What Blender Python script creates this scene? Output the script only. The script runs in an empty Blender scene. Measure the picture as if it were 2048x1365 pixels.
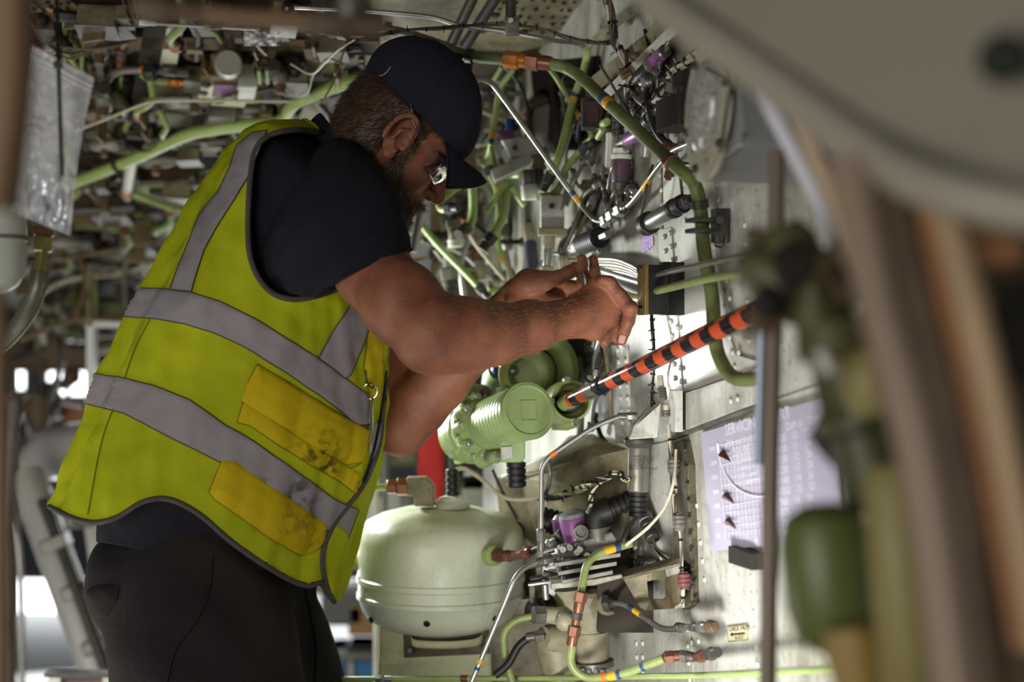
import bpy, math, random
import numpy as np
from mathutils import Vector, Matrix, noise
from mathutils.bvhtree import BVHTree
random.seed(7); rng = np.random.default_rng(7)
S = bpy.context.scene; COL = S.collection
# ---------------------------------------------------------------- camera, world, lights, exposure
FPX = 50/36*2048; CZ = 1.24
cd = bpy.data.cameras.new('camera'); cam = bpy.data.objects.new('camera', cd); COL.objects.link(cam)
cam.location = (0, 0, CZ); cam.rotation_euler = (math.pi/2, 0, 0)
cd.lens = 50; cd.sensor_width = 36; cd.clip_start = .02; cd.clip_end = 200
cd.dof.use_dof = True; cd.dof.focus_distance = 2.17; cd.dof.aperture_fstop = 2.0
S.camera = cam
W_ = bpy.data.worlds.new('world'); S.world = W_; W_.use_nodes = True
W_.node_tree.nodes['Background'].inputs[0].default_value = (.62, .70, .80, 1)
W_.node_tree.nodes['Background'].inputs[1].default_value = .08
S.view_settings.view_transform = 'Standard'; S.view_settings.look = 'None'
S.view_settings.gamma = 1; S.view_settings.use_curve_mapping = False; S.view_settings.exposure = 0.25
def P(x, y, d): return Vector(((x-1024)/FPX*d, d, CZ-(y-682.5)/FPX*d))
def area(name, loc, tgt, sx, sy, power, col=(1, 1, 1)):
    l = bpy.data.lights.new(name, 'AREA'); l.shape = 'RECTANGLE'; l.size = sx; l.size_y = sy; l.energy = power; l.color = col
    o = bpy.data.objects.new(name, l); COL.objects.link(o); o.location = loc
    o.rotation_euler = (Vector(tgt)-Vector(loc)).to_track_quat('-Z', 'Y').to_euler(); return o
# the work light behind the man, the hangar daylight behind the camera and beyond the bay
area('work_light', P(475, 722, 2.85), P(1350, 900, 2.1), .12, .12, 6.5, (.96, 1, .97)).data.spread = math.radians(150)
area('lower_wall_fill', (.0, 1.2, .38), P(1440, 1130, 2.05), .2, .2, 2.4, (1, .98, .94)).data.spread = math.radians(58)  # added unseen fill that brightens the lower wall; no lamp stands there
area('hangar_light_front', (-1.5, -1.0, .95), (0, 2.4, 1.3), 2.0, 1.4, 36, (1, .94, .86))
area('hangar_light_back', P(420, 900, 5.6), P(700, 760, 2.3), 2.2, 1.6, 62, (.93, .97, 1))
area('hangar_floor_bounce', (-1.3, 2.4, .25), (-.6, 3.0, 1.8), 1.2, 1.2, 11, (1, .97, .88))
# ---------------------------------------------------------------- planes of the bay
WP = P(1400, 600, 2.1); WN = Vector((-1, -.32, 0)).normalized()          # right-hand wall, normal towards the bay
WA = Vector((-.32, 1, 0)).normalized(); WU = Vector((0, 0, 1))
CK = .26
CP = Vector((0, 2.6, CZ+.624)); CN = Vector((0, -CK, -1)).normalized()    # sloping ceiling
def hit(x, y, p0, n, off=0):
    d = P(x, y, 1)-Vector((0, 0, CZ)); o = Vector((0, 0, CZ))
    q = p0+n*off; return o+d*((q-o).dot(n)/d.dot(n))
def W(x, y, off=0): return hit(x, y, WP, WN, off)
def C(x, y, off=0): return hit(x, y, CP, CN, off)
def pxm(p): return FPX/p.y        # pixels per metre at a point
def proj(p): return (1024+p[0]/p[1]*FPX, 682.5-(p[2]-CZ)/p[1]*FPX)
# ---------------------------------------------------------------- materials
def lin(c):
    return tuple(((v/255)/12.92 if v <= 10.3 else ((v/255+.055)/1.055)**2.4) for v in c)+(1,)
MATS = {}
def M(key, col=(128, 128, 128), rough=.5, metal=0, dirt=0, dcol=(52, 44, 28), dscale=5, bump=0, bscale=60, spec=.5, trans=0, alpha=1, sss=0, stretch=(1, 1, 1), emit=0, coat=0, fine=0, detail=6, ior=1.45):
    if key in MATS: return MATS[key]
    m = bpy.data.materials.new(key); m.use_nodes = True; nt = m.node_tree; b = nt.nodes['Principled BSDF']; L = nt.links.new
    b.inputs['Base Color'].default_value = lin(col); b.inputs['Roughness'].default_value = rough; b.inputs['Metallic'].default_value = metal
    b.inputs['Specular IOR Level'].default_value = spec; b.inputs['Transmission Weight'].default_value = trans; b.inputs['Alpha'].default_value = alpha
    b.inputs['IOR'].default_value = ior
    if coat: b.inputs['Coat Weight'].default_value = coat
    if sss:
        b.inputs['Subsurface Weight'].default_value = sss; b.inputs['Subsurface Radius'].default_value = (1, .35, .2); b.inputs['Subsurface Scale'].default_value = .006
    if emit: b.inputs['Emission Color'].default_value = lin(col); b.inputs['Emission Strength'].default_value = emit
    N = nt.nodes.new
    if dirt or bump or fine:
        g = N('ShaderNodeNewGeometry'); mp = N('ShaderNodeMapping'); mp.inputs['Scale'].default_value = stretch; L(g.outputs['Position'], mp.inputs[0])
    if dirt or fine:
        n1 = N('ShaderNodeTexNoise'); n1.inputs['Scale'].default_value = dscale; n1.inputs['Detail'].default_value = detail; n1.inputs['Roughness'].default_value = .65; L(mp.outputs[0], n1.inputs[0])
        r = N('ShaderNodeValToRGB'); r.color_ramp.elements[0].position = .62-.32*dirt; r.color_ramp.elements[1].position = .80-.16*dirt
        r.color_ramp.elements[0].color = (0, 0, 0, 1); r.color_ramp.elements[1].color = (dirt, dirt, dirt, 1); L(n1.outputs[0], r.inputs[0])
        x = N('ShaderNodeMix'); x.data_type = 'RGBA'; x.inputs[6].default_value = lin(col); x.inputs[7].default_value = lin(dcol)
        L(r.outputs[0], x.inputs[0]); last = x.outputs[2]
        if fine:
            n3 = N('ShaderNodeTexNoise'); n3.inputs['Scale'].default_value = dscale*14; n3.inputs['Detail'].default_value = 3; L(g.outputs['Position'], n3.inputs[0])
            r3 = N('ShaderNodeValToRGB'); r3.color_ramp.elements[0].position = .56; r3.color_ramp.elements[1].position = .70
            r3.color_ramp.elements[0].color = (0, 0, 0, 1); r3.color_ramp.elements[1].color = (fine, fine, fine, 1); L(n3.outputs[0], r3.inputs[0])
            x3 = N('ShaderNodeMix'); x3.data_type = 'RGBA'; x3.inputs[7].default_value = lin(dcol); L(last, x3.inputs[6]); L(r3.outputs[0], x3.inputs[0]); last = x3.outputs[2]
        L(last, b.inputs['Base Color'])
    if bump:
        n2 = N('ShaderNodeTexNoise'); n2.inputs['Scale'].default_value = bscale; n2.inputs['Detail'].default_value = 4; L(mp.outputs[0], n2.inputs[0])
        bp = N('ShaderNodeBump'); bp.inputs['Strength'].default_value = bump; bp.inputs['Distance'].default_value = .004; L(n2.outputs[0], bp.inputs['Height']); L(bp.outputs[0], b.inputs['Normal'])
    MATS[key] = m; return m
GREEN = M('green_zinc_primer', (138, 152, 92), .42, dirt=.55, dcol=(78, 80, 40), dscale=14, fine=.35)
GREEN2 = M('bright_green_primer', (152, 172, 106), .4, dirt=.4, dcol=(98, 110, 52), dscale=10, fine=.3)
GREEND = M('dirty_green_primer', (112, 124, 70), .5, dirt=.7, dcol=(52, 46, 26), dscale=12, fine=.4)
WHITE = M('grimy_white_paint', (200, 201, 194), .45, dirt=.8, dcol=(96, 88, 54), dscale=8, bump=.25, bscale=30, stretch=(1, 1, .28), fine=.38)
WHITE2 = M('clean_white_paint', (208, 210, 202), .38, dirt=.45, dcol=(140, 134, 104), dscale=9)
CREAM = M('stained_cream_paint', (152, 144, 116), .5, dirt=.95, dcol=(66, 56, 32), dscale=9, bump=.2, bscale=40, fine=.4)
TAN = M('tan_grimy_paint', (112, 96, 70), .55, dirt=.7, dcol=(50, 38, 24), dscale=8, fine=.4)
GREY = M('worn_grey_metal', (122, 119, 112), .42, .35, dirt=.75, dcol=(50, 46, 38), dscale=18, fine=.3)
DGREY = M('dark_grey_metal', (70, 68, 64), .45, .3, dirt=.5, dcol=(28, 25, 20), dscale=20)
STEEL = M('bare_steel_tube', (166, 166, 160), .36, .8, dirt=.35, dcol=(90, 84, 70), dscale=22)
CHROME = M('polished_steel', (225, 226, 228), .14, 1)
BLACK = M('black_rubber', (24, 23, 23), .5, dirt=.35, dcol=(60, 58, 50), dscale=30)
BLACKP = M('black_plastic', (14, 14, 15), .35)
COPPER = M('bronze_fitting', (128, 86, 68), .35, .6, dirt=.4, dcol=(70, 40, 26), dscale=30)
ORANGEM = M('orange_anodised_nut', (190, 116, 48), .35, .4, dirt=.6, dcol=(90, 50, 26), dscale=40)
PURPLE = M('purple_anodised_metal', (142, 92, 142), .35, .4, dirt=.5, dcol=(92, 62, 60), dscale=25)
YELB = M('yellow_tape', (208, 160, 40), .5, dirt=.3, dscale=50)
BLUB = M('blue_tape', (44, 66, 110), .5, dirt=.3, dscale=50)
ORB = M('orange_tape', (206, 110, 36), .5, dirt=.3, dscale=50)
BLUEM = M('blue_anodised_metal', (46, 84, 150), .35, .3)
RED = M('red_ribbon_cloth', (226, 60, 62), .7)
DARK = M('dark_and_shade_paint', (34, 31, 26), .8, dirt=.5, dcol=(62, 52, 34), dscale=9)  # near-black paint colour, also used for blocks that stand for shade
BROWN = M('brown_grease_paint', (96, 76, 54), .6, dirt=.6, dcol=(44, 34, 24), dscale=9, fine=.3)
WIREW = M('white_wire', (186, 178, 156), .5, dirt=.5, dcol=(90, 78, 52), dscale=40)
WIRED = M('dark_wire', (40, 36, 30), .55, dirt=.4, dcol=(86, 76, 56), dscale=40)
# ---------------------------------------------------------------- mesh building
class MB:
    def __init__(s): s.v = []; s.f = []; s.m = []; s.mi = 0
    def add(s, vs, fs, mi=None):
        o = len(s.v); s.v += [tuple(v) for v in vs]; s.f += [tuple(i+o for i in f) for f in fs]; s.m += [s.mi if mi is None else mi]*len(fs); return s
    def box(s, c, ax, ay, az, mi=None, ch=.0):   # centre and three half-axis vectors; ch chamfers the four long edges
        c, ax, ay, az = map(Vector, (c, ax, ay, az))
        if ch:
            q = 1-ch; prof = [(-q, -1), (q, -1), (1, -q), (1, q), (q, 1), (-q, 1), (-1, q), (-1, -q)]
            vs = [c+ax*a+ay*b-az for a, b in prof]+[c+ax*a+ay*b+az for a, b in prof]
            fs = [tuple(range(8))[::-1], tuple(range(8, 16))]+[(i, (i+1) % 8, 8+(i+1) % 8, 8+i) for i in range(8)]
            return s.add(vs, fs, mi)
        vs = [c+ax*i+ay*j+az*k for k in (-1, 1) for j in (-1, 1) for i in (-1, 1)]
        return s.add(vs, [(0, 2, 3, 1), (4, 5, 7, 6), (0, 1, 5, 4), (2, 6, 7, 3), (0, 4, 6, 2), (1, 3, 7, 5)], mi)
    def rings(s, rs, cap=True, mi=None, closed=False):
        n = len(rs[0]); vs = [p for r in rs for p in r]; fs = []
        for i in range(len(rs)-(0 if closed else 1)):
            a = i*n; b = ((i+1) % len(rs))*n
            for j in range(n): k = (j+1) % n; fs.append((a+j, a+k, b+k, b+j))
        if cap and not closed: fs += [tuple(range(n))[::-1], tuple(range((len(rs)-1)*n, len(rs)*n))]
        return s.add(vs, fs, mi)
    def tube(s, pts, r, n=10, mi=None, cap=True):
        pts = [Vector(p) for p in pts]; N = len(pts)
        rr = r if hasattr(r, '__len__') else [r]*N
        T = [(pts[min(i+1, N-1)]-pts[max(i-1, 0)]).normalized() for i in range(N)]
        u = T[0].orthogonal().normalized(); rs = []
        for i in range(N):
            if i: u = (T[i-1].rotation_difference(T[i]) @ u)
            u = (u-T[i]*u.dot(T[i])).normalized(); w = T[i].cross(u)
            rs.append([pts[i]+(u*math.cos(a)+w*math.sin(a))*rr[i] for a in [2*math.pi*k/n for k in range(n)]])
        return s.rings(rs, cap, mi)
    def lathe(s, a, b, prof, n=20, mi=None, sq=(1, 1), up=None, rot=0):   # prof: (t along a->b in 0..1, radius)
        a, b = Vector(a), Vector(b); T = (b-a).normalized()
        u = T.orthogonal().normalized() if up is None else (Vector(up)-T*Vector(up).dot(T)).normalized(); w = T.cross(u)
        rs = [[a+(b-a)*t+(u*math.cos(k)*sq[0]+w*math.sin(k)*sq[1])*max(r, 1e-5) for k in [rot+2*math.pi*j/n for j in range(n)]] for t, r in prof]
        return s.rings(rs, True, mi)
    def hexn(s, a, b, r, mi=None):
        return s.lathe(a, b, [(0, r*.86), (.08, r), (.92, r), (1, r*.86)], 6, mi)
    def prism(s, poly, ext, mi=None):
        poly = [Vector(p) for p in poly]; e = Vector(ext); n = len(poly)
        return s.add(poly+[p+e for p in poly], [tuple(range(n))[::-1], tuple(range(n, 2*n))]+[(i, (i+1) % n, n+(i+1) % n, n+i) for i in range(n)], mi)
    def ball(s, c, r, n=8, sc=(1, 1, 1), mi=None):
        c = Vector(c); rs = []
        for i in range(1, n):
            t = math.pi*i/n; rs.append([c+Vector((math.sin(t)*math.cos(a)*sc[0], math.sin(t)*math.sin(a)*sc[1], math.cos(t)*sc[2]))*r for a in [2*math.pi*k/(2*n) for k in range(2*n)]])
        return s.rings(rs, True, mi)
ORG = {}
def wo(p): return ORG.get(p.name, Vector()) if p else Vector()
def build(name, mb, mats, parent=None, smooth=True, bevel=0, auto=True, mods=None, center=True):
    if not isinstance(mats, (list, tuple)): mats = [mats]
    o0 = wo(parent)
    if parent is None and center and mb.v: a = np.array(mb.v, dtype=float); o0 = Vector(((a.min(0)+a.max(0))/2).tolist())
    me = bpy.data.meshes.new(name); me.from_pydata([(x-o0[0], y-o0[1], z-o0[2]) for x, y, z in mb.v], [], mb.f)
    for m in mats: me.materials.append(m)
    if len(mats) > 1: me.polygons.foreach_set('material_index', mb.m)
    if smooth:
        me.polygons.foreach_set('use_smooth', [True]*len(me.polygons))
        if auto:
            try: me.set_sharp_from_angle(angle=math.radians(38))
            except Exception: pass
    me.update()
    o = bpy.data.objects.new(name, me); COL.objects.link(o)
    if parent is not None: o.parent = parent; ORG[o.name] = o0
    else: o.location = o0; ORG[o.name] = o0
    if bevel:
        md = o.modifiers.new('bevel', 'BEVEL'); md.width = bevel; md.segments = 2; md.limit_method = 'ANGLE'
    return o
def tag(o, label=None, cat=None, group=None, kind=None):
    if label: o['label'] = label
    if cat: o['category'] = cat
    if group: o['group'] = group
    if kind: o['kind'] = kind
    return o
def thing(name, label, cat, loc, group=None):
    o = bpy.data.objects.new(name, None); COL.objects.link(o); o.location = loc; o.empty_display_size = .05; ORG[o.name] = Vector(loc)
    return tag(o, label, cat, group)
def fillet(pts, rb, seg=5):
    pts = [Vector(p) for p in pts]; out = [pts[0]]
    for i in range(1, len(pts)-1):
        a, b, c = pts[i-1], pts[i], pts[i+1]; la = (a-b).length; lc = (c-b).length; r = min(rb, la*.48, lc*.48)
        p, q = b+(a-b).normalized()*r, b+(c-b).normalized()*r
        for k in range(seg+1):
            t = k/seg; out.append(p*(1-t)**2+b*2*t*(1-t)+q*t*t)
    out.append(pts[-1]); return out
def spline(pts, seg=6):
    pts = [Vector(p) for p in pts]; q = [pts[0]*2-pts[1]]+pts+[pts[-1]*2-pts[-2]]; out = []
    for i in range(1, len(q)-2):
        for k in range(seg):
            t = k/seg; a, b, c, d = q[i-1:i+3]
            out.append(.5*((2*b)+(c-a)*t+(2*a-5*b+4*c-d)*t*t+(3*b-a-3*c+d)*t**3))
    out.append(pts[-1]); return out
def along(pts, t):
    L = [0]
    for i in range(1, len(pts)): L.append(L[-1]+(pts[i]-pts[i-1]).length)
    s = t*L[-1]
    for i in range(1, len(pts)):
        if L[i] >= s:
            k = (s-L[i-1])/max(1e-9, L[i]-L[i-1]); return pts[i-1].lerp(pts[i], k), (pts[i]-pts[i-1]).normalized()
    return pts[-1], (pts[-1]-pts[-2]).normalized()
def sub(pts, t0, t1):
    n = max(2, int(abs(t1-t0)*len(pts))+3); return [along(pts, t0+(t1-t0)*i/(n-1))[0] for i in range(n)]
# pipe: a thing with tube, colour bands and end nuts.  pts are (px, py, offset) on a plane function or world points
def pipe(name, label, pts, rpx, mat, cat='pipe', fn=W, rb=.03, bands=(), nuts=(), smoothp=False, group=None, n=12, clamps=()):
    w = [fn(*p) if not isinstance(p, Vector) else p for p in pts]
    path = spline(w, 7) if smoothp else fillet(w, rb)
    mid = along(path, .5)[0]; r = rpx/pxm(mid)
    has = bands or nuts or clamps
    if not has:
        return tag(build(name, MB().tube(path, r, n), mat), label, cat, group)
    t = thing(name, label, cat, mid, group)
    build('tube', MB().tube(path, r, n), mat, t)
    for (t0, t1, bm) in bands:
        build('tape_band', MB().tube(sub(path, t0, t1), r*1.06, n), bm, t)
    for nt in nuts:      # (t, length m, radius factor, material)
        p, d = along(path, nt[0]); L = nt[1]/2; a, b = p-d*L, p+d*L; m = MB()
        m.hexn(a, a+(b-a)*.55, r*nt[2]); m.lathe(a+(b-a)*.55, b, [(0, r*nt[2]*.8), (.7, r*nt[2]*.8), (1, r*1.15)], 14)
        build('nut', m, nt[3], t)
    for c in clamps:     # (t, material)
        p, d = along(path, c[0]); m = MB(); R = r*1.18; L = max(.006, r*.5)
        m.lathe(p-d*L, p+d*L, [(0, R), (.05, R*1.1), (.95, R*1.1), (1, R)], 16)
        e = d.cross(WN).normalized() if d.cross(WN).length > .1 else d.orthogonal()
        m.box(p+e*R*1.55, e*R*.7, d*L*.9, e.cross(d)*R*.28); m.hexn(p+e*R*1.7-e.cross(d)*R*.3, p+e*R*1.7-e.cross(d)*R*.75, R*.34)
        build('clamp', m, c[1], t)
    return t
def inpoly(x, y, poly):
    c = False; n = len(poly); j = n-1
    for i in range(n):
        xi, yi = poly[i]; xj, yj = poly[j]
        if (yi > y) != (yj > y) and x < (xj-xi)*(y-yi)/(yj-yi)+xi: c = not c
        j = i
    return c
# ---------------------------------------------------------------- signed-distance bodies
import openvdb
class SDF:
    def __init__(s, lo, hi, h):
        s.lo = np.array(lo, float); s.h = h; s.n = np.ceil((np.array(hi)-s.lo)/h).astype(int)+1
        s.g = np.full(tuple(s.n), .08, np.float32)
    def _win(s, lo, hi):
        a = np.clip(np.floor((np.array(lo)-s.lo)/s.h).astype(int), 0, s.n); b = np.clip(np.ceil((np.array(hi)-s.lo)/s.h).astype(int)+1, 0, s.n)
        if (b <= a).any(): return None, None
        ax = [(s.lo[i]+s.h*np.arange(a[i], b[i])).astype(np.float32) for i in range(3)]
        return tuple(slice(a[i], b[i]) for i in range(3)), np.meshgrid(*ax, indexing='ij', sparse=True)
    def _mix(s, sl, d, k, op):
        g = s.g[sl]
        if op == 'sub':
            d = -d; h = np.clip(.5-.5*(g-d)/k, 0, 1); s.g[sl] = g*(1-h)+d*h+k*h*(1-h)
        else:
            h = np.clip(.5+.5*(g-d)/k, 0, 1); s.g[sl] = g*(1-h)+d*h-k*h*(1-h)
    def cap(s, a, b, ra, rb, k=.008, op='add', flat=None):
        a, b = np.array(a, float), np.array(b, float); R = max(ra, rb)+k+.012
        sl, G = s._win(np.minimum(a, b)-R, np.maximum(a, b)+R)
        if sl is None: return s
        ba = b-a; L = max(1e-9, ba@ba); px, py, pz = G[0]-a[0], G[1]-a[1], G[2]-a[2]
        t = np.clip((px*ba[0]+py*ba[1]+pz*ba[2])/L, 0, 1)
        d = np.sqrt((px-t*ba[0])**2+(py-t*ba[1])**2+(pz-t*ba[2])**2)-(ra+(rb-ra)*t)
        s._mix(sl, d, k, op); return s
    def chain(s, pts, k=.006, op='add'):
        for (p, r), (q, r2) in zip(pts[:-1], pts[1:]): s.cap(p, q, r, r2, k, op)
        return s
    def ell(s, c, r, rot=None, k=.01, op='add'):
        c = np.array(c, float); r = np.array(r, float); R = max(r)+k+.012
        sl, G = s._win(c-R, c+R)
        if sl is None: return s
        q = [G[0]-c[0], G[1]-c[1], G[2]-c[2]]
        if rot is not None:
            m = np.array(rot); q = [m[0][i]*q[0]+m[1][i]*q[1]+m[2][i]*q[2] for i in range(3)]   # columns of rot are the local axes
        k0 = np.sqrt((q[0]/r[0])**2+(q[1]/r[1])**2+(q[2]/r[2])**2)+1e-6
        k1 = np.sqrt((q[0]/r[0]**2)**2+(q[1]/r[1]**2)**2+(q[2]/r[2]**2)**2)+1e-6
        s._mix(sl, k0*(k0-1)/k1, k, op); return s
    def noise(s, amp, f, seed=0):
        r = np.random.default_rng(seed); ax = [(s.lo[i]+s.h*np.arange(s.n[i])).astype(np.float32) for i in range(3)]
        X, Y, Z = np.meshgrid(*ax, indexing='ij', sparse=True)
        for _ in range(4):
            d = r.normal(size=3); d = d/np.linalg.norm(d)*f*r.uniform(.6, 1.6); s.g += (amp*np.sin(d[0]*X+d[1]*Y+d[2]*Z+r.uniform(0, 6))).astype(np.float32)
        return s
    def mesh(s):
        gr = openvdb.FloatGrid(.08); gr.copyFromArray(np.clip(s.g, -.08, .08)); p, t, q = gr.convertToPolygons(isovalue=0., adaptivity=0.)
        return p*s.h+s.lo, [tuple(int(i) for i in f[::-1]) for f in t]+[tuple(int(i) for i in f[::-1]) for f in q]
# ================================================================ the bay: wall, ceiling, floor, hangar beyond
def wq(s, z, off=0): return WP+WA*s+WN*off+Vector((0, 0, z-WP.z))
def slab(name, p0, n, u, w, a0, a1, b0, b1, th, mat, parent=None, bev=.0):
    c = p0+u*((a0+a1)/2)+w*((b0+b1)/2)+n*(th/2); m = MB(); m.box(c, u*((a1-a0)/2), w*((b1-b0)/2), n*(th/2)); o = build(name, m, mat, parent, smooth=False, bevel=bev); return o
wall = slab('wall_right', WP-WN*.03, WN, WA, WU, -1.3, 1.12, .1-WP.z, 2.4-WP.z, .03, WHITE); tag(wall, kind='structure')
def wpoly(name, pts, off, th, mat, parent=wall, base=0, **k):
    poly = [W(x, y, base) for x, y in pts]; m = MB(); c = sum(poly, Vector())/len(poly)
    q = [c+(p-c) for p in poly]; m.prism(q, WN*(off+th)); return build(name, m, mat, parent, smooth=False, bevel=.0006, **k)
# skin panels laid over the frame with open joints between them
panels = [[(1160, 300), (1322, 250), (1326, 440), (1336, 640), (1352, 862), (1262, 892), (1240, 890), (1222, 700), (1190, 470)],
          [(1328, 235), (1392, 205), (1432, 360), (1438, 470), (1452, 600), (1462, 700), (1490, 742), (1362, 790), (1340, 640), (1330, 440)],
          [(1396, 200), (1560, 120), (1580, 420), (1570, 690), (1494, 740), (1466, 700), (1456, 600), (1442, 470), (1436, 360)],
          [(1358, 880), (1520, 812), (1640, 770), (1700, 1050), (1720, 1330), (1400, 1380), (1380, 1180)],
          [(1262, 900), (1352, 880), (1374, 1180), (1392, 1380), (1240, 1400), (1250, 1150)]]
for i, p in enumerate(panels): wpoly('panel', p, 0, .0022+.0006*(i % 2), (WHITE, WHITE2, WHITE, WHITE, WHITE)[i])
wpoly('cavity_shade_plate', [(1062, 128), (1200, 112), (1228, 250), (1190, 300), (1078, 302)], 0, .002, M('cavity_shade_dark', (26, 19, 16), .9, spec=.1))  # flat near-black plate; the shade inside the wall cavity put into its colour
wpoly('doubler', [(1410, 440), (1432, 452), (1448, 560), (1462, 660), (1480, 710), (1520, 722), (1520, 748), (1470, 752), (1440, 700), (1426, 600), (1416, 520)], 0, .0065, WHITE2)
wpoly('ledge', [(1358, 795), (1540, 735), (1542, 800), (1362, 868)], 0, .012, WHITE)
wpoly('lap_joint', [(1345, 872), (1545, 803), (1546, 812), (1346, 882)], 0, .008, GREY)
wpoly('doubler', [(1228, 690), (1258, 690), (1266, 880), (1236, 884)], 0, .005, WHITE2)
wpoly('doubler', [(1322, 460), (1348, 455), (1372, 800), (1340, 800)], 0, .005, WHITE2)
# rivets
rv = bpy.data.meshes.new('rivet'); mb = MB()
for_r = [[Vector((math.cos(a)*r, math.sin(a)*r, h_)) for a in [k*math.pi/5 for k in range(10)]] for r, h_ in ((.0046, 0), (.0044, .0012), (.0034, .0024), (.0014, .003))]
mb.rings(for_r); rv.from_pydata(mb.v, [], mb.f); rv.materials.append(WHITE2); rv.polygons.foreach_set('use_smooth', [True]*len(rv.polygons))
RQ = Vector((0, 0, 1)).rotation_difference(WN).to_matrix().to_4x4(); CQ = Vector((0, 0, 1)).rotation_difference(CN).to_matrix().to_4x4()
def rivet(x, y, off=.006, par=wall, fn=W, q=RQ):
    o = bpy.data.objects.new('rivet', rv); COL.objects.link(o); o.parent = par; o.matrix_basis = Matrix.Translation(fn(x, y, off)-wo(par)) @ q
def rrow(x0, y0, x1, y1, pitch, **k):
    n = max(1, int(math.hypot(x1-x0, y1-y0)/pitch))
    for i in range(n+1): rivet(x0+(x1-x0)*i/n, y0+(y1-y0)*i/n, **k)
rrow(1329, 474, 1352, 785, 27); rrow(1341, 466, 1365, 790, 27)
rrow(1236, 700, 1247, 870, 22); rrow(1250, 697, 1260, 872, 22)
rrow(1424, 462, 1470, 735, 30, off=.007); rrow(1436, 452, 1478, 705, 34, off=.007)
rrow(1500, 1120, 1516, 1330, 33, off=.002); rrow(1383, 900, 1410, 1160, 34, off=.002); rrow(1371, 1190, 1380, 1360, 30, off=.002)
rrow(1462, 802, 1476, 798, 15, off=.013); rrow(1428, 214, 1440, 430, 30, off=.002); rrow(1318, 260, 1326, 440, 26, off=.002)
rrow(1384, 1286, 1398, 1283, 13, off=.002); rrow(1180, 320, 1215, 430, 22, off=.002); rrow(1490, 450, 1500, 720, 34, off=.002); rrow(1362, 260, 1372, 440, 30, off=.002)
rrow(1270, 1095, 1275, 1370, 26, off=.002); rrow(1282, 1095, 1287, 1370, 26, off=.002)
# ceiling sheet
cu_ = Vector((1, 0, 0)); cw_ = Vector((0, 1, -CK)).normalized()
ceil = slab('ceiling', CP-CN*.0, -CN, cu_, cw_, -2.2, .9, -1.6, 2.35, .03, M('ceiling_grime', (74, 64, 48), .6, dirt=.6, dcol=(28, 22, 16), dscale=5, fine=.4)); tag(ceil, kind='structure')
def cpoly(name, pts, th, mat, parent=ceil, base=0, **k):
    poly = [C(x, y, base) for x, y in pts]; return build(name, MB().prism(poly, CN*th), mat, parent, smooth=False, bevel=.001, **k)
floor = slab('floor', Vector((0, 0, 0)), Vector((0, 0, -1)), Vector((1, 0, 0)), Vector((0, 1, 0)), -7, 5, -3, 12, .05, M('grey_hangar_floor', (120, 120, 116), .4, dirt=.4, dscale=2)); tag(floor, kind='structure')
back = slab('wall_back', Vector((0, 9.5, 0)), Vector((0, 1, 0)), Vector((1, 0, 0)), Vector((0, 0, 1)), -7, 5, 0, 4, .05, M('hangar_wall_paint', (150, 150, 150), .7, dirt=.4, dscale=1)); tag(back, kind='structure')
# bright hangar door windows far behind, seen low between the gear legs and under the bay's edge
DAY = M('daylight_pane', (245, 250, 255), .5, emit=3.4)
def win(name, x0, y0, x1, y1, d, nx=1, ny=2):
    a, b = P(x0, y0, d), P(x1, y1, d); c = (a+b)/2; w, h_ = abs(b.x-a.x)/2, abs(a.z-b.z)/2
    t = thing(name, None, None, c); t['kind'] = 'structure'
    fr = MB(); T = .02
    for sx in (-1, 1): fr.box(c+Vector((sx*w, -.0, 0)), (T, 0, 0), (0, T, 0), (0, 0, h_+T))
    for sz in (-1, 1): fr.box(c+Vector((0, 0, sz*h_)), (w, 0, 0), (0, T, 0), (0, 0, T))
    build('window_frame', fr, GREY, t, smooth=False)
    for i in range(nx):
        for j in range(ny):
            m = MB(); m.box(c+Vector((-w+(2*i+1)*w/nx, .0, -h_+(2*j+1)*h_/ny)), (w/nx-.012, 0, 0), (0, .006, 0), (0, 0, h_/ny-.012)); build('pane', m, DAY, t, smooth=False)
    return t
win('window_1', 20, 1150, 240, 1420, 6.5, 1, 3)
win('window_2', 26, 730, 62, 788, 6.0, 1, 1)
win('window_3', 88, 735, 184, 800, 6.0, 2, 1)
# dark bulkhead closing the bay at the back left, and the recess behind the green tubes
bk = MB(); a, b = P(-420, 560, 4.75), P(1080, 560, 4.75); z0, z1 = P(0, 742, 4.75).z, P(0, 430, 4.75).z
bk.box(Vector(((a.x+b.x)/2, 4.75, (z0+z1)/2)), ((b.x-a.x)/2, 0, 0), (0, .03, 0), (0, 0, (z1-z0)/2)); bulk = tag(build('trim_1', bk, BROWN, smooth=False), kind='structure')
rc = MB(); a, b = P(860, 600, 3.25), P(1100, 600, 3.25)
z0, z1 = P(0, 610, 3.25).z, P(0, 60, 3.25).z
rc.box(Vector(((a.x+b.x)/2, 3.27, (z0+z1)/2)), ((b.x-a.x)/2, 0, 0), (0, .02, 0), (0, 0, (z1-z0)/2)); recess = tag(build('trim_2', rc, TAN, smooth=False), kind='structure')
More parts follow.
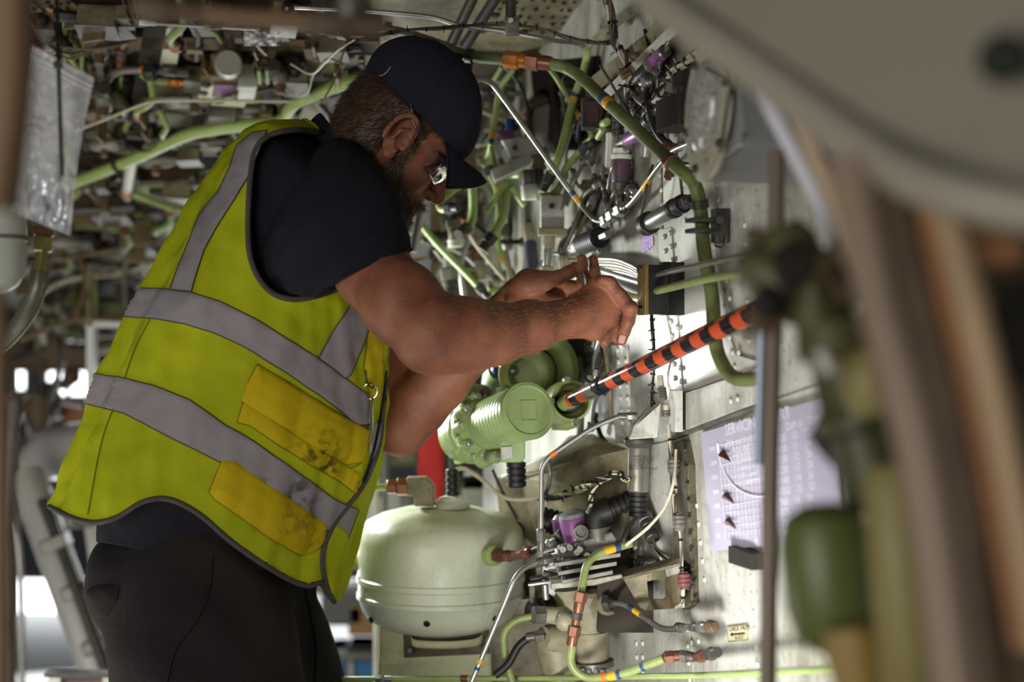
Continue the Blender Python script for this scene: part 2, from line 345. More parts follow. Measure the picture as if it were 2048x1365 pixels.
# ================================================================ the man
def cloth(key, col, rough=.85, weave=1500, var=.25, dcol=None, sheen=.0, bumpd=.0004, dscale=5, stains=(), scol=(40, 34, 16), wr=.5):
    m = bpy.data.materials.new(key); m.use_nodes = True; nt = m.node_tree; b = nt.nodes['Principled BSDF']; L = nt.links.new; N = nt.nodes.new
    b.inputs['Roughness'].default_value = rough; b.inputs['Specular IOR Level'].default_value = .25; b.inputs['Sheen Weight'].default_value = sheen
    g = N('ShaderNodeNewGeometry'); n1 = N('ShaderNodeTexNoise'); n1.inputs['Scale'].default_value = dscale; n1.inputs['Detail'].default_value = 5; L(g.outputs['Position'], n1.inputs[0])
    r = N('ShaderNodeValToRGB'); r.color_ramp.elements[0].position = .4; r.color_ramp.elements[1].position = .7; r.color_ramp.elements[0].color = (0, 0, 0, 1); r.color_ramp.elements[1].color = (var,)*3+(1,); L(n1.outputs[0], r.inputs[0])
    x = N('ShaderNodeMix'); x.data_type = 'RGBA'; x.inputs[6].default_value = lin(col); x.inputs[7].default_value = lin(dcol or [c*.6 for c in col]); L(r.outputs[0], x.inputs[0]); last = x.outputs[2]
    for c, rad, s in stains:     # oil marks at fixed places on the cloth
        d = N('ShaderNodeVectorMath'); d.operation = 'DISTANCE'; L(g.outputs['Position'], d.inputs[0]); d.inputs[1].default_value = c
        mr = N('ShaderNodeMapRange'); L(d.outputs['Value'], mr.inputs[0]); mr.inputs[1].default_value = rad; mr.inputs[2].default_value = rad*.2; mr.inputs[3].default_value = 0; mr.inputs[4].default_value = s
        ns = N('ShaderNodeTexNoise'); ns.inputs['Scale'].default_value = 55; ns.inputs['Detail'].default_value = 6; L(g.outputs['Position'], ns.inputs[0])
        rp = N('ShaderNodeValToRGB'); rp.color_ramp.elements[0].position = .44; rp.color_ramp.elements[1].position = .60; L(ns.outputs[0], rp.inputs[0])
        mu = N('ShaderNodeMath'); mu.operation = 'MULTIPLY'; L(mr.outputs[0], mu.inputs[0]); L(rp.outputs[0], mu.inputs[1])
        x2 = N('ShaderNodeMix'); x2.data_type = 'RGBA'; x2.inputs[7].default_value = lin(scol); L(last, x2.inputs[6]); L(mu.outputs[0], x2.inputs[0]); last = x2.outputs[2]
    L(last, b.inputs['Base Color'])
    wv = N('ShaderNodeTexNoise'); wv.inputs['Scale'].default_value = weave; wv.inputs['Detail'].default_value = 2; L(g.outputs['Position'], wv.inputs[0])
    w2 = N('ShaderNodeTexNoise'); w2.inputs['Scale'].default_value = 14; w2.inputs['Detail'].default_value = 3; w2.inputs['Distortion'].default_value = .6; L(g.outputs['Position'], w2.inputs[0])
    b1 = N('ShaderNodeBump'); b1.inputs['Strength'].default_value = 1; b1.inputs['Distance'].default_value = bumpd; L(wv.outputs[0], b1.inputs['Height'])
    b2 = N('ShaderNodeBump'); b2.inputs['Strength'].default_value = wr; b2.inputs['Distance'].default_value = .012; L(w2.outputs[0], b2.inputs['Height']); L(b1.outputs[0], b2.inputs['Normal'])
    L(b2.outputs[0], b.inputs['Normal']); return m
BIND = cloth('dark_grey_binding', (84, 80, 76), .8, 900, .2)
NAVY = cloth('navy_polo_fabric', (30, 30, 40), .9, 1300, .3, (20, 20, 28), sheen=.0)
TROU = cloth('black_work_trouser_fabric', (34, 31, 32), .9, 1100, .6, (52, 42, 36), sheen=.0)
CAPM = cloth('navy_cap_cotton', (34, 35, 48), .9, 1800, .2, (26, 27, 38), sheen=.0, wr=.12)
def skinmat():
    m = bpy.data.materials.new('weathered_skin'); m.use_nodes = True; nt = m.node_tree; b = nt.nodes['Principled BSDF']; L = nt.links.new; N = nt.nodes.new
    b.inputs['Roughness'].default_value = .5; b.inputs['Specular IOR Level'].default_value = .4
    b.inputs['Subsurface Weight'].default_value = .12; b.inputs['Subsurface Radius'].default_value = (1, .3, .15); b.inputs['Subsurface Scale'].default_value = .008
    g = N('ShaderNodeNewGeometry'); n = N('ShaderNodeTexNoise'); n.inputs['Scale'].default_value = 22; n.inputs['Detail'].default_value = 6; L(g.outputs['Position'], n.inputs[0])
    r = N('ShaderNodeValToRGB'); e = r.color_ramp.elements; e[0].position = .35; e[0].color = lin((130, 80, 60)); e[1].position = .68; e[1].color = lin((160, 104, 78)); L(n.outputs[0], r.inputs[0])
    L(r.outputs[0], b.inputs['Base Color'])
    v = N('ShaderNodeTexVoronoi'); v.inputs['Scale'].default_value = 700; L(g.outputs['Position'], v.inputs[0])
    w = N('ShaderNodeTexNoise'); w.inputs['Scale'].default_value = 90; w.inputs['Detail'].default_value = 5; w.inputs['Distortion'].default_value = 1.2; L(g.outputs['Position'], w.inputs[0])
    b1 = N('ShaderNodeBump'); b1.inputs['Strength'].default_value = .35; b1.inputs['Distance'].default_value = .0006; L(v.outputs[0], b1.inputs['Height'])
    b2 = N('ShaderNodeBump'); b2.inputs['Strength'].default_value = .35; b2.inputs['Distance'].default_value = .003; L(w.outputs[0], b2.inputs['Height']); L(b1.outputs[0], b2.inputs['Normal']); L(b2.outputs[0], b.inputs['Normal'])
    return m
SKIN = skinmat()
def hairm(key, a, b_):
    m = M(key, a, .45, spec=.5); nt = m.node_tree; g = nt.nodes.new('ShaderNodeNewGeometry'); r = nt.nodes.new('ShaderNodeValToRGB'); r.color_ramp.elements[0].color = lin(a); r.color_ramp.elements[1].color = lin(b_)
    nt.links.new(g.outputs['Random Per Island'], r.inputs[0]); nt.links.new(r.outputs[0], nt.nodes['Principled BSDF'].inputs['Base Color']); return m
HAIRM = hairm('dark_brown_hair', (40, 27, 20), (92, 66, 48))
BEARDM = hairm('brown_beard_hair', (60, 42, 30), (176, 150, 124))
man = thing('person', 'man in navy cap and yellow high-visibility vest reaching both hands to the pipework', 'person', P(430, 2230, 2.28))
# ---- torso lofts
def loft(secs, nv, nu, D, up=.2, ex=.85, fold=None):
    bd = Vector((0, -1, up)).normalized(); fit = []
    for l, r, b in secs:        # widen or narrow each section until its projected width matches the outline
        l0, r0 = Vector(l), Vector(r); e = (r0-l0).normalized(); lo, ro = l0.copy(), r0.copy()
        for _ in range(4):
            pl, pr_ = P(lo.x, lo.y, D), P(ro.x, ro.y, D); c, a = (pl+pr_)/2, (pr_-pl)/2; ex_ = []
            for j in range(48):
                th = 2*math.pi*j/48; q = c+a*math.copysign(abs(math.cos(th))**ex, math.cos(th))+bd*(b*math.copysign(abs(math.sin(th))**ex, math.sin(th))); q = Vector(proj(q)); ex_.append((q-l0).dot(e))
            W0 = (r0-l0).length; lo += e*(0-min(ex_)); ro += e*(W0-max(ex_))
        fit.append((lo, ro, b))
    A = np.array([[*P(l[0], l[1], D), *P(r[0], r[1], D), b] for l, r, b in fit]); n = len(A)
    def cr(t):
        i = min(int(t), n-2); k = t-i; p = [A[max(i-1, 0)], A[i], A[i+1], A[min(i+2, n-1)]]
        return .5*((2*p[1])+(p[2]-p[0])*k+(2*p[0]-5*p[1]+4*p[2]-p[3])*k*k+(3*p[1]-p[0]-3*p[2]+p[3])*k**3)
    rs = []
    for i in range(nv):
        t = (n-1)*i/(nv-1); q = cr(t); l, r, b = Vector(q[:3]), Vector(q[3:6]), q[6]; c = (l+r)/2; a = (r-l)/2; ring = []
        for j in range(nu):
            th = 2*math.pi*j/nu; cs, sn = math.cos(th), math.sin(th)
            d = a*(math.copysign(abs(cs)**ex, cs))+bd*(b*math.copysign(abs(sn)**ex, sn))
            if fold: d = d*(1+fold(t, th)/d.length)
            ring.append(c+d)
        rs.append(ring)
    return rs
vsec = [((85, 1060), (640, 1290), .205), ((112, 985), (690, 1150), .205), ((150, 895), (730, 1020), .2), ((190, 790), (765, 925), .2), ((235, 690), (775, 830), .205), ((283, 600), (779, 745), .21),
        ((335, 500), (778, 670), .22), ((388, 405), (780, 600), .228), ((435, 325), (780, 540), .232), ((480, 280), (780, 490), .222), ((535, 258), (775, 452), .18), ((600, 248), (762, 412), .105)]
def vfold(t, th):
    env = min(1, max(0, (9-t)/4))
    side = math.exp(-((th-2.55)/.35)**2)     # long fold down the back-left
    f = .0085*noise.noise(Vector((th*3.2+t*.55, t*.35, 3)))+.0055*noise.noise(Vector((th*8-t*.7, t*.5, 9)))
    f += side*.011*math.sin(th*14+t*.5)
    f += .006*math.sin(th*5+2)*max(0, 1-t/2.2)
    return f*env+.004*noise.noise(Vector((th*6, t*2.2, 1)))
VR = loft(vsec, 330, 360, 2.32, fold=vfold)
def flat(rs): 
    nu = len(rs[0]); vs = [p for r in rs for p in r]; fs = []
    for i in range(len(rs)-1):
        for j in range(nu): fs.append((i*nu+j, i*nu+(j+1) % nu, (i+1)*nu+(j+1) % nu, (i+1)*nu+j))
    return vs, fs
VV, VF = flat(VR); VB = BVHTree.FromPolygons(VV, VF)
O_ = Vector((0, 0, CZ))
def onto(bvh, x, y, off, far=False, dref=2.12):
    d = P(x, y, 1)-O_
    if far:
        h = bvh.ray_cast(O_+d*6, -d)
    else: h = bvh.ray_cast(O_, d)
    if h[0] is None: h = bvh.find_nearest(O_+d*(2.32 if not far else 2.34))
    n = h[1]; c = d if not far else -d
    if n.dot(c) > 0: n = -n
    if off == 0: return h[0]
    return h[0]+n*off
from mathutils.geometry import delaunay_2d_cdt
def dens(poly, step, closed=True):
    out = []; n = len(poly)
    for i in range(n if closed else n-1):
        a, b = Vector(poly[i]), Vector(poly[(i+1) % n]); k = max(1, int((b-a).length/step))
        out += [a.lerp(b, j/k) for j in range(k)]
    if not closed: out.append(Vector(poly[-1]))
    return out
def smooth2(poly, seg=6): return [Vector((p.x, p.y)) for p in spline([(a, b, 0) for a, b in poly], seg)]
def patch(name, poly, mat, parent, bvh, off=.0015, step=5, far=False, puff=0, edge=.0012):
    bd = dens(poly, step); n = len(bd); pts = list(bd)
    x0, x1 = min(p.x for p in bd), max(p.x for p in bd); y0, y1 = min(p.y for p in bd), max(p.y for p in bd)
    tp = [(p.x, p.y) for p in bd]; y = y0+step/2
    while y < y1:
        x = x0+step/2
        while x < x1:
            if inpoly(x, y, tp) and min((p.x-x)**2+(p.y-y)**2 for p in bd) > (step*.6)**2: pts.append(Vector((x, y)))
            x += step
        y += step
    r = delaunay_2d_cdt(pts, [(i, (i+1) % n) for i in range(n)], [], 1, 1e-4)
    vs = []
    for k, p in enumerate(r[0]):
        o = off
        if len(r[3][k]) and r[3][k][0] < n: o = edge
        elif puff: o += puff*min(1, min(((q.x-p.x)**2+(q.y-p.y)**2)**.5 for q in bd[::3])/25)
        vs.append(onto(bvh, p.x, p.y, o, far))
    return build(name, MB().add(vs, [tuple(f) for f in r[2]]), mat, parent, auto=False)
st = [(onto(VB, 640, 900, 0), .045, 1), (onto(VB, 560, 930, 0), .04, .8), (onto(VB, 655, 935, 0), .03, 1), (onto(VB, 590, 1030, 0), .04, .7), (onto(VB, 600, 990, 0), .05, .8)]
HIVIS = cloth('hi_vis_yellow_fabric', (182, 190, 16), .8, 900, .5, (128, 140, 8), stains=[(onto(VB, 500, 980, 0), .03, .5)])
POCKET = cloth('hi_vis_pocket_fabric', (206, 186, 10), .8, 900, .5, (160, 132, 10), stains=st[:3]+[(onto(VB, 615, 1050, 0), .04, .8), (onto(VB, 570, 1040, 0), .03, .7)])
STRIP = cloth('grey_reflective_tape', (150, 144, 148), .5, 2500, .25, (118, 112, 116), bumpd=.0002, stains=[st[3], st[4], (onto(VB, 540, 975, 0), .03, .6)], scol=(60, 52, 44))
# trimming outlines
HEM = [(40, 1000), (99, 1014), (140, 1034), (185, 1046), (232, 1036), (288, 1004), (340, 1000), (400, 1030), (470, 1090), (560, 1150), (612, 1172), (640, 1167), (655, 1190), (668, 1204), (760, 1204)]
hx = [p[0] for p in HEM]; hy = [p[1] for p in HEM]
ARM = smooth2([(690, 286), (640, 266), (580, 262), (532, 276), (508, 312), (498, 400), (497, 480), (505, 528), (524, 566), (552, 590), (592, 599), (640, 590), (700, 566), (760, 520), (800, 470), (790, 430), (755, 390), (725, 335), (690, 286)], 8)
armt = [(p.x, p.y) for p in ARM]
vest = thing('safety_vest', None, None, P(430, 700, 2.32)); vest.parent = man; vest.location = Vector(vest.location)-wo(man)
PV = np.array([proj(p) for p in VV]); yh = np.interp(PV[:, 0], hx, hy)
keepv = PV[:, 1] < yh
ina = np.array([inpoly(x, y, armt) if 480 < x < 800 and y < 620 else False for x, y in PV])
keep = keepv & ~ina; fs = [f for f in VF if all(keep[i] for i in f)]
ms = build('vest_cloth', MB().add(VV, fs), HIVIS, vest, auto=False)
def tubeon(name, pl, r, mat, parent, far=False, off=.001, n=8, bvh=VB):
    pl = [Vector(p) for p in pl]; return build(name, MB().tube([onto(bvh, p.x, p.y, off, far) for p in pl], r, n), mat, parent)
hemc = smooth2(HEM[1:14], 8)
tubeon('hem_binding', hemc, .0042, BIND, vest); tubeon('hem_binding', hemc, .0042, BIND, vest, far=True)
tubeon('armhole_binding', [p for p in ARM if not (p.x > 690 and p.y < 420)], .0045, BIND, vest)
tubeon('armhole_binding', ARM, .0045, BIND, vest, far=True)
tubeon('front_binding', smooth2([(771, 760), (764, 830), (757, 890), (737, 948), (712, 990), (668, 1046), (648, 1090), (644, 1135), (655, 1180), (667, 1203)]), .0045, BIND, vest)
build('neck_binding', MB().rings([[VR[-1][j]+Vector((math.cos(a)*.004, 0, math.sin(a)*.004)) for a in [k*math.pi/3 for k in range(6)]] for j in range(0, 360, 4)], closed=True), HIVIS, vest)
up_ = [(262, 577), (306, 577), (376, 583), (440, 603), (500, 632), (560, 668), (620, 706), (690, 757), (735, 790), (741, 850), (716, 852), (640, 792), (560, 738), (490, 695), (430, 667), (370, 648), (316, 639), (240, 634)]
lo_ = [(192, 748), (252, 757), (310, 772), (380, 800), (450, 850), (510, 884), (560, 920), (620, 962), (670, 1000), (716, 1020), (694, 1078), (650, 1060), (610, 1032), (540, 985), (470, 940), (400, 905), (330, 870), (250, 828), (164, 806)]
strap = [(505, 268), (535, 262), (520, 300), (500, 350), (470, 400), (440, 445), (410, 500), (395, 545), (384, 586), (340, 580), (355, 540), (380, 480), (400, 430), (440, 380), (462, 330), (476, 290)]
fstr = [(733, 618), (737, 655), (722, 700), (700, 750), (690, 758), (636, 716), (660, 670), (690, 625), (705, 600)]
for q in (up_, lo_):
    patch('reflective_strip', q, STRIP, vest, VB, .0028); patch('reflective_strip', q, STRIP, vest, VB, .0028, far=True, step=10)
patch('reflective_strip', strap, STRIP, vest, VB, .0026); patch('reflective_strip', strap, STRIP, vest, VB, .0026, far=True, step=10); patch('reflective_strip', fstr, STRIP, vest, VB, .0026)
sq = [(696, 1082), (716, 1024), (726, 990), (738, 985), (728, 1030), (706, 1096)]
patch('reflective_strip', [(740, 848), (764, 842), (762, 880), (745, 925), (735, 900)], STRIP, vest, VB, .0026)
# pockets: upper chest pocket with flap, lower bellows pocket
pk = patch('pocket', [(488, 800), (560, 850), (650, 905), (722, 950), (716, 962), (712, 990), (676, 962), (620, 930), (560, 893), (500, 852), (474, 846)], POCKET, vest, VB, .003, puff=.004)
fl = patch('pocket_flap', [(514, 728), (600, 780), (680, 830), (738, 860), (731, 905), (722, 925), (690, 930), (620, 890), (550, 845), (482, 802), (496, 765)], POCKET, vest, VB, .005, puff=.007)
patch('pocket', [(445, 918), (470, 922), (540, 970), (610, 1018), (655, 1050), (650, 1080), (640, 1096), (620, 1110), (600, 1112), (540, 1078), (480, 1035), (430, 1000), (418, 985)], POCKET, vest, VB, .004, puff=.008)
patch('pocket', [(735, 622), (748, 640), (768, 690), (762, 760), (752, 800), (738, 790), (726, 740), (732, 690)], POCKET, vest, VB, .003, puff=.005)
thread = M('seam_thread', (142, 140, 24), .9)
for pl in ([(484, 806), (550, 850), (620, 893), (690, 934), (720, 928)], [(300, 640), (270, 700), (238, 790), (205, 880), (176, 1030)]):
    tubeon('seam', smooth2(pl), .0011, thread, vest, off=.0018, n=5)
EDGE = M('strip_edge_thread', (70, 66, 60), .8); PEDGE = M('pocket_edge_thread', (128, 108, 8), .8)
for q in (up_, lo_, strap, fstr): tubeon('strip_edge', dens(q+[q[0]], 7, False), .0007, EDGE, vest, off=.0026, n=5)
for q in ([(488, 800), (474, 846), (500, 852), (560, 893), (620, 930), (676, 962), (712, 990), (716, 962)], [(482, 802), (550, 845), (620, 890), (690, 930), (722, 925), (738, 860)], [(496, 765), (514, 728), (600, 780), (680, 830), (738, 860)], [(445, 918), (418, 985), (430, 1000), (480, 1035), (540, 1078), (600, 1112), (640, 1096), (655, 1050)], [(735, 622), (732, 690), (726, 740), (738, 790)]): tubeon('pocket_edge', dens(q, 7, False), .0009, PEDGE, vest, off=.0018, n=5)
# zip edge and loose front flap that hangs below
zp = smooth2([(768, 745), (762, 800), (750, 870), (740, 915), (722, 965)])
tubeon('zip', zp, .0022, BLACKP, vest, off=.004)
m = MB()
fp = [(668, 1046), (692, 1062), (700, 1090), (690, 1120), (676, 1135), (667, 1203), (655, 1185), (646, 1130), (650, 1085)]
patch('front_flap', fp, HIVIS, vest, VB, .006)
# ---- shirt
ssec = [((192, 1085), (655, 1165), .168), ((197, 1010), (668, 1090), .17), ((228, 880), (700, 985), .172), ((265, 760), (722, 885), .178), ((300, 650), (745, 785), .185), ((345, 540), (757, 705), .192),
        ((397, 440), (762, 635), .2), ((442, 355), (765, 575), .212), ((487, 300), (767, 520), .212), ((540, 272), (765, 475), .165), ((597, 258), (760, 432), .09), ((640, 262), (748, 400), .07)]
SRr = loft(ssec, 110, 140, 2.32, fold=lambda t, th: .003*noise.noise(Vector((th*4, t*1.5, 5))))
shirt = MB().rings(SRr, cap=True)
def arings(rows, nu=56, f=None):   # rows: centre px, depth, half-width vector px, depth radius
    A = np.array([[*P(x, y, d), *(P(x+hx_, y+hy_, d)-P(x, y, d)), dr] for x, y, d, hx_, hy_, dr in rows]); n = len(A); N = (n-1)*14+1; rs = []
    for i in range(N):
        t = (n-1)*i/(N-1); k0 = min(int(t), n-2); k = t-k0; p = [A[max(k0-1, 0)], A[k0], A[k0+1], A[min(k0+2, n-1)]]
        q = .5*((2*p[1])+(p[2]-p[0])*k+(2*p[0]-5*p[1]+4*p[2]-p[3])*k*k+(3*p[1]-p[0]-3*p[2]+p[3])*k**3)
        c, h = Vector(q[:3]), Vector(q[3:6]); w = Vector((0, -1, 0)); rg = []
        for j in range(nu):
            a = 2*math.pi*j/nu; d = h*math.cos(a)+w*q[6]*math.sin(a)
            if f: d *= 1+f(t, a)
            rg.append(c+d)
        rs.append(rg)
    return rs
sl = arings([(560, 420, 2.30, 60, -110, .10), (598, 412, 2.22, 84, -136, .115), (640, 436, 2.16, 95, -128, .108), (685, 478, 2.12, 98, -110, .088), (720, 512, 2.09, 90, -84, .074), (745, 537, 2.07, 78, -36, .066)], f=lambda t, a: .035*noise.noise(Vector((a*1.6, t*2.5, 2)))+.02*math.sin(a*3+t*4)*(t > 2))
# turn the cuff inside so that it reads as an open sleeve with thickness
cu = sl[-1]; cc = sum(cu, Vector())/len(cu); sl += [[cc+(p-cc)*.94 for p in cu], [cc+(p-cc)*.93+(sl[-12][k]-cu[k])*.5 for k, p in enumerate(cu)]]
shirt.rings(sl, cap=False)
sl2 = arings([(690, 480, 2.42, 60, -70, .09), (745, 580, 2.47, 66, -30, .075), (785, 690, 2.44, 50, 8, .052)])
shirt.rings(sl2, cap=True)
# collar
col_ = loft([((612, 256), (768, 446), .09), ((622, 240), (772, 436), .092), ((636, 228), (776, 420), .088), ((642, 232), (770, 412), .08), ((640, 262), (750, 400), .074)], 26, 72, 2.30, up=.1)
build('polo_shirt', shirt, NAVY, man, auto=False)
build('collar', MB().rings(col_, cap=False), NAVY, man, auto=False)
# placket edge and cuff seam
build('cuff_hem', MB().tube([sl[-4-0][k] for k in range(56)]+[sl[-4][0]], .0016, 5), NAVY, man)
# ---- trousers
t_ = SDF((-.75, 2.02, .0), (-.1, 2.66, 1.1), .0075)
def pp(x, y, d): return tuple(P(x, y, d))
t_.ell(pp(418, 1146, 2.33), (.183, .16, .075), k=.03)
t_.chain([(pp(400, 1165, 2.25), .128), (pp(412, 1290, 2.235), .138), (pp(418, 1380, 2.23), .132), (pp(425, 1640, 2.22), .098), (pp(415, 2100, 2.26), .082)], k=.05)
t_.chain([(pp(470, 1170, 2.4), .12), (pp(524, 1340, 2.43), .122), (pp(545, 1640, 2.44), .095), (pp(530, 2060, 2.46), .08)], k=.05)
t_.ell(pp(262, 1160, 2.27), (.07, .08, .075), k=.04)
t_.noise(.0032, 20, 4).noise(.002, 52, 8)
v, f = t_.mesh()
def fixf(v, f):
    a = np.array([v[list(q[:3])] for q in f[:4000]]); 
    vol = 0.
    for q in f: 
        p0, p1, p2 = v[q[0]], v[q[1]], v[q[2]]; vol += p0[0]*(p1[1]*p2[2]-p1[2]*p2[1])-p0[1]*(p1[0]*p2[2]-p1[2]*p2[0])+p0[2]*(p1[0]*p2[1]-p1[1]*p2[0])
    return [q[::-1] for q in f] if vol < 0 else f
f = fixf(v-v.mean(0), f)
tr = build('work_trousers', MB().add(v, f), TROU, man, auto=False)
TB = BVHTree.FromPolygons([Vector(p) for p in v], f)
patch('pocket_flap', [(172, 1181), (196, 1170), (240, 1172), (236, 1200), (214, 1234), (197, 1238)], TROU, man, TB, .008, step=9, puff=.004)
tubeon('side_seam', smooth2([(425, 1115), (418, 1180), (395, 1240), (352, 1300), (335, 1365)]), .0014, TROU, man, off=.002, bvh=TB)
tubeon('side_seam', smooth2([(610, 1180), (622, 1240), (632, 1300), (628, 1365)]), .002, TROU, man, off=.002, bvh=TB)
for x, d in ((420, 2.26), (545, 2.47)):      # boots
    c = P(x, 2150, d); c.z = .06; m = MB(); m.lathe(c+Vector((-.06, 0, -.06)), c+Vector((-.05, 0, .12)), [(0, .055), (.3, .06), (1, .058)], 16)
    m.ball(c+Vector((.05, 0, -.015)), 1, 8, (.12, .05, .045)); build('boot', m, BLACK, man)
# ---- head, built in its own frame (forward, near side, up)
hf = Vector((.715, .20, -.675)).normalized(); hs = Vector((.05, -1, .02)); hs = (hs-hf*hs.dot(hf)).normalized(); hu = hs.cross(hf)
if hu.z < 0: hu = -hu
HO = P(805, 277, 2.165)-hs*.080
HM = np.array([list(hf), list(hs), list(hu)]).T
def H(f_, s_, u_): return HO+hf*f_+hs*s_+hu*u_
def Hi(p): q = Vector(p)-HO; return (q.dot(hf), q.dot(hs), q.dot(hu))
h = SDF((-.22, -.125, -.26), (.14, .11, .18), .0016)
h.ell((-.012, 0, .056), (.093, .074, .098)); h.ell((-.048, 0, .005), (.056, .062, .06), k=.02); h.ell((.030, 0, -.012), (.055, .060, .082), k=.02)
h.ell((.045, 0, .055), (.046, .058, .052), k=.02); h.cap((.078, -.026, .030), (.078, .026, .030), .012, .012, k=.012)
for s in (-1, 1):
    h.chain([((.004, s*.056, -.045), .018), ((.045, s*.043, -.082), .018), ((.078, 0, -.094), .019)], k=.02)
    h.ell((.050, s*.040, -.022), (.030, .024, .028), k=.014)
h.ell((.068, 0, -.055), (.031, .034, .036), k=.015); h.ell((.080, 0, -.092), (.020, .022, .017), k=.01)
h.ell((.05, 0, -.08), (.035, .04, .03), k=.015)
h.cap((.090, -.014, -.0555), (.097, 0, -.054), .005, .0055, k=.004); h.cap((.090, .014, -.0555), (.097, 0, -.054), .005, .0055, k=.004)
h.cap((.088, -.013, -.066), (.094, 0, -.067), .005, .006, k=.004); h.cap((.088, .013, -.066), (.094, 0, -.067), .005, .006, k=.004)
h.cap((.080, 0, .022), (.105, 0, -.020), .009, .0115, k=.010); h.ell((.107, 0, -.022), (.0125, .011, .010), k=.006)
for s in (-1, 1):
    h.ell((.095, s*.0135, -.028), (.012, .0075, .008), k=.005); h.ell((.100, s*.008, -.0345), (.006, .0036, .0045), k=.003, op='sub')
    h.ell((.088, s*.033, .012), (.015, .018, .011), k=.012, op='sub'); h.ell((.069, s*.032, .009), (.0125, .0125, .0125), k=.0015)
    h.chain([((.080, s*.019, .013), .0028), ((.0825, s*.032, .018), .003), ((.073, s*.047, .012), .0028)], k=.003)
nk = [(Hi(P(765, 305, 2.245)), .062), (Hi(P(715, 350, 2.27)), .066), (Hi(P(665, 405, 2.3)), .078)]
h.chain([((-.03, 0, -.02), .060)]+nk, k=.02); h.chain([((.02, 0, -.07), .04), (Hi(P(745, 395, 2.25)), .045)], k=.02)
for s in (1, -1):
    er = Matrix.Rotation(s*-.35, 3, 'Z'); R = [[er[i][j] for i in range(3)] for j in range(3)]
    h.ell((-.006, s*.082, -.001), (.019, .0055, .033), rot=R, k=.004)
    h.cap((.004, s*.072, -.004), (.0, s*.080, -.004), .014, .012, k=.006)
    rim = []
    for a in range(-20, 235, 15):
        t = math.radians(a); rim.append(((-.006-.0195*math.sin(t)*.0+.0200*math.cos(t)*1.0-.002, s*(.0885-.010*math.cos(t)), .002+.0325*math.sin(t)), .0036))
    h.ell((.003, s*.089, -.006), (.0095, .0075, .014), k=.004, op='sub'); h.ell((-.008, s*.091, .012), (.009, .0045, .012), k=.004, op='sub')
    h.chain(rim, k=.003)
    h.chain([((-.012, s*.0925, -.012), .003), ((-.011, s*.0935, .006), .003), ((-.002, s*.089, .014), .0028)], k=.004)
    h.ell((.000, s*.083, -.031), (.009, .0055, .010), k=.004); h.ell((.012, s*.080, -.010), (.004, .004, .006), k=.003)
v, f = h.mesh(); f = fixf(v, f); hv = v; hfac = f
HW = v @ HM.T+np.array(HO)
body = MB().add(HW, f)
# ---- arms and hands, in world space
def arm(lo, hi, hres, parts, k):
    a = SDF(lo, hi, hres)
    for ch, kk in parts: a.chain([(tuple(P(*p[:3])), p[3]) for p in ch], k=kk)
    return a
r1 = arm((-.36, 1.85, 1.08), (.32, 2.42, 1.5), .0021, [
    ([(700, 492, 2.12, .042), (744, 540, 2.075, .054), (806, 612, 2.02, .054), (868, 668, 1.99, .051), (930, 670, 2.01, .050), (985, 668, 2.04, .0425), (1060, 653, 2.08, .035), (1120, 641, 2.11, .0255), (1162, 630, 2.12, .0255)], .02),
    ([(850, 690, 1.99, .034), (880, 700, 1.99, .03)], .02)], .02)
r1.ell(pp(800, 590, 2.01), (.05, .04, .045), k=.02)
for q in [(1212, 578), (1222, 594), (1224, 614), (1214, 636)]: r1.cap(pp(1150, 628, 2.12), pp(q[0], q[1], 2.135), .021, .0155, k=.010)
r1.chain([(pp(1150, 655, 2.125), .016), (pp(1190, 660, 2.135), .0145), (pp(1208, 645, 2.14), .011)], k=.010)
r1.chain([(pp(1150, 610, 2.13), .014), (pp(1196, 568, 2.135), .0115), (pp(1219, 568, 2.13), .0125)], k=.008)
r1.chain([(pp(1217, 570, 2.125), .0125), (pp(1238, 590, 2.12), .0108), (pp(1261, 618, 2.115), .0112), (pp(1257, 642, 2.115), .0095), (pp(1248, 664, 2.12), .0092), (pp(1243, 681, 2.122), .0082)], k=.003)
r1.chain([(pp(1222, 590, 2.14), .0125), (pp(1255, 628, 2.15), .0105), (pp(1240, 658, 2.155), .0092), (pp(1234, 678, 2.155), .0084)], k=.003)
r1.chain([(pp(1220, 616, 2.14), .0118), (pp(1243, 622, 2.155), .0102), (pp(1229, 654, 2.16), .0090), (pp(1209, 683, 2.15), .0082)], k=.003)
r1.chain([(pp(1210, 636, 2.14), .011), (pp(1230, 640, 2.165), .009), (pp(1216, 664, 2.17), .0082), (pp(1200, 674, 2.165), .0072)], k=.003)
r1.chain([(pp(1165, 615, 2.14), .014), (pp(1188, 588, 2.175), .0125), (pp(1186, 567, 2.195), .0105), (pp(1178, 560, 2.205), .0088)], k=.004)
for x, y, d in ((1206, 562, 2.118), (1219, 563, 2.116), (1262, 616, 2.108)): r1.ell(pp(x, y, d), (.009, .009, .008), k=.006)
v, f = r1.mesh(); f = fixf(v-v.mean(0), f); body.add(v, f); RA = (v, f)
l1 = arm((-.34, 2.1, 1.02), (.2, 2.56, 1.45), .0021, [
    ([(740, 600, 2.47, .05), (788, 690, 2.43, .046), (800, 780, 2.40, .045), (803, 852, 2.38, .045), (835, 815, 2.37, .047), (880, 765, 2.36, .045), (955, 690, 2.33, .037), (1005, 628, 2.3, .028), (1024, 600, 2.29, .0265)], .015)], .015)
l1.ell(pp(797, 872, 2.38), (.030, .03, .028), k=.02)
for q in [(1118, 562), (1132, 578), (1138, 598), (1132, 616)]: l1.cap(pp(1032, 590, 2.28), pp(q[0], q[1], 2.27), .021, .0125, k=.008)
l1.chain([(pp(1030, 580, 2.26), .018), (pp(1058, 566, 2.235), .021), (pp(1088, 563, 2.225), .0165)], k=.010)
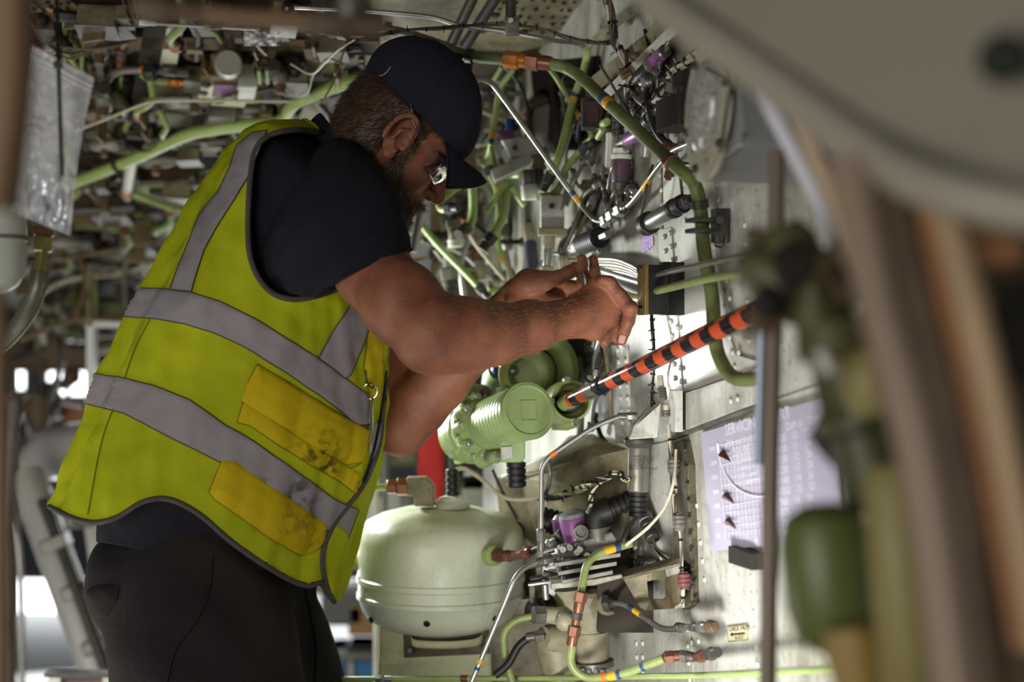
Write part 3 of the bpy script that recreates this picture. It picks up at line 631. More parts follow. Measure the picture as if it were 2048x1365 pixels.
l1.chain([(pp(1030, 604, 2.25), .016), (pp(1070, 606, 2.24), .018), (pp(1115, 606, 2.25), .013)], k=.009)
l1.chain([(pp(1085, 562, 2.222), .0145), (pp(1115, 556, 2.215), .0112), (pp(1138, 545, 2.213), .0100), (pp(1152, 534, 2.215), .0085)], k=.005)
l1.chain([(pp(1128, 572, 2.275), .0115), (pp(1164, 576, 2.245), .0105), (pp(1166, 548, 2.215), .0092), (pp(1163, 519, 2.205), .0084)], k=.0025)
l1.chain([(pp(1138, 584, 2.275), .0115), (pp(1186, 580, 2.25), .0102), (pp(1190, 548, 2.235), .0090), (pp(1186, 520, 2.228), .0080)], k=.0025)
l1.chain([(pp(1140, 600, 2.27), .0112), (pp(1178, 592, 2.23), .0100), (pp(1186, 565, 2.205), .0090), (pp(1190, 541, 2.195), .0082)], k=.0025)
l1.chain([(pp(1132, 614, 2.265), .0105), (pp(1168, 612, 2.235), .0090), (pp(1176, 592, 2.215), .0080), (pp(1172, 578, 2.205), .0072)], k=.0025)
v, f = l1.mesh(); f = fixf(v-v.mean(0), f); body.add(v, f); LA = (v, f)
build('body', body, SKIN, man, auto=False)
# nails on the fingers of the near hand
for a, b in (((1246, 672, 2.111), (1242, 686, 2.114)), ((1217, 668, 2.147), (1210, 682, 2.140))):
    p, q = P(*a), P(*b); d = (q-p).normalized(); m = MB(); m.box((p+q)/2, d*.0062, d.cross(Vector((0, -1, 0)))*.0048, Vector((0, -.0006, 0)), ch=.3); build('fingernail', m, M('nail', (168, 116, 94), .3), man)
# ---- hair and beard: under-shell and strands
def locus(p):
    f_, s_, u_ = p; return f_, abs(s_), u_
def is_hair(f_, s, u_):
    if s > .078 and f_ > -.03 and f_ < .02 and u_ > -.045: return False
    if u_ > .05: return f_ < .045
    if f_ < -.012: return u_ > -.055-.25*(f_+.06) if f_ > -.06 else u_ > -.058
    if f_ < .026: return u_ > -.03 and (f_ > .010 or u_ > .033)
    return u_ > .045-.0*(f_) and f_ < .06
def is_beard(f_, s, u_):
    if f_ < .008 or u_ < -.125: return False
    if s > .08: return False
    if u_ > -.02: return f_ < .026 and u_ < .01
    if f_ < .03: return u_ > -.105
    cheek = -.034-.45*max(0, f_-.03)
    if f_ > .070 and s < .03: cheek = -.047
    if u_ > cheek: return False
    if f_ > .085 and s < .016 and -.072 < u_ < -.051: return False
    if f_ < .03: return u_ > -.105
    return True
HN = np.zeros_like(hv)
fa = np.array([q[:3] for q in hfac]); nn = np.cross(hv[fa[:, 1]]-hv[fa[:, 0]], hv[fa[:, 2]]-hv[fa[:, 0]])
nn /= np.linalg.norm(nn, axis=1, keepdims=True)+1e-12; cen = hv[fa].mean(1)
for i in range(3): np.add.at(HN, fa[:, i], nn)
HN /= np.linalg.norm(HN, axis=1, keepdims=True)+1e-12
def fur(name, test, mat, shell, n, ln, rr, grow, seed, curl=.3):
    idx = [i for i in range(len(cen)) if test(cen[i][0], abs(cen[i][1]), cen[i][2])]
    m = MB(); used = {}; fs = []
    for i in idx:
        q = hfac[i]; g = []
        for a in q:
            if a not in used: used[a] = len(used)
            g.append(used[a])
        fs.append(tuple(g))
    vl = [None]*len(used)
    for a, k in used.items(): vl[k] = hv[a]+HN[a]*(shell*(1+.25*noise.noise(Vector(hv[a]*120))))
    m.add(np.array(vl) @ HM.T+np.array(HO), fs)
    R = np.random.default_rng(seed); pick = R.choice(idx, n); vs = []; ff = []
    g = np.array(grow)
    for i in pick:
        c = cen[i]+R.normal(size=3)*.0008; nr = nn[i]; gg = g(c) if callable(g) else g
        t = gg-nr*(gg@nr); t = t/(np.linalg.norm(t)+1e-6)+R.normal(size=3)*curl; d = t*.8+nr*.55; d /= np.linalg.norm(d)
        L = ln*R.uniform(.5, 1.3); sd = np.cross(d, R.normal(size=3)); sd /= np.linalg.norm(sd)+1e-9; o = len(vs); bend = t*L*.35+R.normal(size=3)*L*curl*.4
        p0 = c; p1 = c+d*L*.5; p2 = c+d*L*.85+bend
        vs += [p0+sd*rr, p0-sd*rr, p1+sd*rr*.8, p1-sd*rr*.8, p2]; ff += [(o, o+1, o+3, o+2), (o+2, o+3, o+4)]
    m.add(np.array(vs) @ HM.T+np.array(HO), ff)
    return build(name, m, mat, man, auto=False)
fur('hair', is_hair, HAIRM, .002, 26000, .015, .00032, (-.45, 0, -.9), 3, .25)
fur('beard', is_beard, BEARDM, .0006, 16000, .0115, .00034, (.35, 0, -.95), 5, .8)
# arm hair
ha = MB(); R = np.random.default_rng(11)
for (av, af), cnt, xmin in ((RA, 2600, 860), (LA, 900, 830)):
    fa_ = np.array([q[:3] for q in af]); n_ = np.cross(av[fa_[:, 1]]-av[fa_[:, 0]], av[fa_[:, 2]]-av[fa_[:, 0]]); n_ /= np.linalg.norm(n_, axis=1, keepdims=True)+1e-12; ce = av[fa_].mean(1)
    vs = []; ff = []
    for i in R.choice(len(fa_), cnt*3):
        x, y = proj(ce[i])
        if not (xmin < x < 1215 and y < 745): continue
        t = np.array([.8, 0, .1]); nr = n_[i]; t = t-nr*(t@nr)+R.normal(size=3)*.3; d = t*.9+nr*.45; d /= np.linalg.norm(d)+1e-9; L = R.uniform(.005, .011)
        sd = np.cross(d, R.normal(size=3)); sd /= np.linalg.norm(sd)+1e-9; o = len(vs); c = ce[i]
        vs += [c+sd*.00012, c-sd*.00012, c+d*L]; ff.append((o, o+1, o+2))
    ha.add(vs, ff)
tag(build('arm_hair', ha, M('fair_arm_hair', (170, 128, 96), .4), man, auto=False), kind='stuff')
# ---- cap
cap = thing('cap', None, None, HO); cap.parent = man; cap.location = Vector(cap.location)-wo(man)
cs = [(-.107, .036, .097, .048, .079), (-.115, .055, .098, .064, .084), (-.120, .078, .094, .082, .086), (-.116, .103, .080, .108, .083), (-.100, .129, .058, .134, .071), (-.072, .149, .028, .153, .051), (-.045, .158, -.004, .160, .028), (-.022, .163, -.018, .163, .003)]
def caprings(cs, nv=40, nu=96, grow=0):
    A = np.array(cs); n = len(A); rs = []
    for i in range(nv):
        t = (n-1)*i/(nv-1); k0 = min(int(t), n-2); k = t-k0; p = [A[max(k0-1, 0)], A[k0], A[k0+1], A[min(k0+2, n-1)]]
        q = .5*((2*p[1])+(p[2]-p[0])*k+(2*p[0]-5*p[1]+4*p[2]-p[3])*k*k+(3*p[1]-p[0]-3*p[2]+p[3])*k**3)
        rg = []
        for j in range(nu):
            a = 2*math.pi*j/nu; cf = (q[0]+q[2])/2; cu_ = (q[1]+q[3])/2; r_ = 1+grow
            seam = 1-.006*math.exp(-((a % (math.pi/3)-math.pi/6)/.03)**2)
            rg.append(H(cf+(q[2]-q[0])/2*math.cos(a)*r_*seam, q[4]*math.sin(a)*r_*seam, cu_+(q[3]-q[1])/2*math.cos(a)))
        rs.append(rg)
    return rs
cr_ = caprings(cs); inner = [[H(-.01, 0, .06)+(p-H(-.01, 0, .06))*.97 for p in r] for r in cr_[:12]][::-1]
build('crown', MB().rings(inner+cr_, cap=False), CAPM, cap, auto=False)
def cpt(t, a, off=.001):
    i = int(t*39); return (lambda p: p+(p-H(-.01, 0, .08)).normalized()*off)(cr_[i][int(a/(2*math.pi)*96) % 96])
for k in range(6):
    a = math.pi/6+k*math.pi/3; build('seam', MB().tube([cpt(t/30, a, .0002) for t in range(0, 30)], .0009, 5), CAPM, cap)
for k in range(6):
    a = k*math.pi/3+.01; c = cpt(.62, a, 0); n_ = (c-H(-.01, 0, .08)).normalized(); m = MB(); u_ = n_.orthogonal().normalized(); w_ = n_.cross(u_)
    rs = [[c+(u_*math.cos(b)+w_*math.sin(b))*(.0042+.0013*math.cos(g))+n_*(.0013*math.sin(g)) for g in [x*math.pi/3 for x in range(6)]] for b in [x*math.pi/7 for x in range(14)]]
    m.rings(rs, closed=True); build('eyelet', m, CAPM, cap)
build('button', MB().ball(H(-.020, 0, .164), .008, 6, (1, 1, .6)), CAPM, cap)
m = MB(); vs = []; nb, na = 12, 33
for side in (0, 1):
    for i in range(nb):
        for j in range(na):
            x = -1+2*j/(na-1); b = i/(nb-1); a = x*1.02
            f0, s0 = -.005+.1025*math.cos(a), .0795*math.sin(a)
            u0 = .0425+.006*math.cos(a); f1, s1 = .086+.066*math.cos(x*1.35)-.004, .079*math.sin(x*1.35)
            u1 = .052-.056*(abs(s1)/.079)**1.7
            f_, s_, u_ = f0+(f1-f0)*b, s0+(s1-s0)*b, u0+(u1-u0)*b+.004*math.sin(b*math.pi)
            vs.append(H(f_, s_, u_-(.003 if side else 0)))
fs = []
for side in (0, 1):
    o = side*nb*na
    for i in range(nb-1):
        for j in range(na-1):
            q = (o+i*na+j, o+i*na+j+1, o+(i+1)*na+j+1, o+(i+1)*na+j); fs.append(q if side == 0 else q[::-1])
o = nb*na
for j in range(na-1): fs += [((nb-1)*na+j, (nb-1)*na+j+1, o+(nb-1)*na+j+1, o+(nb-1)*na+j)]
for i in range(nb-1): fs += [(i*na, (i+1)*na, o+(i+1)*na, o+i*na), (i*na+na-1, (i+1)*na+na-1, o+(i+1)*na+na-1, o+i*na+na-1)]
build('brim', m.add(vs, fs), CAPM, cap, auto=False)
cb = VB
CB = BVHTree.FromPolygons([p for r in cr_ for p in r], flat(cr_)[1])
build('strap_stitching', MB().tube([onto(CB, p.x, p.y, .0012, dref=2.2) for p in smooth2([(782, 134), (776, 143), (768, 150), (760, 152)], 5)], .0011, 6), M('pale_thread', (150, 138, 96), .7), cap)
tubeon('sweatband', smooth2([(741, 134), (760, 156), (800, 195), (840, 232), (872, 260)]), .0016, CAPM, cap, off=.0, bvh=CB)
# ---- safety glasses
gl = thing('safety_glasses', None, None, HO); gl.parent = man; gl.location = Vector(gl.location)-wo(man)
GLS = M('clear_polycarbonate', (235, 240, 238), .04, trans=1, ior=1.35)
for s in (1, -1):
    pts = [H(-.028, s*.084, .045), H(-.02, s*.086, .038), H(.0, s*.088, .028), H(.02, s*.086, .022), H(.045, s*.077, .014), H(.058, s*.070, .010)]
    pth = spline(pts, 6); m = MB(); m.rings([[p+hu*(.0045 if i > 10 else .0025+.0002*i)*math.cos(a)+hs*.0013*math.sin(a) for a in [k*math.pi/5 for k in range(10)]] for i, p in enumerate(pth)])
    build('temple', m, GLS, gl)
vs = []; fs = []; na, nb = 41, 13
for side in (0, 1):
    for i in range(nb):
        for j in range(na):
            x = -1+2*j/(na-1); a = x*1.18; b = -1+2*i/(nb-1)
            hgt = .022*(1-.25*x*x)*(1-.35*math.exp(-(x/.12)**2)*(b < 0)); rr_ = .069 if side == 0 else .0672
            vs.append(H(.030+rr_*math.cos(a)*.98-.004*b*b, rr_*1.06*math.sin(a), .002+b*hgt+.006))
for side in (0, 1):
    o = side*nb*na
    for i in range(nb-1):
        for j in range(na-1):
            q = (o+i*na+j, o+i*na+j+1, o+(i+1)*na+j+1, o+(i+1)*na+j); fs.append(q if side == 0 else q[::-1])
o = nb*na
for j in range(na-1): fs += [(j, j+1, o+j+1, o+j), ((nb-1)*na+j, (nb-1)*na+j+1, o+(nb-1)*na+j+1, o+(nb-1)*na+j)]
build('lens', MB().add(vs, fs), GLS, gl, auto=False)
# eyebrow
# ---- key ring on the vest and the hook tool in the hands
kr = thing('key_ring', 'steel key ring and clip hanging on the front edge of the yellow vest', 'key ring', onto(VB, 731, 781, .006))
c = onto(VB, 731, 781, .008); m = MB(); m.tube([c+Vector((math.cos(a)*.0115, -.002*math.sin(a), math.sin(a)*.0125)) for a in [k*math.pi/12 for k in range(25)]], .0013, 6, cap=False); build('ring', m, CHROME, kr)
pts = smooth2([(738, 810), (735, 830), (734, 860), (733, 900)], 4); m = MB(); pw = [onto(VB, p.x, p.y, .007) for p in pts]
m.tube(pw, [.0022+.002*math.sin(i/len(pw)*3.1) for i in range(len(pw))], 8); m.tube([c+Vector((.004, -.003, -.012)), pw[0]], .002, 6); build('clip', m, CHROME, kr)
m = MB(); m.tube(spline([onto(VB, 728, 740, .004), onto(VB, 727, 765, .008), onto(VB, 733, 775, .01), onto(VB, 738, 768, .008)], 5), .0012, 6); build('hook', m, BLACKP, kr)
tool = [P(1150, 553, 2.19), P(1155, 549, 2.19), P(1163, 547, 2.185), P(1168, 553, 2.18), P(1169, 566, 2.178), P(1170, 596, 2.172)]
tag(build('hex_key', MB().tube(fillet(tool, .006, 4), .0027, 6), CHROME), 'small bent steel hex key pinched between the fingertips of both hands', 'hex key')
# ================================================================ pipework and equipment on the right-hand wall
def ribbed(m, a, b, r, n=4, seg=16, mi=None):
    pr = []
    for i in range(n):
        t0 = i/n; pr += [(t0+.02/n, r*.86), (t0+.12/n, r), (t0+.78/n, r), (t0+.9/n, r*.86)]
    m.lathe(a, b, [(0, r*.8)]+pr+[(1, r*.8)], seg, mi)
def loom(name, label, pts, rpx, fn, mats, nw=5, cat='cable', tie=None, nt=8, group=None, seed=0, slack=1.0, tm=None):
    R = random.Random(seed); w = spline([fn(*p) if not isinstance(p, Vector) else p for p in pts], 7); t = thing(name, label, cat, along(w, .5)[0], group); r = rpx/pxm(w[len(w)//2])
    for i in range(nw):
        ph = R.uniform(0, 6.28); ww = R.uniform(.8, 2.4); rad = r*.62*slack if i else 0; q = []
        for k, p in enumerate(w):
            d = (w[min(k+1, len(w)-1)]-w[max(k-1, 0)]).normalized(); u = d.orthogonal().normalized(); v_ = d.cross(u); a = ph+ww*k*.22
            q.append(p+(u*math.cos(a)+v_*math.sin(a))*rad)
        build('wire', MB().tube(q, r*(.42 if nw > 2 else .7), 6), mats[i % len(mats)], t)
    for i in range(nt):
        p, d = along(w, (i+.5+R.uniform(-.2, .2))/nt); m = MB(); m.lathe(p-d*r*.35, p+d*r*.35, [(0, r*1.05), (.2, r*1.22), (.8, r*1.22), (1, r*1.05)], 10)
        u = d.orthogonal().normalized(); u.rotate(Matrix.Rotation(R.uniform(0, 6.28), 3, d)); m.box(p+u*r*1.7, u*r*.6, d*r*.2, u.cross(d)*r*.12); build('tie', m, tm or BLACKP, t)
    return t
P0 = P
def P(x, y, d):     # keep wall fittings clear of the wall skin
    if x > 1130: d = min(d, .95/((x-1024)/FPX+.32)-.075)
    return P0(x, y, d)
# --- the large green duct sweeping over the wall
pipe('coolant_pipe', 'thick green pipe with orange and bronze nut sweeping from the cap down the white wall', [P(880, 92, 2.40), P(940, 112, 2.38), P(1090, 126, 2.34), P(1150, 146, 2.32), P(1215, 205, 2.24), W(1340, 322, .07), W(1388, 368, .055), W(1402, 430, .045), W(1408, 500, .045), W(1424, 590, .045), W(1430, 680, .045), W(1445, 728, .045), W(1472, 757, .045), W(1530, 757, .045)], 13.5, GREEND, smoothp=True,
     bands=[(.322, .335, BLUB), (.336, .352, YELB)], nuts=[(.135, .05, 1.5, ORANGEM), (.168, .045, 1.55, COPPER)], clamps=[(.055, DGREY), (.575, COPPER), (.66, DGREY)])
pipe('steel_tube', 'thin bare steel tube with blue and yellow tape from cap to tee fitting', [P(950, 158, 2.33), P(975, 162, 2.34), P(1004, 192, 2.36), P(1134, 372, 2.40), P(1175, 424, 2.40), P(1196, 442, 2.39), P(1222, 437, 2.38)], 5.6, STEEL, smoothp=True, bands=[(.71, .735, BLUB), (.737, .78, YELB), (.79, .88, TAN)])
pipe('steel_tube', 'steel tube rising right from the tee fitting towards the lamp box', [P(1228, 430, 2.38), P(1262, 408, 2.36), P(1290, 372, 2.33), P(1312, 340, 2.31), P(1345, 300, 2.29), P(1384, 284, 2.26)], 6, STEEL, rb=.02, nuts=[(.03, .035, 1.8, STEEL), (.14, .03, 1.7, DGREY)], bands=[(.4, .5, YELB)])
pipe('steel_tube', 'short curved steel tube dropping from the tee fitting into the black boot', [P(1220, 438, 2.38), P(1218, 455, 2.37), P(1208, 466, 2.36), P(1192, 474, 2.35)], 5, STEEL, nuts=[(.1, .02, 1.7, STEEL)])
pipe('steel_tube', 'short steel tube looping up from left of the tee fitting to an elbow', [P(1160, 412, 2.42), P(1168, 388, 2.42), P(1190, 374, 2.41), P(1206, 366, 2.4)], 5.5, STEEL, nuts=[(.95, .03, 1.8, GREY)])
pipe('steel_tube', 'short vertical steel link above the tee fitting', [P(1204, 330, 2.4), P(1209, 372, 2.4), P(1216, 424, 2.385)], 4, GREY, nuts=[(.5, .03, 2, DGREY), (.95, .02, 1.8, STEEL)])
for (nm, lb, pts, r, mt, kw) in [
    ('green_tube', 'long green tube with blue and orange tape crossing steeply behind the large green pipe', [(1160, 84), (1174, 100), (1168, 140), (1147, 200), (1132, 262), (1116, 318), (1090, 372)], 8, GREEN2, dict(bands=[(.38, .405, BLUB), (.41, .45, YELB)])),
    ('green_tube', 'thin green tube slanting right and curling into a hook below the orange tape', [(1090, 126), (1112, 154), (1140, 202), (1166, 246), (1181, 262), (1181, 278), (1168, 288)], 5.5, GREEN2, dict(bands=[(.5, .56, YELB), (.57, .6, BLUB)])),
    ('green_tube', 'green tube rising behind the steel tube near the front of the cap', [(1028, 138), (1000, 180), (990, 240), (983, 290), (994, 336)], 6, GREEN2, dict(bands=[(.62, .68, YELB), (.7, .75, BLUB)])),
    ('green_tube', 'short green tube just above the steel tube beside the cap', [(1004, 134), (985, 165)], 5, GREEN2, {}),
    ('green_tube', 'short green stub angled down left of the steel tube', [(983, 286), (976, 315), (965, 332)], 7, GREEN2, {}),
    ('green_tube', 'fat green tube bending down from the cream block towards the hands', [(1050, 350), (1024, 353), (1013, 378), (1007, 430), (990, 464), (972, 490)], 9, GREEN2, {}),
    ('green_tube', 'thin green tube branching left below the cream block', [(1012, 362), (988, 400), (974, 424)], 6, GREEN2, dict(bands=[(.3, .36, YELB)])),
    ('green_tube', 'thin green tube branching right below the cream block', [(1022, 372), (1036, 394), (1050, 412)], 6, GREEN2, {}),
    ('green_tube', 'fat green tube hanging straight down in front of the man\'s nose', [(944, 366), (946, 420), (940, 450), (924, 464)], 9, GREEN2, {}),
    ('green_tube', 'green tube curled into a hook right of the beard', [(926, 366), (900, 384), (880, 402), (884, 418), (908, 416)], 8, GREEN2, {}),
    ('green_tube', 'pale green tube curving up right of the two grey valves', [(1078, 394), (1103, 390), (1120, 374), (1132, 338), (1160, 305), (1180, 290)], 7.5, GREEN, {}),
    ('green_tube', 'short stubby green tube end beside the dark fittings under the large pipe', [(1186, 256), (1214, 244)], 8, GREEN2, {}),
    ('green_tube', 'short green tube lower of the stubby pair under the large pipe', [(1196, 276), (1206, 258)], 7, GREEN2, {}),
    ('green_tube', 'green tube with yellow and blue tape slanting from the beard to the far hand', [(816, 412), (845, 452), (880, 494), (930, 545), (972, 590)], 7, GREEN2, dict(bands=[(.05, .1, YELB), (.11, .15, BLUB)])),
    ('green_tube', 'short green tube lying level behind the far wrist', [(975, 582), (1034, 580)], 8, GREEN2, {}),
    ('green_tube', 'thin green upright tube near the top right by the purple connector', [(1312, 20), (1310, 70), (1308, 112)], 5.5, GREEND, {}),
]:
    dd = 2.62 if pts[0][0] < 1060 else 2.5
    if 'far hand' in lb or 'far wrist' in lb: dd = 2.75
    if 'purple connector' in lb: dd = 2.28
    pipe(nm, lb, [P(x, y, dd+.03*math.sin(i)) for i, (x, y) in enumerate(pts)], r, mt, smoothp=len(pts) > 2, nuts=[(.97, .035, 1.5, DGREY)] if r > 6.5 and len(pts) > 3 else (), **kw)
# --- recess details: valves, blocks, bottles
def fitting(name, label, cat, a, b, segs, group=None, n=18):
    """a turned fitting from a to b; segs = (t0, t1, radius px, material, kind)"""
    a, b = (P(*a) if not isinstance(a, Vector) else a), (P(*b) if not isinstance(b, Vector) else b); t = thing(name, label, cat, (a+b)/2, group); k = 1/pxm((a+b)/2)
    for (t0, t1, r, mt, kd) in segs:
        p, q = a.lerp(b, t0), a.lerp(b, t1); m = MB(); r *= k
        if kd == 'hex': m.hexn(p, q, r)
        elif kd == 'rib': ribbed(m, p, q, r, max(2, int((q-p).length/(r*.55))))
        elif kd == 'cone': m.lathe(p, q, [(0, r), (1, r*.5)], n)
        elif kd == 'dome': m.lathe(p, q, [(0, r), (.4, r*.93), (.75, r*.7), (1, r*.2)], n)
        else: m.lathe(p, q, [(0, r*.93), (.06, r), (.94, r), (1, r*.93)], n)
        build({'hex': 'nut', 'rib': 'ribbed_sleeve', 'cone': 'cone', 'dome': 'cap_end'}.get(kd, 'barrel'), m, mt, t)
    return t
fitting('sensor', 'cream sensor with a dark purple label band hanging under the large green pipe', 'sensor', (1243, 296, 2.34), (1240, 408, 2.34), [(0, .12, 17, WHITE2, ''), (.12, .2, 21, WHITE2, ''), (.2, .62, 19, M('dark_purple_label', (92, 70, 84), .5, dirt=.4, dscale=60), ''), (.62, .76, 20, GREY, ''), (.76, .84, 15, CREAM, ''), (.84, 1, 9, DGREY, 'hex')])
fitting('post', 'short white post standing left of the purple banded sensor', 'post', (1222, 266, 2.38), (1220, 340, 2.38), [(0, .95, 10, WHITE2, ''), (.95, 1, 13, GREY, '')])
fitting('purple_fitting', 'shiny purple fitting with clear end lying under the large green pipe', 'fitting', (1228, 294, 2.37), (1282, 264, 2.34), [(0, .25, 9, STEEL, 'hex'), (.25, .5, 12, GREY, ''), (.5, 1, 14, PURPLE, '')])
fitting('connector', 'grey and purple electrical connector at the top beside the ring clamp', 'connector', (1270, 162, 2.3), (1336, 96, 2.26), [(0, .15, 9, DGREY, ''), (.15, .5, 14, DGREY, 'rib'), (.5, .56, 18, GREY, ''), (.56, .88, 15, PURPLE, 'hex'), (.88, .93, 13, DGREY, ''), (.93, 1, 4, CREAM, '')])
fitting('connector', 'small dark ribbed connector below the lower ring clamp', 'connector', (1284, 256, 2.3), (1318, 214, 2.28), [(0, .45, 14, DGREY, 'rib'), (.45, .8, 11, DGREY, 'hex'), (.8, 1, 6, GREY, '')])
fitting('valve', 'grey valve with cream collar in the recess right of the cream block', 'valve', (1075, 312, 2.56), (1078, 378, 2.55), [(0, .3, 14, CREAM, ''), (.3, .45, 17, GREY, 'hex'), (.45, 1, 12, DGREY, '')])
fitting('valve', 'grey valve left of the pair in the recess below the cream block', 'valve', (1056, 340, 2.54), (1060, 400, 2.54), [(0, .5, 14, GREY, 'hex'), (.5, 1, 17, WHITE2, '')])
fitting('black_boot', 'black rubber boot on the wall below the tee fitting with a white collar', 'boot', W(1142, 498, .05), W(1216, 469, .07), [(0, .34, 10, WHITE2, ''), (.34, .8, 21, BLACK, 'rib'), (.8, 1, 8, STEEL, 'hex')])
fitting('steel_canister', 'bare steel canister with black rings strapped to the wall left of the green pipe', 'canister', W(1292, 450, .055), W(1382, 398, .055), [(0, .1, 24, BLACK, ''), (.1, .62, 17.5, STEEL, ''), (.62, .68, 20, BLACK, ''), (.68, .76, 17, DGREY, ''), (.76, .84, 19, BLACK, ''), (.84, .93, 14, DGREY, 'hex'), (.93, 1, 10, DGREY, '')])
m = MB(); m.tube(spline([W(1288, 470, .01), W(1282, 440, .03), W(1296, 360, .03), W(1306, 330, .02)], 6), .0022, 6); tag(build('wire', m, WIRED), 'single dark wire rising from the left end of the steel canister', 'wire')
fitting('purple_bottle', 'glossy purple fitting in the recess left of the steel tube', 'fitting', (1000, 278, 2.7), (1040, 270, 2.7), [(0, .7, 15, PURPLE, ''), (.7, 1, 9, STEEL, 'hex')])
fitting('blue_plug', 'blue anodised plug in the recess above the purple fitting', 'plug', (1022, 238, 2.72), (1020, 268, 2.72), [(0, 1, 11, BLUEM, 'hex')])
t = thing('manifold_block', 'cream painted slanted manifold block in the recess behind the steel tube', 'manifold', P(1060, 302, 2.62))
m = MB(); m.box(P(1062, 300, 2.62), (.040, 0, .004), (.01, .045, 0), (-.008, 0, .016), ch=.15); build('body', m, WHITE2, t, bevel=.002)
m = MB(); m.box(P(1040, 330, 2.6), (.05, 0, .022), (.0, .03, 0), (-.004, 0, .010)); build('arm', m, WHITE, t, bevel=.002)
for x, y in ((1030, 296), (1090, 300)): build('bolt', MB().hexn(P(x, y, 2.575), P(x, y, 2.56), .005), DGREY, t)
t = thing('junction_box', 'white junction box with a black plug under the grey valves', 'box', P(1104, 432, 2.5))
m = MB(); m.box(P(1104, 432, 2.52), (.021, .01, 0), (0, .03, 0), (0, 0, .033), ch=.1); build('housing', m, WHITE2, t, bevel=.002); build('plug', MB().lathe(P(1103, 412, 2.486), P(1103, 412, 2.476), [(0, .005), (1, .005)], 12), BLACK, t)
m = MB(); m.box(P(1105, 466, 2.5), (.025, .01, 0), (0, .035, 0), (0, 0, .006)); build('flange', m, CREAM, t, bevel=.001)
fitting('strut', 'steel telescopic strut standing below the white junction box', 'strut', (1098, 470, 2.5), (1092, 560, 2.5), [(0, .3, 12, CREAM, ''), (.3, .7, 9, STEEL, ''), (.7, 1, 13, CREAM, 'rib')])
fitting('strut', 'dark ribbed strut standing left of the steel telescopic strut', 'strut', (1052, 400, 2.66), (1066, 545, 2.6), [(0, .35, 8, GREY, 'rib'), (.35, .6, 12, CREAM, ''), (.6, 1, 14, M('blue_grey_rubber', (62, 62, 78), .5), 'rib')])
for i, (x, y, r, lb) in enumerate([(906, 440, 16, 'grey fluted fitting right of the beard among the green tubes'), (1000, 392, 10, 'small pale fitting between the forked green tubes'), (960, 520, 12, 'pale round fitting above the far forearm'), (1130, 470, 9, 'small pale fitting left of the black boot')]):
    fitting('fitting', lb, 'fitting', (x, y, 2.75), (x+6, y+55, 2.75), [(0, .3, r, GREY, 'hex'), (.3, .7, r*.8, CREAM, ''), (.7, 1, r, WHITE2, 'rib')])
t = thing('round_motor', 'dim brown round motor deep in the recess behind the crossing green tubes', 'motor', P(1100, 250, 2.85)); build('case', MB().lathe(P(1092, 240, 2.9), P(1096, 244, 2.75), [(0, .055), (.8, .055), (1, .046)], 28), TAN, t); build('cap_plate', MB().lathe(P(1096, 244, 2.75), P(1096, 244, 2.74), [(0, .036), (1, .034)], 8), GREY, t)
for k in range(3): build('lug', MB().lathe(P(1062, 232+k*20, 2.78), P(1056, 232+k*20, 2.74), [(0, .010), (.7, .010), (1, .006)], 12), DGREY, t)
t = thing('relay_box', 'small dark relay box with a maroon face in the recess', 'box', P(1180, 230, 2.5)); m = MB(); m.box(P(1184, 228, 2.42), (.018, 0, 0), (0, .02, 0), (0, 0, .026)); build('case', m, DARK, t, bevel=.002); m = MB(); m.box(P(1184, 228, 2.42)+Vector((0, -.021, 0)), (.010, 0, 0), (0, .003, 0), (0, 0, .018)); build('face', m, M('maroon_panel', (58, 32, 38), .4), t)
# structural frames rising to the right of the recess
for k, (x0, y0, x1, y1, w_, lb) in enumerate([(1330, 60, 1130, 215, 16, ''), (1400, 10, 1150, 250, 9, ''), (1280, 10, 1170, 95, 7, '')]):
    a, b = P(x0, y0, 2.42), P(x1, y1, 2.66); d = (b-a); m = MB(); u = d.cross(Vector((0, 1, 0))).normalized(); m.box((a+b)/2, d/2, u*w_/1150, Vector((0, .01, 0)), ch=.1); tag(build('trim_%d' % (3+k), m, CREAM, smooth=False), kind='structure')
# --- looms near the top
loom('cable_loom', 'dark tied cable loom running under the ceiling from the cap to the ring clamp', [P(722, 80, 2.3), P(750, 70, 2.3), P(812, 62, 2.31), P(891, 56, 2.32), P(959, 50, 2.33), P(1028, 48, 2.33), P(1079, 58, 2.33), P(1134, 75, 2.33), P(1182, 84, 2.32), P(1228, 86, 2.3)], 4.6, None, [WIRED, DGREY, WIRED, BROWN], 5, nt=14, seed=3)
loom('cable_loom', 'pale and dark wire bundle dropping from the ceiling through the stacked ring clamps', [P(1208, -20, 2.27), P(1224, 36, 2.28), P(1230, 84, 2.29), P(1250, 115, 2.29), P(1262, 150, 2.28), P(1256, 180, 2.28), P(1266, 210, 2.28), P(1290, 232, 2.28)], 9, None, [WIREW, WIRED, BROWN, WIREW, WIRED], 8, nt=7, seed=5)
loom('cable_loom', 'braided white wire bundle held by two ring clamps left of the lamp box', [P(1412, 84, 2.14), P(1388, 112, 2.16), P(1342, 148, 2.2), P(1326, 175, 2.22), P(1306, 206, 2.24), P(1290, 236, 2.26)], 9, None, [WIREW, WIREW, WIREW, WIRED], 7, nt=9, seed=9, tm=WIRED)
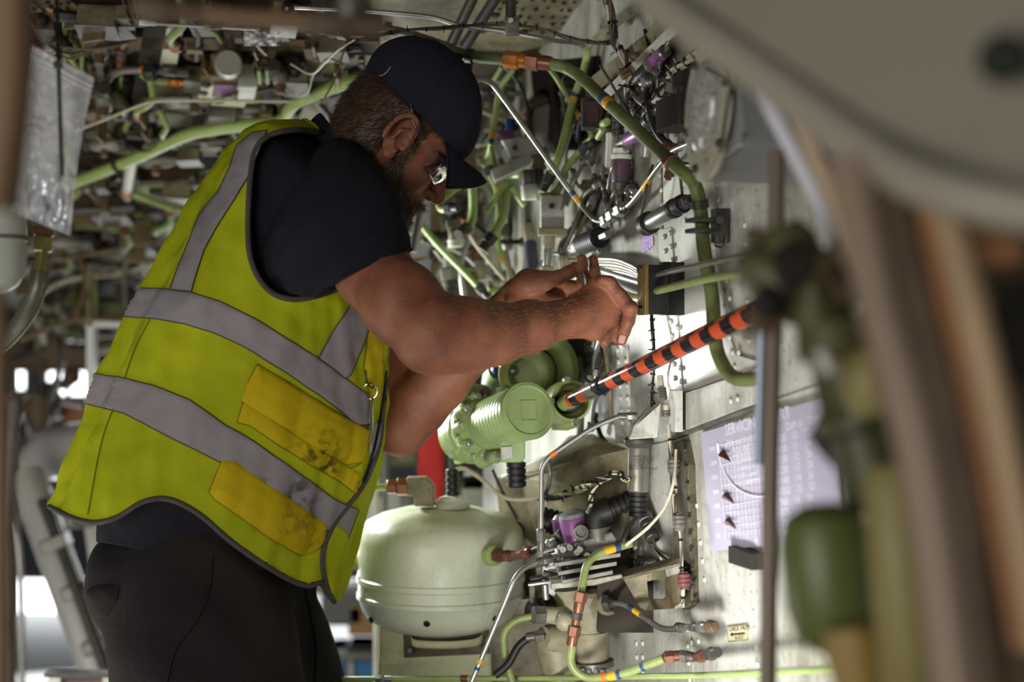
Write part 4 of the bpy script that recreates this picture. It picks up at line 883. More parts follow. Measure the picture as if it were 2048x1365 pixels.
def ringclamp(label, c, ax, r, mat=DGREY, group=None):
    t = thing('ring_clamp', label, 'clamp', c, group); ax = ax.normalized(); k = r/pxm(c); m = MB(); m.lathe(c-ax*k*.55, c+ax*k*.55, [(0, k*.6), (0, k*.9), (.15, k), (.4, k), (.5, k*.88), (.6, k), (.85, k), (1, k*.9), (1, k*.6)], 20)
    build('cushion', m, mat, t); u = ax.cross(Vector((0, 1, 0))).normalized(); m = MB(); m.box(c+u*k*1.3, u*k*.45, ax*k*.4, Vector((0, k*.18, 0))); build('foot', m, GREY, t); build('screw', MB().hexn(c+u*k*1.4-Vector((0, k*.2, 0)), c+u*k*1.4-Vector((0, k*.55, 0)), k*.28), DGREY, t)
ringclamp('brown striped ring clamp around the dropping wire bundle', P(1256, 146, 2.28), Vector((.3, 0, -1)), 17, BROWN)
ringclamp('black ring clamp around the braided wires, upper of two', P(1332, 158, 2.21), Vector((.75, 0, 1)), 18, BLACK)
ringclamp('black ring clamp around the braided wires, lower of two', P(1300, 213, 2.245), Vector((.75, 0, 1)), 17, BLACK)
ringclamp('dark ring clamp just above the small ribbed connector', P(1270, 214, 2.29), Vector((1, 0, -.3)), 12, DGREY)
ringclamp('dark pipe clamp on the lower elbow of the pale green tube', P(1178, 322, 2.45), Vector((.6, 0, .8)), 13, GREY)
# --- lamp box
lb = thing('lamp_box', 'grey box with an oval frosted lamp under a wire guard high on the wall', 'lamp', W(1430, 230, .1))
fc = [(1378, 150), (1470, 96), (1489, 288), (1391, 364)]; m = MB(); q = [W(x, y, .16) for x, y in fc]; m.prism(q, -WN*.15); build('housing', m, M('grey_satin_box', (150, 152, 154), .45, dirt=.3, dscale=8), lb, smooth=False, bevel=.003)
uu = (W(1430, 130, .16)-W(1414, 310, .16)).normalized(); vv_ = uu.cross(WN).normalized(); c0 = W(1422, 217, .163)
def disc(c, ru, rv_, h0, prof, n=36):
    m = MB(); m.rings([[c+uu*math.sin(a)*ru*r+vv_*math.cos(a)*rv_*r+WN*z for a in [2*math.pi*k/n for k in range(n)]] for r, z in prof]); return m
ru_ = .088; rv2 = .062
build('flange', disc(c0, ru_, rv2, 0, [(1, 0), (1, .004), (.97, .006), (.3, .006)]), M('beige_flange_paint', (176, 172, 152), .4, dirt=.35, dscale=14), lb)
def frost():
    m_ = M('frosted_glass', (176, 176, 170), .16, dirt=.7, dcol=(96, 96, 90), dscale=160, spec=.7, coat=.6, detail=2); return m_
build('lens', disc(W(1416, 214, .167), .058, .036, 0, [(1, 0), (.98, .006), (.88, .012), (.65, .017), (.35, .020), (.05, .021)]), frost(), lb)
for a in (25, 75, 140, 205, 255, 330):
    a = math.radians(a); p = c0+uu*math.sin(a)*ru_*.86+vv_*math.cos(a)*rv2*.84+WN*.006; build('screw', MB().lathe(p, p+WN*.005, [(0, .0055), (.6, .0055), (1, .0035)], 10), DGREY, lb)
for a in (50, 110, 170, 235, 290): 
    a = math.radians(a); p = c0+uu*math.sin(a)*ru_*.74+vv_*math.cos(a)*rv2*.72+WN*.006; build('rivet', MB().lathe(p, p+WN*.0025, [(0, .0028), (1, .0018)], 8), STEEL, lb)
g = MB(); g.tube(spline([W(1402, 132, .175), W(1424, 121, .19), W(1448, 138, .195), W(1460, 166, .195), W(1469, 206, .195), W(1459, 266, .19), W(1440, 303, .178)], 6), .0022, 8); build('guard_wire', g, DGREY, lb)
g = MB(); g.tube([W(1408, 135, .178), W(1456, 160, .19)], .0017, 6); build('guard_wire', g, DGREY, lb); g = MB(); g.tube([W(1462, 172, .19), W(1441, 300, .18)], .0017, 6); build('guard_wire', g, DGREY, lb)
ps = [(1448, 296), (1486, 268), (1487, 290), (1450, 316)]; build('label_sticker', MB().prism([W(x, y, .1605) for x, y in ps], WN*.0006), M('white_sticker', (214, 216, 218), .5), lb, smooth=False)
def text(body, p, right, upv, size, mat, parent, name='lettering'):
    cu = bpy.data.curves.new(name, 'FONT'); cu.body = body; cu.size = size; cu.materials.append(mat); cu.resolution_u = 2; cu.extrude = .0001; cu.space_line = .9
    tmp = bpy.data.objects.new('tmp', cu); COL.objects.link(tmp); bpy.context.view_layer.update(); me = bpy.data.meshes.new_from_object(tmp.evaluated_get(bpy.context.evaluated_depsgraph_get())); bpy.data.objects.remove(tmp); me.name = name
    o = bpy.data.objects.new(name, me); COL.objects.link(o); r, u_ = right.normalized(), upv.normalized(); n_ = r.cross(u_).normalized(); u_ = n_.cross(r)
    mt = Matrix((r, u_, n_)).transposed().to_4x4(); mt.translation = p; o.parent = parent; mt.translation = p-wo(parent); o.matrix_basis = mt; return o
INK = M('dark_ink', (34, 32, 34), .6)
text('FOR LAMP ACCESS\nREMOVE COVER\nSEE MANUAL', W(1452, 302, .1615), W(1486, 276, .16)-W(1452, 302, .16), WU, .0062, INK, lb)
t = thing('cable_plug', 'dark brown plug block between the braided wires and the lamp box', 'plug', W(1356, 220, .08)); m = MB(); m.box(W(1356, 228, .07), WN*.02, WA*.04, WU*.022, ch=.2); build('block', m, DARK, t, bevel=.002); m = MB(); m.lathe(P(1362, 150, 2.2), P(1368, 200, 2.2), [(0, .014), (.5, .016), (.55, .011), (1, .010)], 14); build('plug_body', m, DGREY, t)
loom('cable', 'grey cable curving down from the plug block towards the steel tube', [P(1368, 196, 2.2), P(1374, 240, 2.2), P(1366, 282, 2.21), P(1345, 300, 2.22)], 5, None, [GREY], 1, nt=2, seed=2)
m = MB(); m.tube(spline([P(1336, 180, 2.2), P(1346, 220, 2.19), P(1356, 270, 2.18), P(1353, 310, 2.16), P(1360, 350, 2.13), P(1366, 400, 2.12), P(1372, 425, 2.12)], 6), .0022, 6); tag(build('bonding_wire', m, GREY), 'thin grey bonding wire crossing in front of the large green pipe', 'wire')
m = MB(); m.tube([P(1354, 328, 2.17), P(1385, 330, 2.14), P(1412, 318, 2.08)], .004, 8); m.hexn(P(1340, 328, 2.165), P(1356, 328, 2.165), .009); tag(build('support_arm', m, DGREY), 'small steel support arm between the large green pipe and lamp box', 'bracket')
# --- tee fitting
t = thing('tee_fitting', 'steel tee fitting with hex nuts joining the thin steel tubes', 'fitting', P(1229, 431, 2.38)); a, b = P(1214, 440, 2.385), P(1250, 414, 2.37)
build('body', MB().lathe(a, b, [(0, .008), (1, .008)], 12), STEEL, t)
for k in (0, .38, .8): build('nut', MB().hexn(a.lerp(b, k-.12), a.lerp(b, k+.12), .0125), STEEL, t)
# --- sticker, rubber fairlead block and its tubes
t = thing('purple_sticker', 'small purple printed sticker on the wall below the steel canister', 'sticker', W(1295, 485, .004)); build('sheet', MB().prism([W(x, y, .0030) for x, y in ((1284, 472), (1305, 462), (1307, 492), (1285, 508))], WN*.0005), M('lilac_sticker', (176, 140, 206), .5), t, smooth=False)
text('CAUTION\nHOT AIR\nLINE', W(1286, 482, .0042), W(1304, 474, .004)-W(1286, 482, .004), WU, .0105, M('faded_lilac_ink', (214, 200, 230), .6), t)
fb = thing('fairlead_block', 'black rubber fairlead block with brass edge clamping the tubes to the wall', 'block', W(1312, 580, .05)); cF = W(1310, 580, .05)
m = MB(); m.box(cF, WN*.017, WA*.013, WU*.037, ch=.06); build('rubber', m, BLACK, fb, bevel=.001)
m = MB(); m.box(cF+WN*.0195, WN*.003, WA*.015, WU*.038); build('brass_edge', m, M('brass_edge', (146, 122, 70), .4, .6, dirt=.4, dscale=30), fb, bevel=.0008)
for z in (-.03, .03): build('bolt', MB().hexn(cF+WN*.022+WU*z, cF+WN*.028+WU*z, .006), DGREY, fb)
m = MB(); m.box(W(1345, 578, .018), WN*.018, WA*.01, WU*.040); build('mounting_foot', m, BLACK, fb, bevel=.001)
pipe('steel_tube', 'upper bright steel tube leaving the fairlead block to the right', [W(1312, 550, .05), W(1400, 530, .075), W(1505, 508, .09)], 6, STEEL)
pipe('green_tube', 'lower pale green tube leaving the fairlead block to the right', [W(1308, 583, .05), W(1330, 578, .06), W(1400, 560, .075), W(1490, 545, .09)], 8.5, GREEN)
pipe('pale_pipe', 'thick pale pipe entering the fairlead block low from the left', [P(1185, 560, 2.5), P(1230, 582, 2.46), P(1262, 598, 2.42), P(1292, 600, 2.36)], 10, GREEN)
pipe('steel_tube', 'straight steel tube entering the fairlead block from behind the hand', [P(1140, 522, 2.54), P(1200, 540, 2.5), P(1292, 568, 2.37)], 7, STEEL)
for k in range(5):
    y = 516+k*5; m = MB(); m.tube(spline([P(1128, 520+k*1.5, 2.5), P(1180, y+2, 2.48), P(1230, y+3+k, 2.45), P(1262, y+14, 2.42), P(1280, y+24, 2.39), P(1292, 544+k*5, 2.365)], 6), .0030, 8)
    tag(build('white_tube', m, (STEEL, WIREW)[k % 2]), ['topmost', 'second from top', 'middle', 'second from bottom', 'lowest'][k]+' of the five thin pale tubes curving into the fairlead block', 'tube', 'thin tubes into the fairlead block')
ringclamp('pale round clamp at the left end of the thin tube bundle', P(1128, 522, 2.5), Vector((1, 0, .1)), 15, CREAM)
loom('cable', 'dark tied cable hanging below the fairlead block across the striped tube', [W(1304, 626, .02), W(1306, 700, .025), W(1305, 760, .02), W(1306, 815, .03)], 4.5, None, [WIRED, BLACK, WIRED], 3, nt=9, seed=4)
# --- pipe clamp with bracket
t = thing('pipe_bracket', 'dark two-plate bracket holding the large green pipe to the wall', 'bracket', W(1425, 450, .05))
for y in (441, 462): m = MB(); m.box(W(1412, y, .05), WN*.024, WA*.018, WU*.003); build('plate', m, DGREY, t, bevel=.001)
m = MB(); m.box(W(1440, 452, .016), WN*.010, WA*.010, WU*.024); build('upright', m, DGREY, t, bevel=.001); build('bolt', MB().hexn(W(1440, 440, .026), W(1440, 440, .04), .007), DGREY, t)
pipe('wire_rod', 'thin curved rod standing off the wall right of the pipe bracket', [W(1452, 460, .02), W(1454, 480, .02), W(1444, 496, .02), W(1430, 492, .02)], 2, DGREY)
# --- red and black striped tube
st_ = thing('striped_tube', 'orange and black striped tube slanting up to the right from the green valve', 'tube', P(1330, 715, 2.1))
a, b = P(1142, 801, 2.34), P(1580, 590, 1.76); OR_ = M('orange_sleeve', (186, 76, 46), .22, coat=.5); BK_ = M('black_sleeve', (26, 26, 34), .2, coat=.5); GB_ = M('grey_sleeve', (110, 112, 108), .3, .3)
m = MB(); N_ = 96; nn_ = 24; d = (b-a).normalized(); u = d.cross(Vector((0, 1, 0))).normalized(); w_ = d.cross(u); r0 = .0118; vs = [a.lerp(b, i/N_)+(u*math.cos(k*2*math.pi/nn_)+w_*math.sin(k*2*math.pi/nn_))*r0*(1+.25*(i/N_)) for i in range(N_+1) for k in range(nn_)]
for i in range(N_):
    for k in range(nn_):
        half = ((k+5) % nn_)//8; cell = (i+half*2.0)/4.0; blk = int(cell) % 2; mi = 1 if blk else 0
        if 10 <= i < 16: mi = 2
        m.add([], [], 0); m.f.append((i*nn_+k, i*nn_+(k+1) % nn_, (i+1)*nn_+(k+1) % nn_, (i+1)*nn_+k)); m.m.append(mi)
m.v = [tuple(v) for v in vs]; build('sleeve', m, [OR_, BK_, GB_], st_)
build('collar', MB().lathe(a.lerp(b, .155), a.lerp(b, .195), [(0, .0135), (.1, .0146), (.9, .0146), (1, .0135)], 20), BK_, st_)
build('end_stub', MB().lathe(a-d*.03, a, [(0, .013), (1, .0135)], 16), GREEN, st_)
# --- placard
pc = thing('servicing_placard', 'large lilac placard with a curve chart fixed to the lower wall', 'placard', W(1540, 960, .012))
corn = [(1406, 866), (1424, 1104), (1678, 1052), (1664, 792)]; ux = (W(1664, 792, .01)-W(1406, 866, .01)); uy = (W(1424, 1104, .01)-W(1406, 866, .01))
def pq(s, t_, off=.0105): return W(1406, 866, off)+ux*s+uy*t_
PLQ = M('lilac_placard', (178, 173, 194), .42, dirt=.25, dcol=(130, 124, 150), dscale=8); PLW = M('white_print', (226, 224, 238), .55)
rd = .03; poly = []
for cx, cy, a0 in ((rd, rd, 180), (1-rd, rd, 270), (1-rd, 1-rd, 0), (rd, 1-rd, 90)):
    for k in range(5): an = math.radians(a0+k*22.5); poly.append(pq(cx+rd*math.cos(an), cy+rd*math.sin(an), .007))
build('sheet', MB().prism(poly, WN*.003), PLQ, pc, smooth=False)
ex, ey = ux.normalized(), -uy.normalized(); EX, EY = ux.length, uy.length
def line(s0, t0, s1, t1, w_, name='printed_line', m=None):
    a, b = pq(s0, t0), pq(s1, t1); d_ = (b-a); q = WN.cross(d_).normalized()*w_/2; own = m is None
    m = m or MB(); m.prism([a-q, b-q, b+q, a+q], WN*.0003)
    if own: build(name, m, PLW, pc, smooth=False)
    return m
g = MB()
for k in range(15): line(.13, .14+.78*k/14, .44, .14+.78*k/14, .0006 if k % 3 else .0012, m=g)
for k in range(11): line(.13+.31*k/10, .14, .13+.31*k/10, .92, .0006 if k % 2 else .0012, m=g)
tag(build('chart_grid', g, PLW, pc, smooth=False), kind='stuff')
cv = [pq(.12+.40*(k/20)**1.8, .12+.50*math.sin(k/20*math.pi/2)**.9, .0112) for k in range(21)]; build('chart_curve', MB().tube(cv, .0016, 6), PLW, pc)
text('SERVICING CHART', pq(.19, .075), ex, ey, .0225, PLW, pc)
text('FOR NOSE GEAR STRUT\nCHECK PRESSURE AND\nEXTENSION DAILY', pq(.20, .17), ex, ey, .013, PLW, pc)
text('1 DEFLATE STRUT\n2 FILL WITH OIL\n3 CHARGE NITROGEN\n4 READ CHART\n5 FIT CAPS', pq(.24, .27), ex, ey, .011, PLW, pc)
text('TEMPERATURE', pq(.34, .50), ex, ey, .010, PLW, pc)
text('\n'.join(['PSI    DIM X    DIM Y']+['%d    %d    %d' % (1500-i*90, 10+i, 22+i*2) for i in range(12)]), pq(.58, .16), ex, ey, .0150, PLW, pc)
for i in range(7): text(str(3000-400*i), pq(.045, .17+.12*i), ex, ey, .010, PLW, pc)
for i in range(4): text(str(2+4*i), pq(.16+.1*i, .97), ex, ey, .010, PLW, pc)
for i, (x, y) in enumerate(((1443, 906), (1450, 990), (1454, 1041))):
    a, b = W(x, y, .013), W(x+18, y+17, .02); t = thing('dart_tag', ['upper', 'middle', 'lower'][i]+' of three small dark red dart-shaped tags on the lilac placard', 'tag', (a+b)/2, 'dart tags on the placard')
    m = MB(); m.lathe(a, b, [(0, .0065), (.35, .0042), (1, .0008)], 8, sq=(1, .35)); build('cone', m, M('dark_red_plastic', (84, 30, 24), .5), t)
# --- check valve label
t = thing('check_valve_label', 'small cream label reading check valve with an arrow on the lower wall', 'label', W(1475, 1268, .003)); L0 = W(1454, 1252, .003); Rr = W(1496, 1247, .003)-L0; Dn = W(1457, 1286, .003)-L0
build('plate', MB().prism([L0, L0+Rr, L0+Rr+Dn, L0+Dn], WN*.001), M('cream_label', (196, 186, 150), .6, dirt=.3, dscale=40), t, smooth=False)
bd_ = MB()
for s0, t0, s1, t1 in ((.03, .05, .97, .05), (.97, .05, .97, .95), (.97, .95, .03, .95), (.03, .95, .03, .05)):
    p, q = L0+Rr*s0+Dn*t0+WN*.0011, L0+Rr*s1+Dn*t1+WN*.0011; bd_.tube([p, q], .0005, 4)
build('border', bd_, INK, t)
text('CHECK VALVE', L0+Rr*.1+Dn*.36+WN*.0013, Rr, -Dn, Rr.length*.155, INK, t); text('IN-OUT', L0+Rr*.36+Dn*.88+WN*.0013, Rr, -Dn, Rr.length*.12, INK, t)
ar = MB(); e_, f_ = Rr.normalized(), Dn.normalized(); c = L0+Rr*.5+Dn*.56+WN*.0013; hw = Rr.length
ar.prism([c-e_*hw*.36, c-e_*hw*.22-f_*hw*.05, c-e_*hw*.22-f_*hw*.018, c+e_*hw*.36-f_*hw*.018, c+e_*hw*.36+f_*hw*.018, c-e_*hw*.22+f_*hw*.018, c-e_*hw*.22+f_*hw*.05], WN*.0003); build('arrow', ar, INK, t, smooth=False)
# --- small block on the ledge, terminal strip with connectors
t = thing('stop_block', 'small block with a dark end on the wall above the terminal strip', 'block', W(1348, 820, .02)); m = MB(); m.box(W(1352, 822, .028), WN*.006, WA*.012, WU*.031); build('pale_side', m, WHITE, t, bevel=.001); m = MB(); m.box(W(1362, 822, .014), WN*.009, WA*.012, WU*.028); build('dark_side', m, BLACK, t, bevel=.001)
ts = thing('terminal_strip', 'long dark grimy bracket with studs running down the lower wall', 'bracket', W(1375, 1050, .01)); build('rail', MB().prism([W(x, y, .002) for x, y in ((1352, 886), (1382, 880), (1392, 930), (1400, 1205), (1384, 1220), (1370, 1190), (1356, 960))], WN*.014), M('grimy_black_metal', (54, 52, 46), .5, .3, dirt=.8, dcol=(120, 112, 84), dscale=26, fine=.5), ts, smooth=False, bevel=.002)
for y in range(900, 1210, 34): p = W(1372+(y-900)*.06, y, .016); build('stud', MB().hexn(p, p+WN*.005, .0036), DGREY, ts)
for i, (x, y) in enumerate(((1346, 933), (1357, 1045), (1367, 1162))):
    fitting('connector', ['upper', 'middle', 'red-banded lower'][i]+' of three grey ribbed connectors on the terminal strip', 'connector', W(x, y-18, .035), W(x+2, y+18, .035), [(0, .12, 9, GREY, ''), (.12, .85, 13, GREY if i < 2 else M('dull_red_band', (112, 62, 64), .5), 'rib'), (.85, 1, 10, GREY, '')], group='connectors on the terminal strip')
loom('cable', 'pale wires linking the three connectors down the terminal strip', [W(1338, 850, .035), W(1344, 910, .035), W(1350, 980, .035), W(1348, 1000, .04), W(1360, 1070, .035), W(1362, 1120, .035), W(1368, 1180, .035), W(1362, 1212, .03)], 5, None, [WIREW, GREY, WIREW, BROWN], 4, nt=7, seed=12)
pipe('white_cable', 'single pale cable bowing out from the terminal strip to the green pipe', [W(1352, 900, .04), W(1348, 960, .05), W(1332, 1010, .06), W(1300, 1052, .08), W(1252, 1092, .1)], 3, WIREW, cat='cable', smoothp=True)
for i, (x, y) in enumerate(((1326, 788), (1332, 822))): fitting('connector', ['slim brown-grey connector under the tied cable', 'small grey ribbed connector beside the dark-ended block'][i], 'connector', W(x-6*(1-i), y-24*(1-i)-12, .04), W(x, y+12, .04), [(0, .5, 6, WIREW, ''), (.5, 1, 9, GREY, 'rib')])
# --- filter canister on its white bracket
fl_ = thing('filter', 'steel filter canister with stencilled print under a white angled bracket', 'filter', P(1277, 930, 2.22))
m = MB(); bpz = [P(x, y, 2.20) for x, y in ((1268, 852), (1302, 812), (1322, 806), (1318, 850), (1314, 876), (1258, 880))]; m.prism(bpz, (0, .035, 0)); build('bracket', m, WHITE, fl_, smooth=False, bevel=.002)
build('head', MB().lathe(P(1278, 872, 2.235), P(1278, 896, 2.235), [(0, .018), (.3, .024), (.6, .024), (1, .018)], 24), DGREY, fl_)
build('barrel', MB().lathe(P(1278, 893, 2.235), P(1276, 984, 2.235), [(0, .0160), (.03, .0168), (.97, .0168), (1, .015)], 28), M('stained_steel_canister', (150, 146, 134), .35, .7, dirt=.4, dcol=(80, 66, 48), dscale=20), fl_)
m = MB(); ribbed(m, P(1277, 982, 2.235), P(1276, 1034, 2.235), .0145, 5); build('rubber_sleeve', m, BLACK, fl_)
text('PART NO 4721\nMAX 3000 PSI\nINSP 06-14\nFLOW 12\nDO NOT PAINT', P(1268, 916, 2.2165), Vector((1, 0, 0)), Vector((0, 0, 1)), .0052, INK, fl_)
build('bolt', MB().hexn(P(1304, 832, 2.2), P(1304, 832, 2.185), .008), DGREY, fl_)
pipe('steel_tube', 'bent steel tube dropping from the filter bracket down past the valve cluster', [P(1262, 833, 2.2), P(1240, 833, 2.2), P(1190, 852, 2.2), P(1098, 914, 2.2), P(1083, 936, 2.2), P(1082, 1092, 2.2)], 5.2, STEEL, rb=.02, bands=[(.46, .5, ORB)], nuts=[(.02, .03, 1.7, GREY), (.97, .035, 1.9, GREY)])
m = MB(); m.tube(spline([P(1276, 1030, 2.235), P(1262, 1050, 2.23), P(1250, 1075, 2.22), P(1246, 1095, 2.22)], 5), .0035, 6); tag(build('wire', m, WIRED), 'dark frayed wire below the filter sleeve', 'wire')
# ================================================================ green valve, tank, valve cluster, low pipes
gv = thing('green_valve', 'bright green ribbed valve with round flat cover beside the striped tube', 'valve', P(1020, 840, 2.4))
a, b = P(985, 850, 2.44), P(1053, 823, 2.32); GB = M('valve_green_paint', (142, 164, 106), .35, dirt=.35, dcol=(96, 110, 56), dscale=14, fine=.25, spec=.6); r_ = 57/pxm(b)
pr = [(0, r_*.96)]
for i in range(11): t0 = i/11; pr += [(t0+.01, r_*.99), (t0+.06, r_*.99), (t0+.065, r_*.94), (t0+.085, r_*.94)]
pr += [(1, r_*1.0)]; build('ribbed_body', MB().lathe(a, b, pr, 48), GB, gv)
dd_ = (b-a).normalized(); build('cover', MB().lathe(b, b+dd_*.010, [(0, r_*1.03), (.5, r_*1.04), (.85, r_*1.0), (.88, r_*.93), (1, r_*.92), (1, r_*.86), (.8, r_*.84)], 48), GB, gv)
e1 = dd_.cross(Vector((0, 0, 1))).normalized(); e2 = e1.cross(dd_)
cc_ = b+dd_*.0085
m = MB(); 
for s0, t0, s1, t1 in ((-.3, -.35, .3, -.35), (.3, -.35, .3, .35), (.3, .35, -.3, .35), (-.3, .35, -.3, -.35)): m.tube([cc_+e1*r_*s0+e2*r_*t0, cc_+e1*r_*s1+e2*r_*t1], .0007, 5)
build('label_outline', m, M('dried_glue', (138, 142, 84), .7), gv)
hc = P(955, 850, 2.5)
m = MB(); m.lathe(P(905, 880, 2.56), a, [(0, .026), (.1, .036), (.2, .034), (.22, .046), (.45, .048), (.47, .056), (.6, .056), (.62, .050), (.9, .056), (1, .05)], 20); build('housing', m, GB, gv)
m = MB(); m.lathe(P(925, 790, 2.52), P(950, 820, 2.46), [(0, .03), (.5, .036), (1, .03)], 14); build('side_boss', m, GB, gv)
build('back_flange', MB().lathe(a-dd_*.040, a-dd_*.026, [(0, r_*1.30), (.2, r_*1.36), (.8, r_*1.36), (1, r_*1.30)], 12), GB, gv)
for i in range(9):
    an = .3+i*.7; c = a-dd_*.026+(dd_.cross(Vector((0, 0, 1))).normalized()*math.cos(an)+dd_.cross(Vector((0, 0, 1))).normalized().cross(dd_)*math.sin(an))*r_*1.24; build('bolt', MB().hexn(c, c+dd_*.012, .008), STEEL if i % 2 else GB, gv)
for x, y, d, r in ((925, 800, 2.5, .020), (912, 850, 2.5, .018), (935, 900, 2.47, .022), (965, 918, 2.44, .016), (960, 790, 2.48, .016), (945, 835, 2.46, .012), (985, 915, 2.42, .010), (1000, 790, 2.45, .012)):
    p = P(x, y, d); build('boss', MB().lathe(p, p+dd_*.022, [(0, r*1.1), (.7, r), (1, r*.8)], 14), GB, gv); build('bolt', MB().hexn(p+dd_*.022, p+dd_*.032, r*.55), GREY if r > .015 else STEEL, gv)
R = random.Random(8)
for i in range(11):
    an = i*2*math.pi/11; c = a-dd_*.018+(e1*math.cos(an)+e2*math.sin(an))*r_*1.16; build('lug', MB().lathe(c-dd_*.012, c+dd_*.014, [(0, .010), (.8, .010), (1, .008)], 12), GB, gv); build('bolt', MB().hexn(c+dd_*.014, c+dd_*.022, .0065), STEEL if i % 3 else GB, gv)
for i in range(6):
    an = .6+i*.8; p = P(905, 880, 2.56)+(e1*math.cos(an)+e2*math.sin(an))*.040; q = a+(e1*math.cos(an)+e2*math.sin(an))*r_*1.02; build('rib', MB().tube([p, q], .006, 6), GB, gv)
build('lower_block', MB().prism([P(1000, 884, 2.36), P(1050, 884, 2.36), P(1050, 918, 2.36), P(1042, 926, 2.36), P(1002, 926, 2.36)], (0, .05, 0)), GB, gv, bevel=.002)
build('nameplate', MB().prism([P(1003, 895, 2.358), P(1024, 893, 2.358), P(1026, 916, 2.358), P(1005, 920, 2.358)], (0, -.0015, 0)), M('scratched_nameplate', (170, 170, 166), .5, .4, fine=.8, dirt=.3, dscale=80), gv, smooth=False)
m = MB(); ribbed(m, P(1032, 924, 2.38), P(1033, 975, 2.38), .0165, 4); build('rubber_sleeve', m, BLACK, gv)
# ring-shaped duct behind, blue capped port, socket of the striped tube
t = thing('green_duct', 'big green ring-shaped duct flange above the ribbed valve', 'duct', P(1100, 730, 2.56)); a2, b2 = P(1128, 733, 2.57), P(1076, 742, 2.50)
m = MB(); m.lathe(a2, b2, [(0, .048), (.08, .056), (.70, .056), (.72, .070), (.95, .070), (1, .066), (1, .040), (.3, .038)], 44); build('ring', m, GB, t)
m = MB(); m.lathe(P(1070, 744, 2.50), P(1046, 750, 2.44), [(0, .040), (.75, .040), (.8, .046), (.97, .046), (1, .043), (1, .028), (.6, .026)], 36); build('inner_ring', m, GREEN2, t)
t = thing('blue_port', 'green port with a blue anodised ring under the near forearm', 'port', P(1000, 742, 2.5)); m = MB(); m.lathe(P(985, 770, 2.56), P(1003, 738, 2.48), [(0, .02), (.5, .026), (1, .024)], 18); build('boss', m, GB, t); build('blue_ring', MB().lathe(P(1000, 744, 2.49), P(1005, 735, 2.468), [(0, .019), (.8, .019), (1, .016), (1, .010), (.6, .010)], 24), BLUEM, t); build('bolt', MB().hexn(P(1003, 739, 2.475), P(1007, 730, 2.455), .008), STEEL, t); build('lug', MB().ball(P(1026, 742, 2.47), .010, 6), STEEL, t)
t = thing('tube_socket', 'round pale green socket holding the lower end of the striped tube', 'socket', P(1135, 805, 2.28)); a3, b3 = P(1108, 812, 2.47), P(1143, 802, 2.35)
build('cup', MB().lathe(a3, b3, [(0, .028), (.2, .036), (.9, .036), (1, .034), (1, .030), (.75, .029)], 32), GREEN, t); build('core', MB().lathe(a3.lerp(b3, .4), b3, [(0, .026), (1, .016)], 20), DGREY, t)
for an in (0, 1.5, 3, 4.5): c = b3+(e1*math.cos(an)+e2*math.sin(an))*.036-dd_*.012; build('bolt', MB().hexn(c, c+dd_*.012, .006), STEEL, t)
t = thing('green_lever', 'small green-grey lever block under the tube socket', 'bracket', P(1130, 850, 2.34)); build('arm', MB().lathe(P(1105, 850, 2.46), P(1160, 842, 2.44), [(0, .010), (.5, .014), (1, .010)], 12), GREEN, t); build('pin', MB().hexn(P(1146, 838, 2.43), P(1148, 836, 2.41), .007), STEEL, t)
pipe('grey_strut', 'grey upright strut just left of the rivet rows behind the hands', [P(1154, 690, 2.52), P(1162, 770, 2.52), P(1160, 880, 2.53)], 8, GREY, nuts=[(.02, .03, 1.5, DGREY)])
pipe('grey_strut', 'thin cream vertical rail behind the green valve and the near hand', [P(1210, 690, 2.5), P(1218, 760, 2.5), P(1222, 850, 2.5)], 4, CREAM)
loom('cable', 'short tied black cable hanging behind the near hand', [P(1198, 680, 2.42), P(1204, 720, 2.42), P(1200, 750, 2.42), P(1210, 790, 2.42)], 3.6, None, [BLACK, WIRED], 2, nt=6, seed=6)
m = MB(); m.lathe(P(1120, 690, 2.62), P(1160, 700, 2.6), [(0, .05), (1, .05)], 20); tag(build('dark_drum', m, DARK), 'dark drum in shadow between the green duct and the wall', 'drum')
# --- support beam across behind
bm = thing('support_beam', 'cream stained shelf beam running from the tank top to the filter bracket', 'beam', P(1120, 930, 2.5))
q0 = [P(1108, 905, 2.50), P(1140, 872, 2.50), P(1185, 868, 2.48), P(1215, 884, 2.46), P(1256, 888, 2.40), P(1256, 900, 2.40), P(1040, 956, 2.55), P(1000, 958, 2.6), P(1004, 948, 2.6)]
build('top_flange', MB().prism(q0, (0, .05, -.004)), CREAM, bm, smooth=False, bevel=.001)
q1 = [P(990, 958, 2.60), P(1040, 955, 2.56), P(1256, 900, 2.42), P(1262, 1000, 2.42), P(1240, 1090, 2.44), P(1080, 1100, 2.56), P(1000, 1040, 2.62)]
build('web', MB().prism(q1, (0.01, .03, 0)), CREAM, bm, smooth=False)
for x, y in ((1148, 936), (1160, 933), (1149, 950), (1161, 947), (1148, 964), (1160, 962), (1240, 915), (1242, 930), (1244, 946)): c = P(x, y, 2.53-(x-1040)*.00065-.012); build('rivet', MB().ball(c, .0042, 4, (1, .5, 1)), CREAM, bm)
ff_ = thing('frame_post', 'pale vertical frame post between the tank and the valve cluster', 'post', P(1060, 1180, 2.6)); m = MB(); m.box(P(1060, 1200, 2.66), (.024, 0, 0), (0, .02, 0), (0, 0, .19)); build('post', m, CREAM, ff_, smooth=False, bevel=.002); m = MB(); m.box(P(1078, 1150, 2.62), (.005, 0, 0), (0, .01, 0), (0, 0, .13)); build('green_edge', m, GREEN2, ff_, smooth=False)
m = MB(); m.box(P(1150, 1330, 2.62), (.16, 0, 0), (0, .02, 0), (0, 0, .12)); tag(build('back_frame', m, CREAM, smooth=False), 'grimy cream frame web behind the bottom of the valve cluster', 'frame')
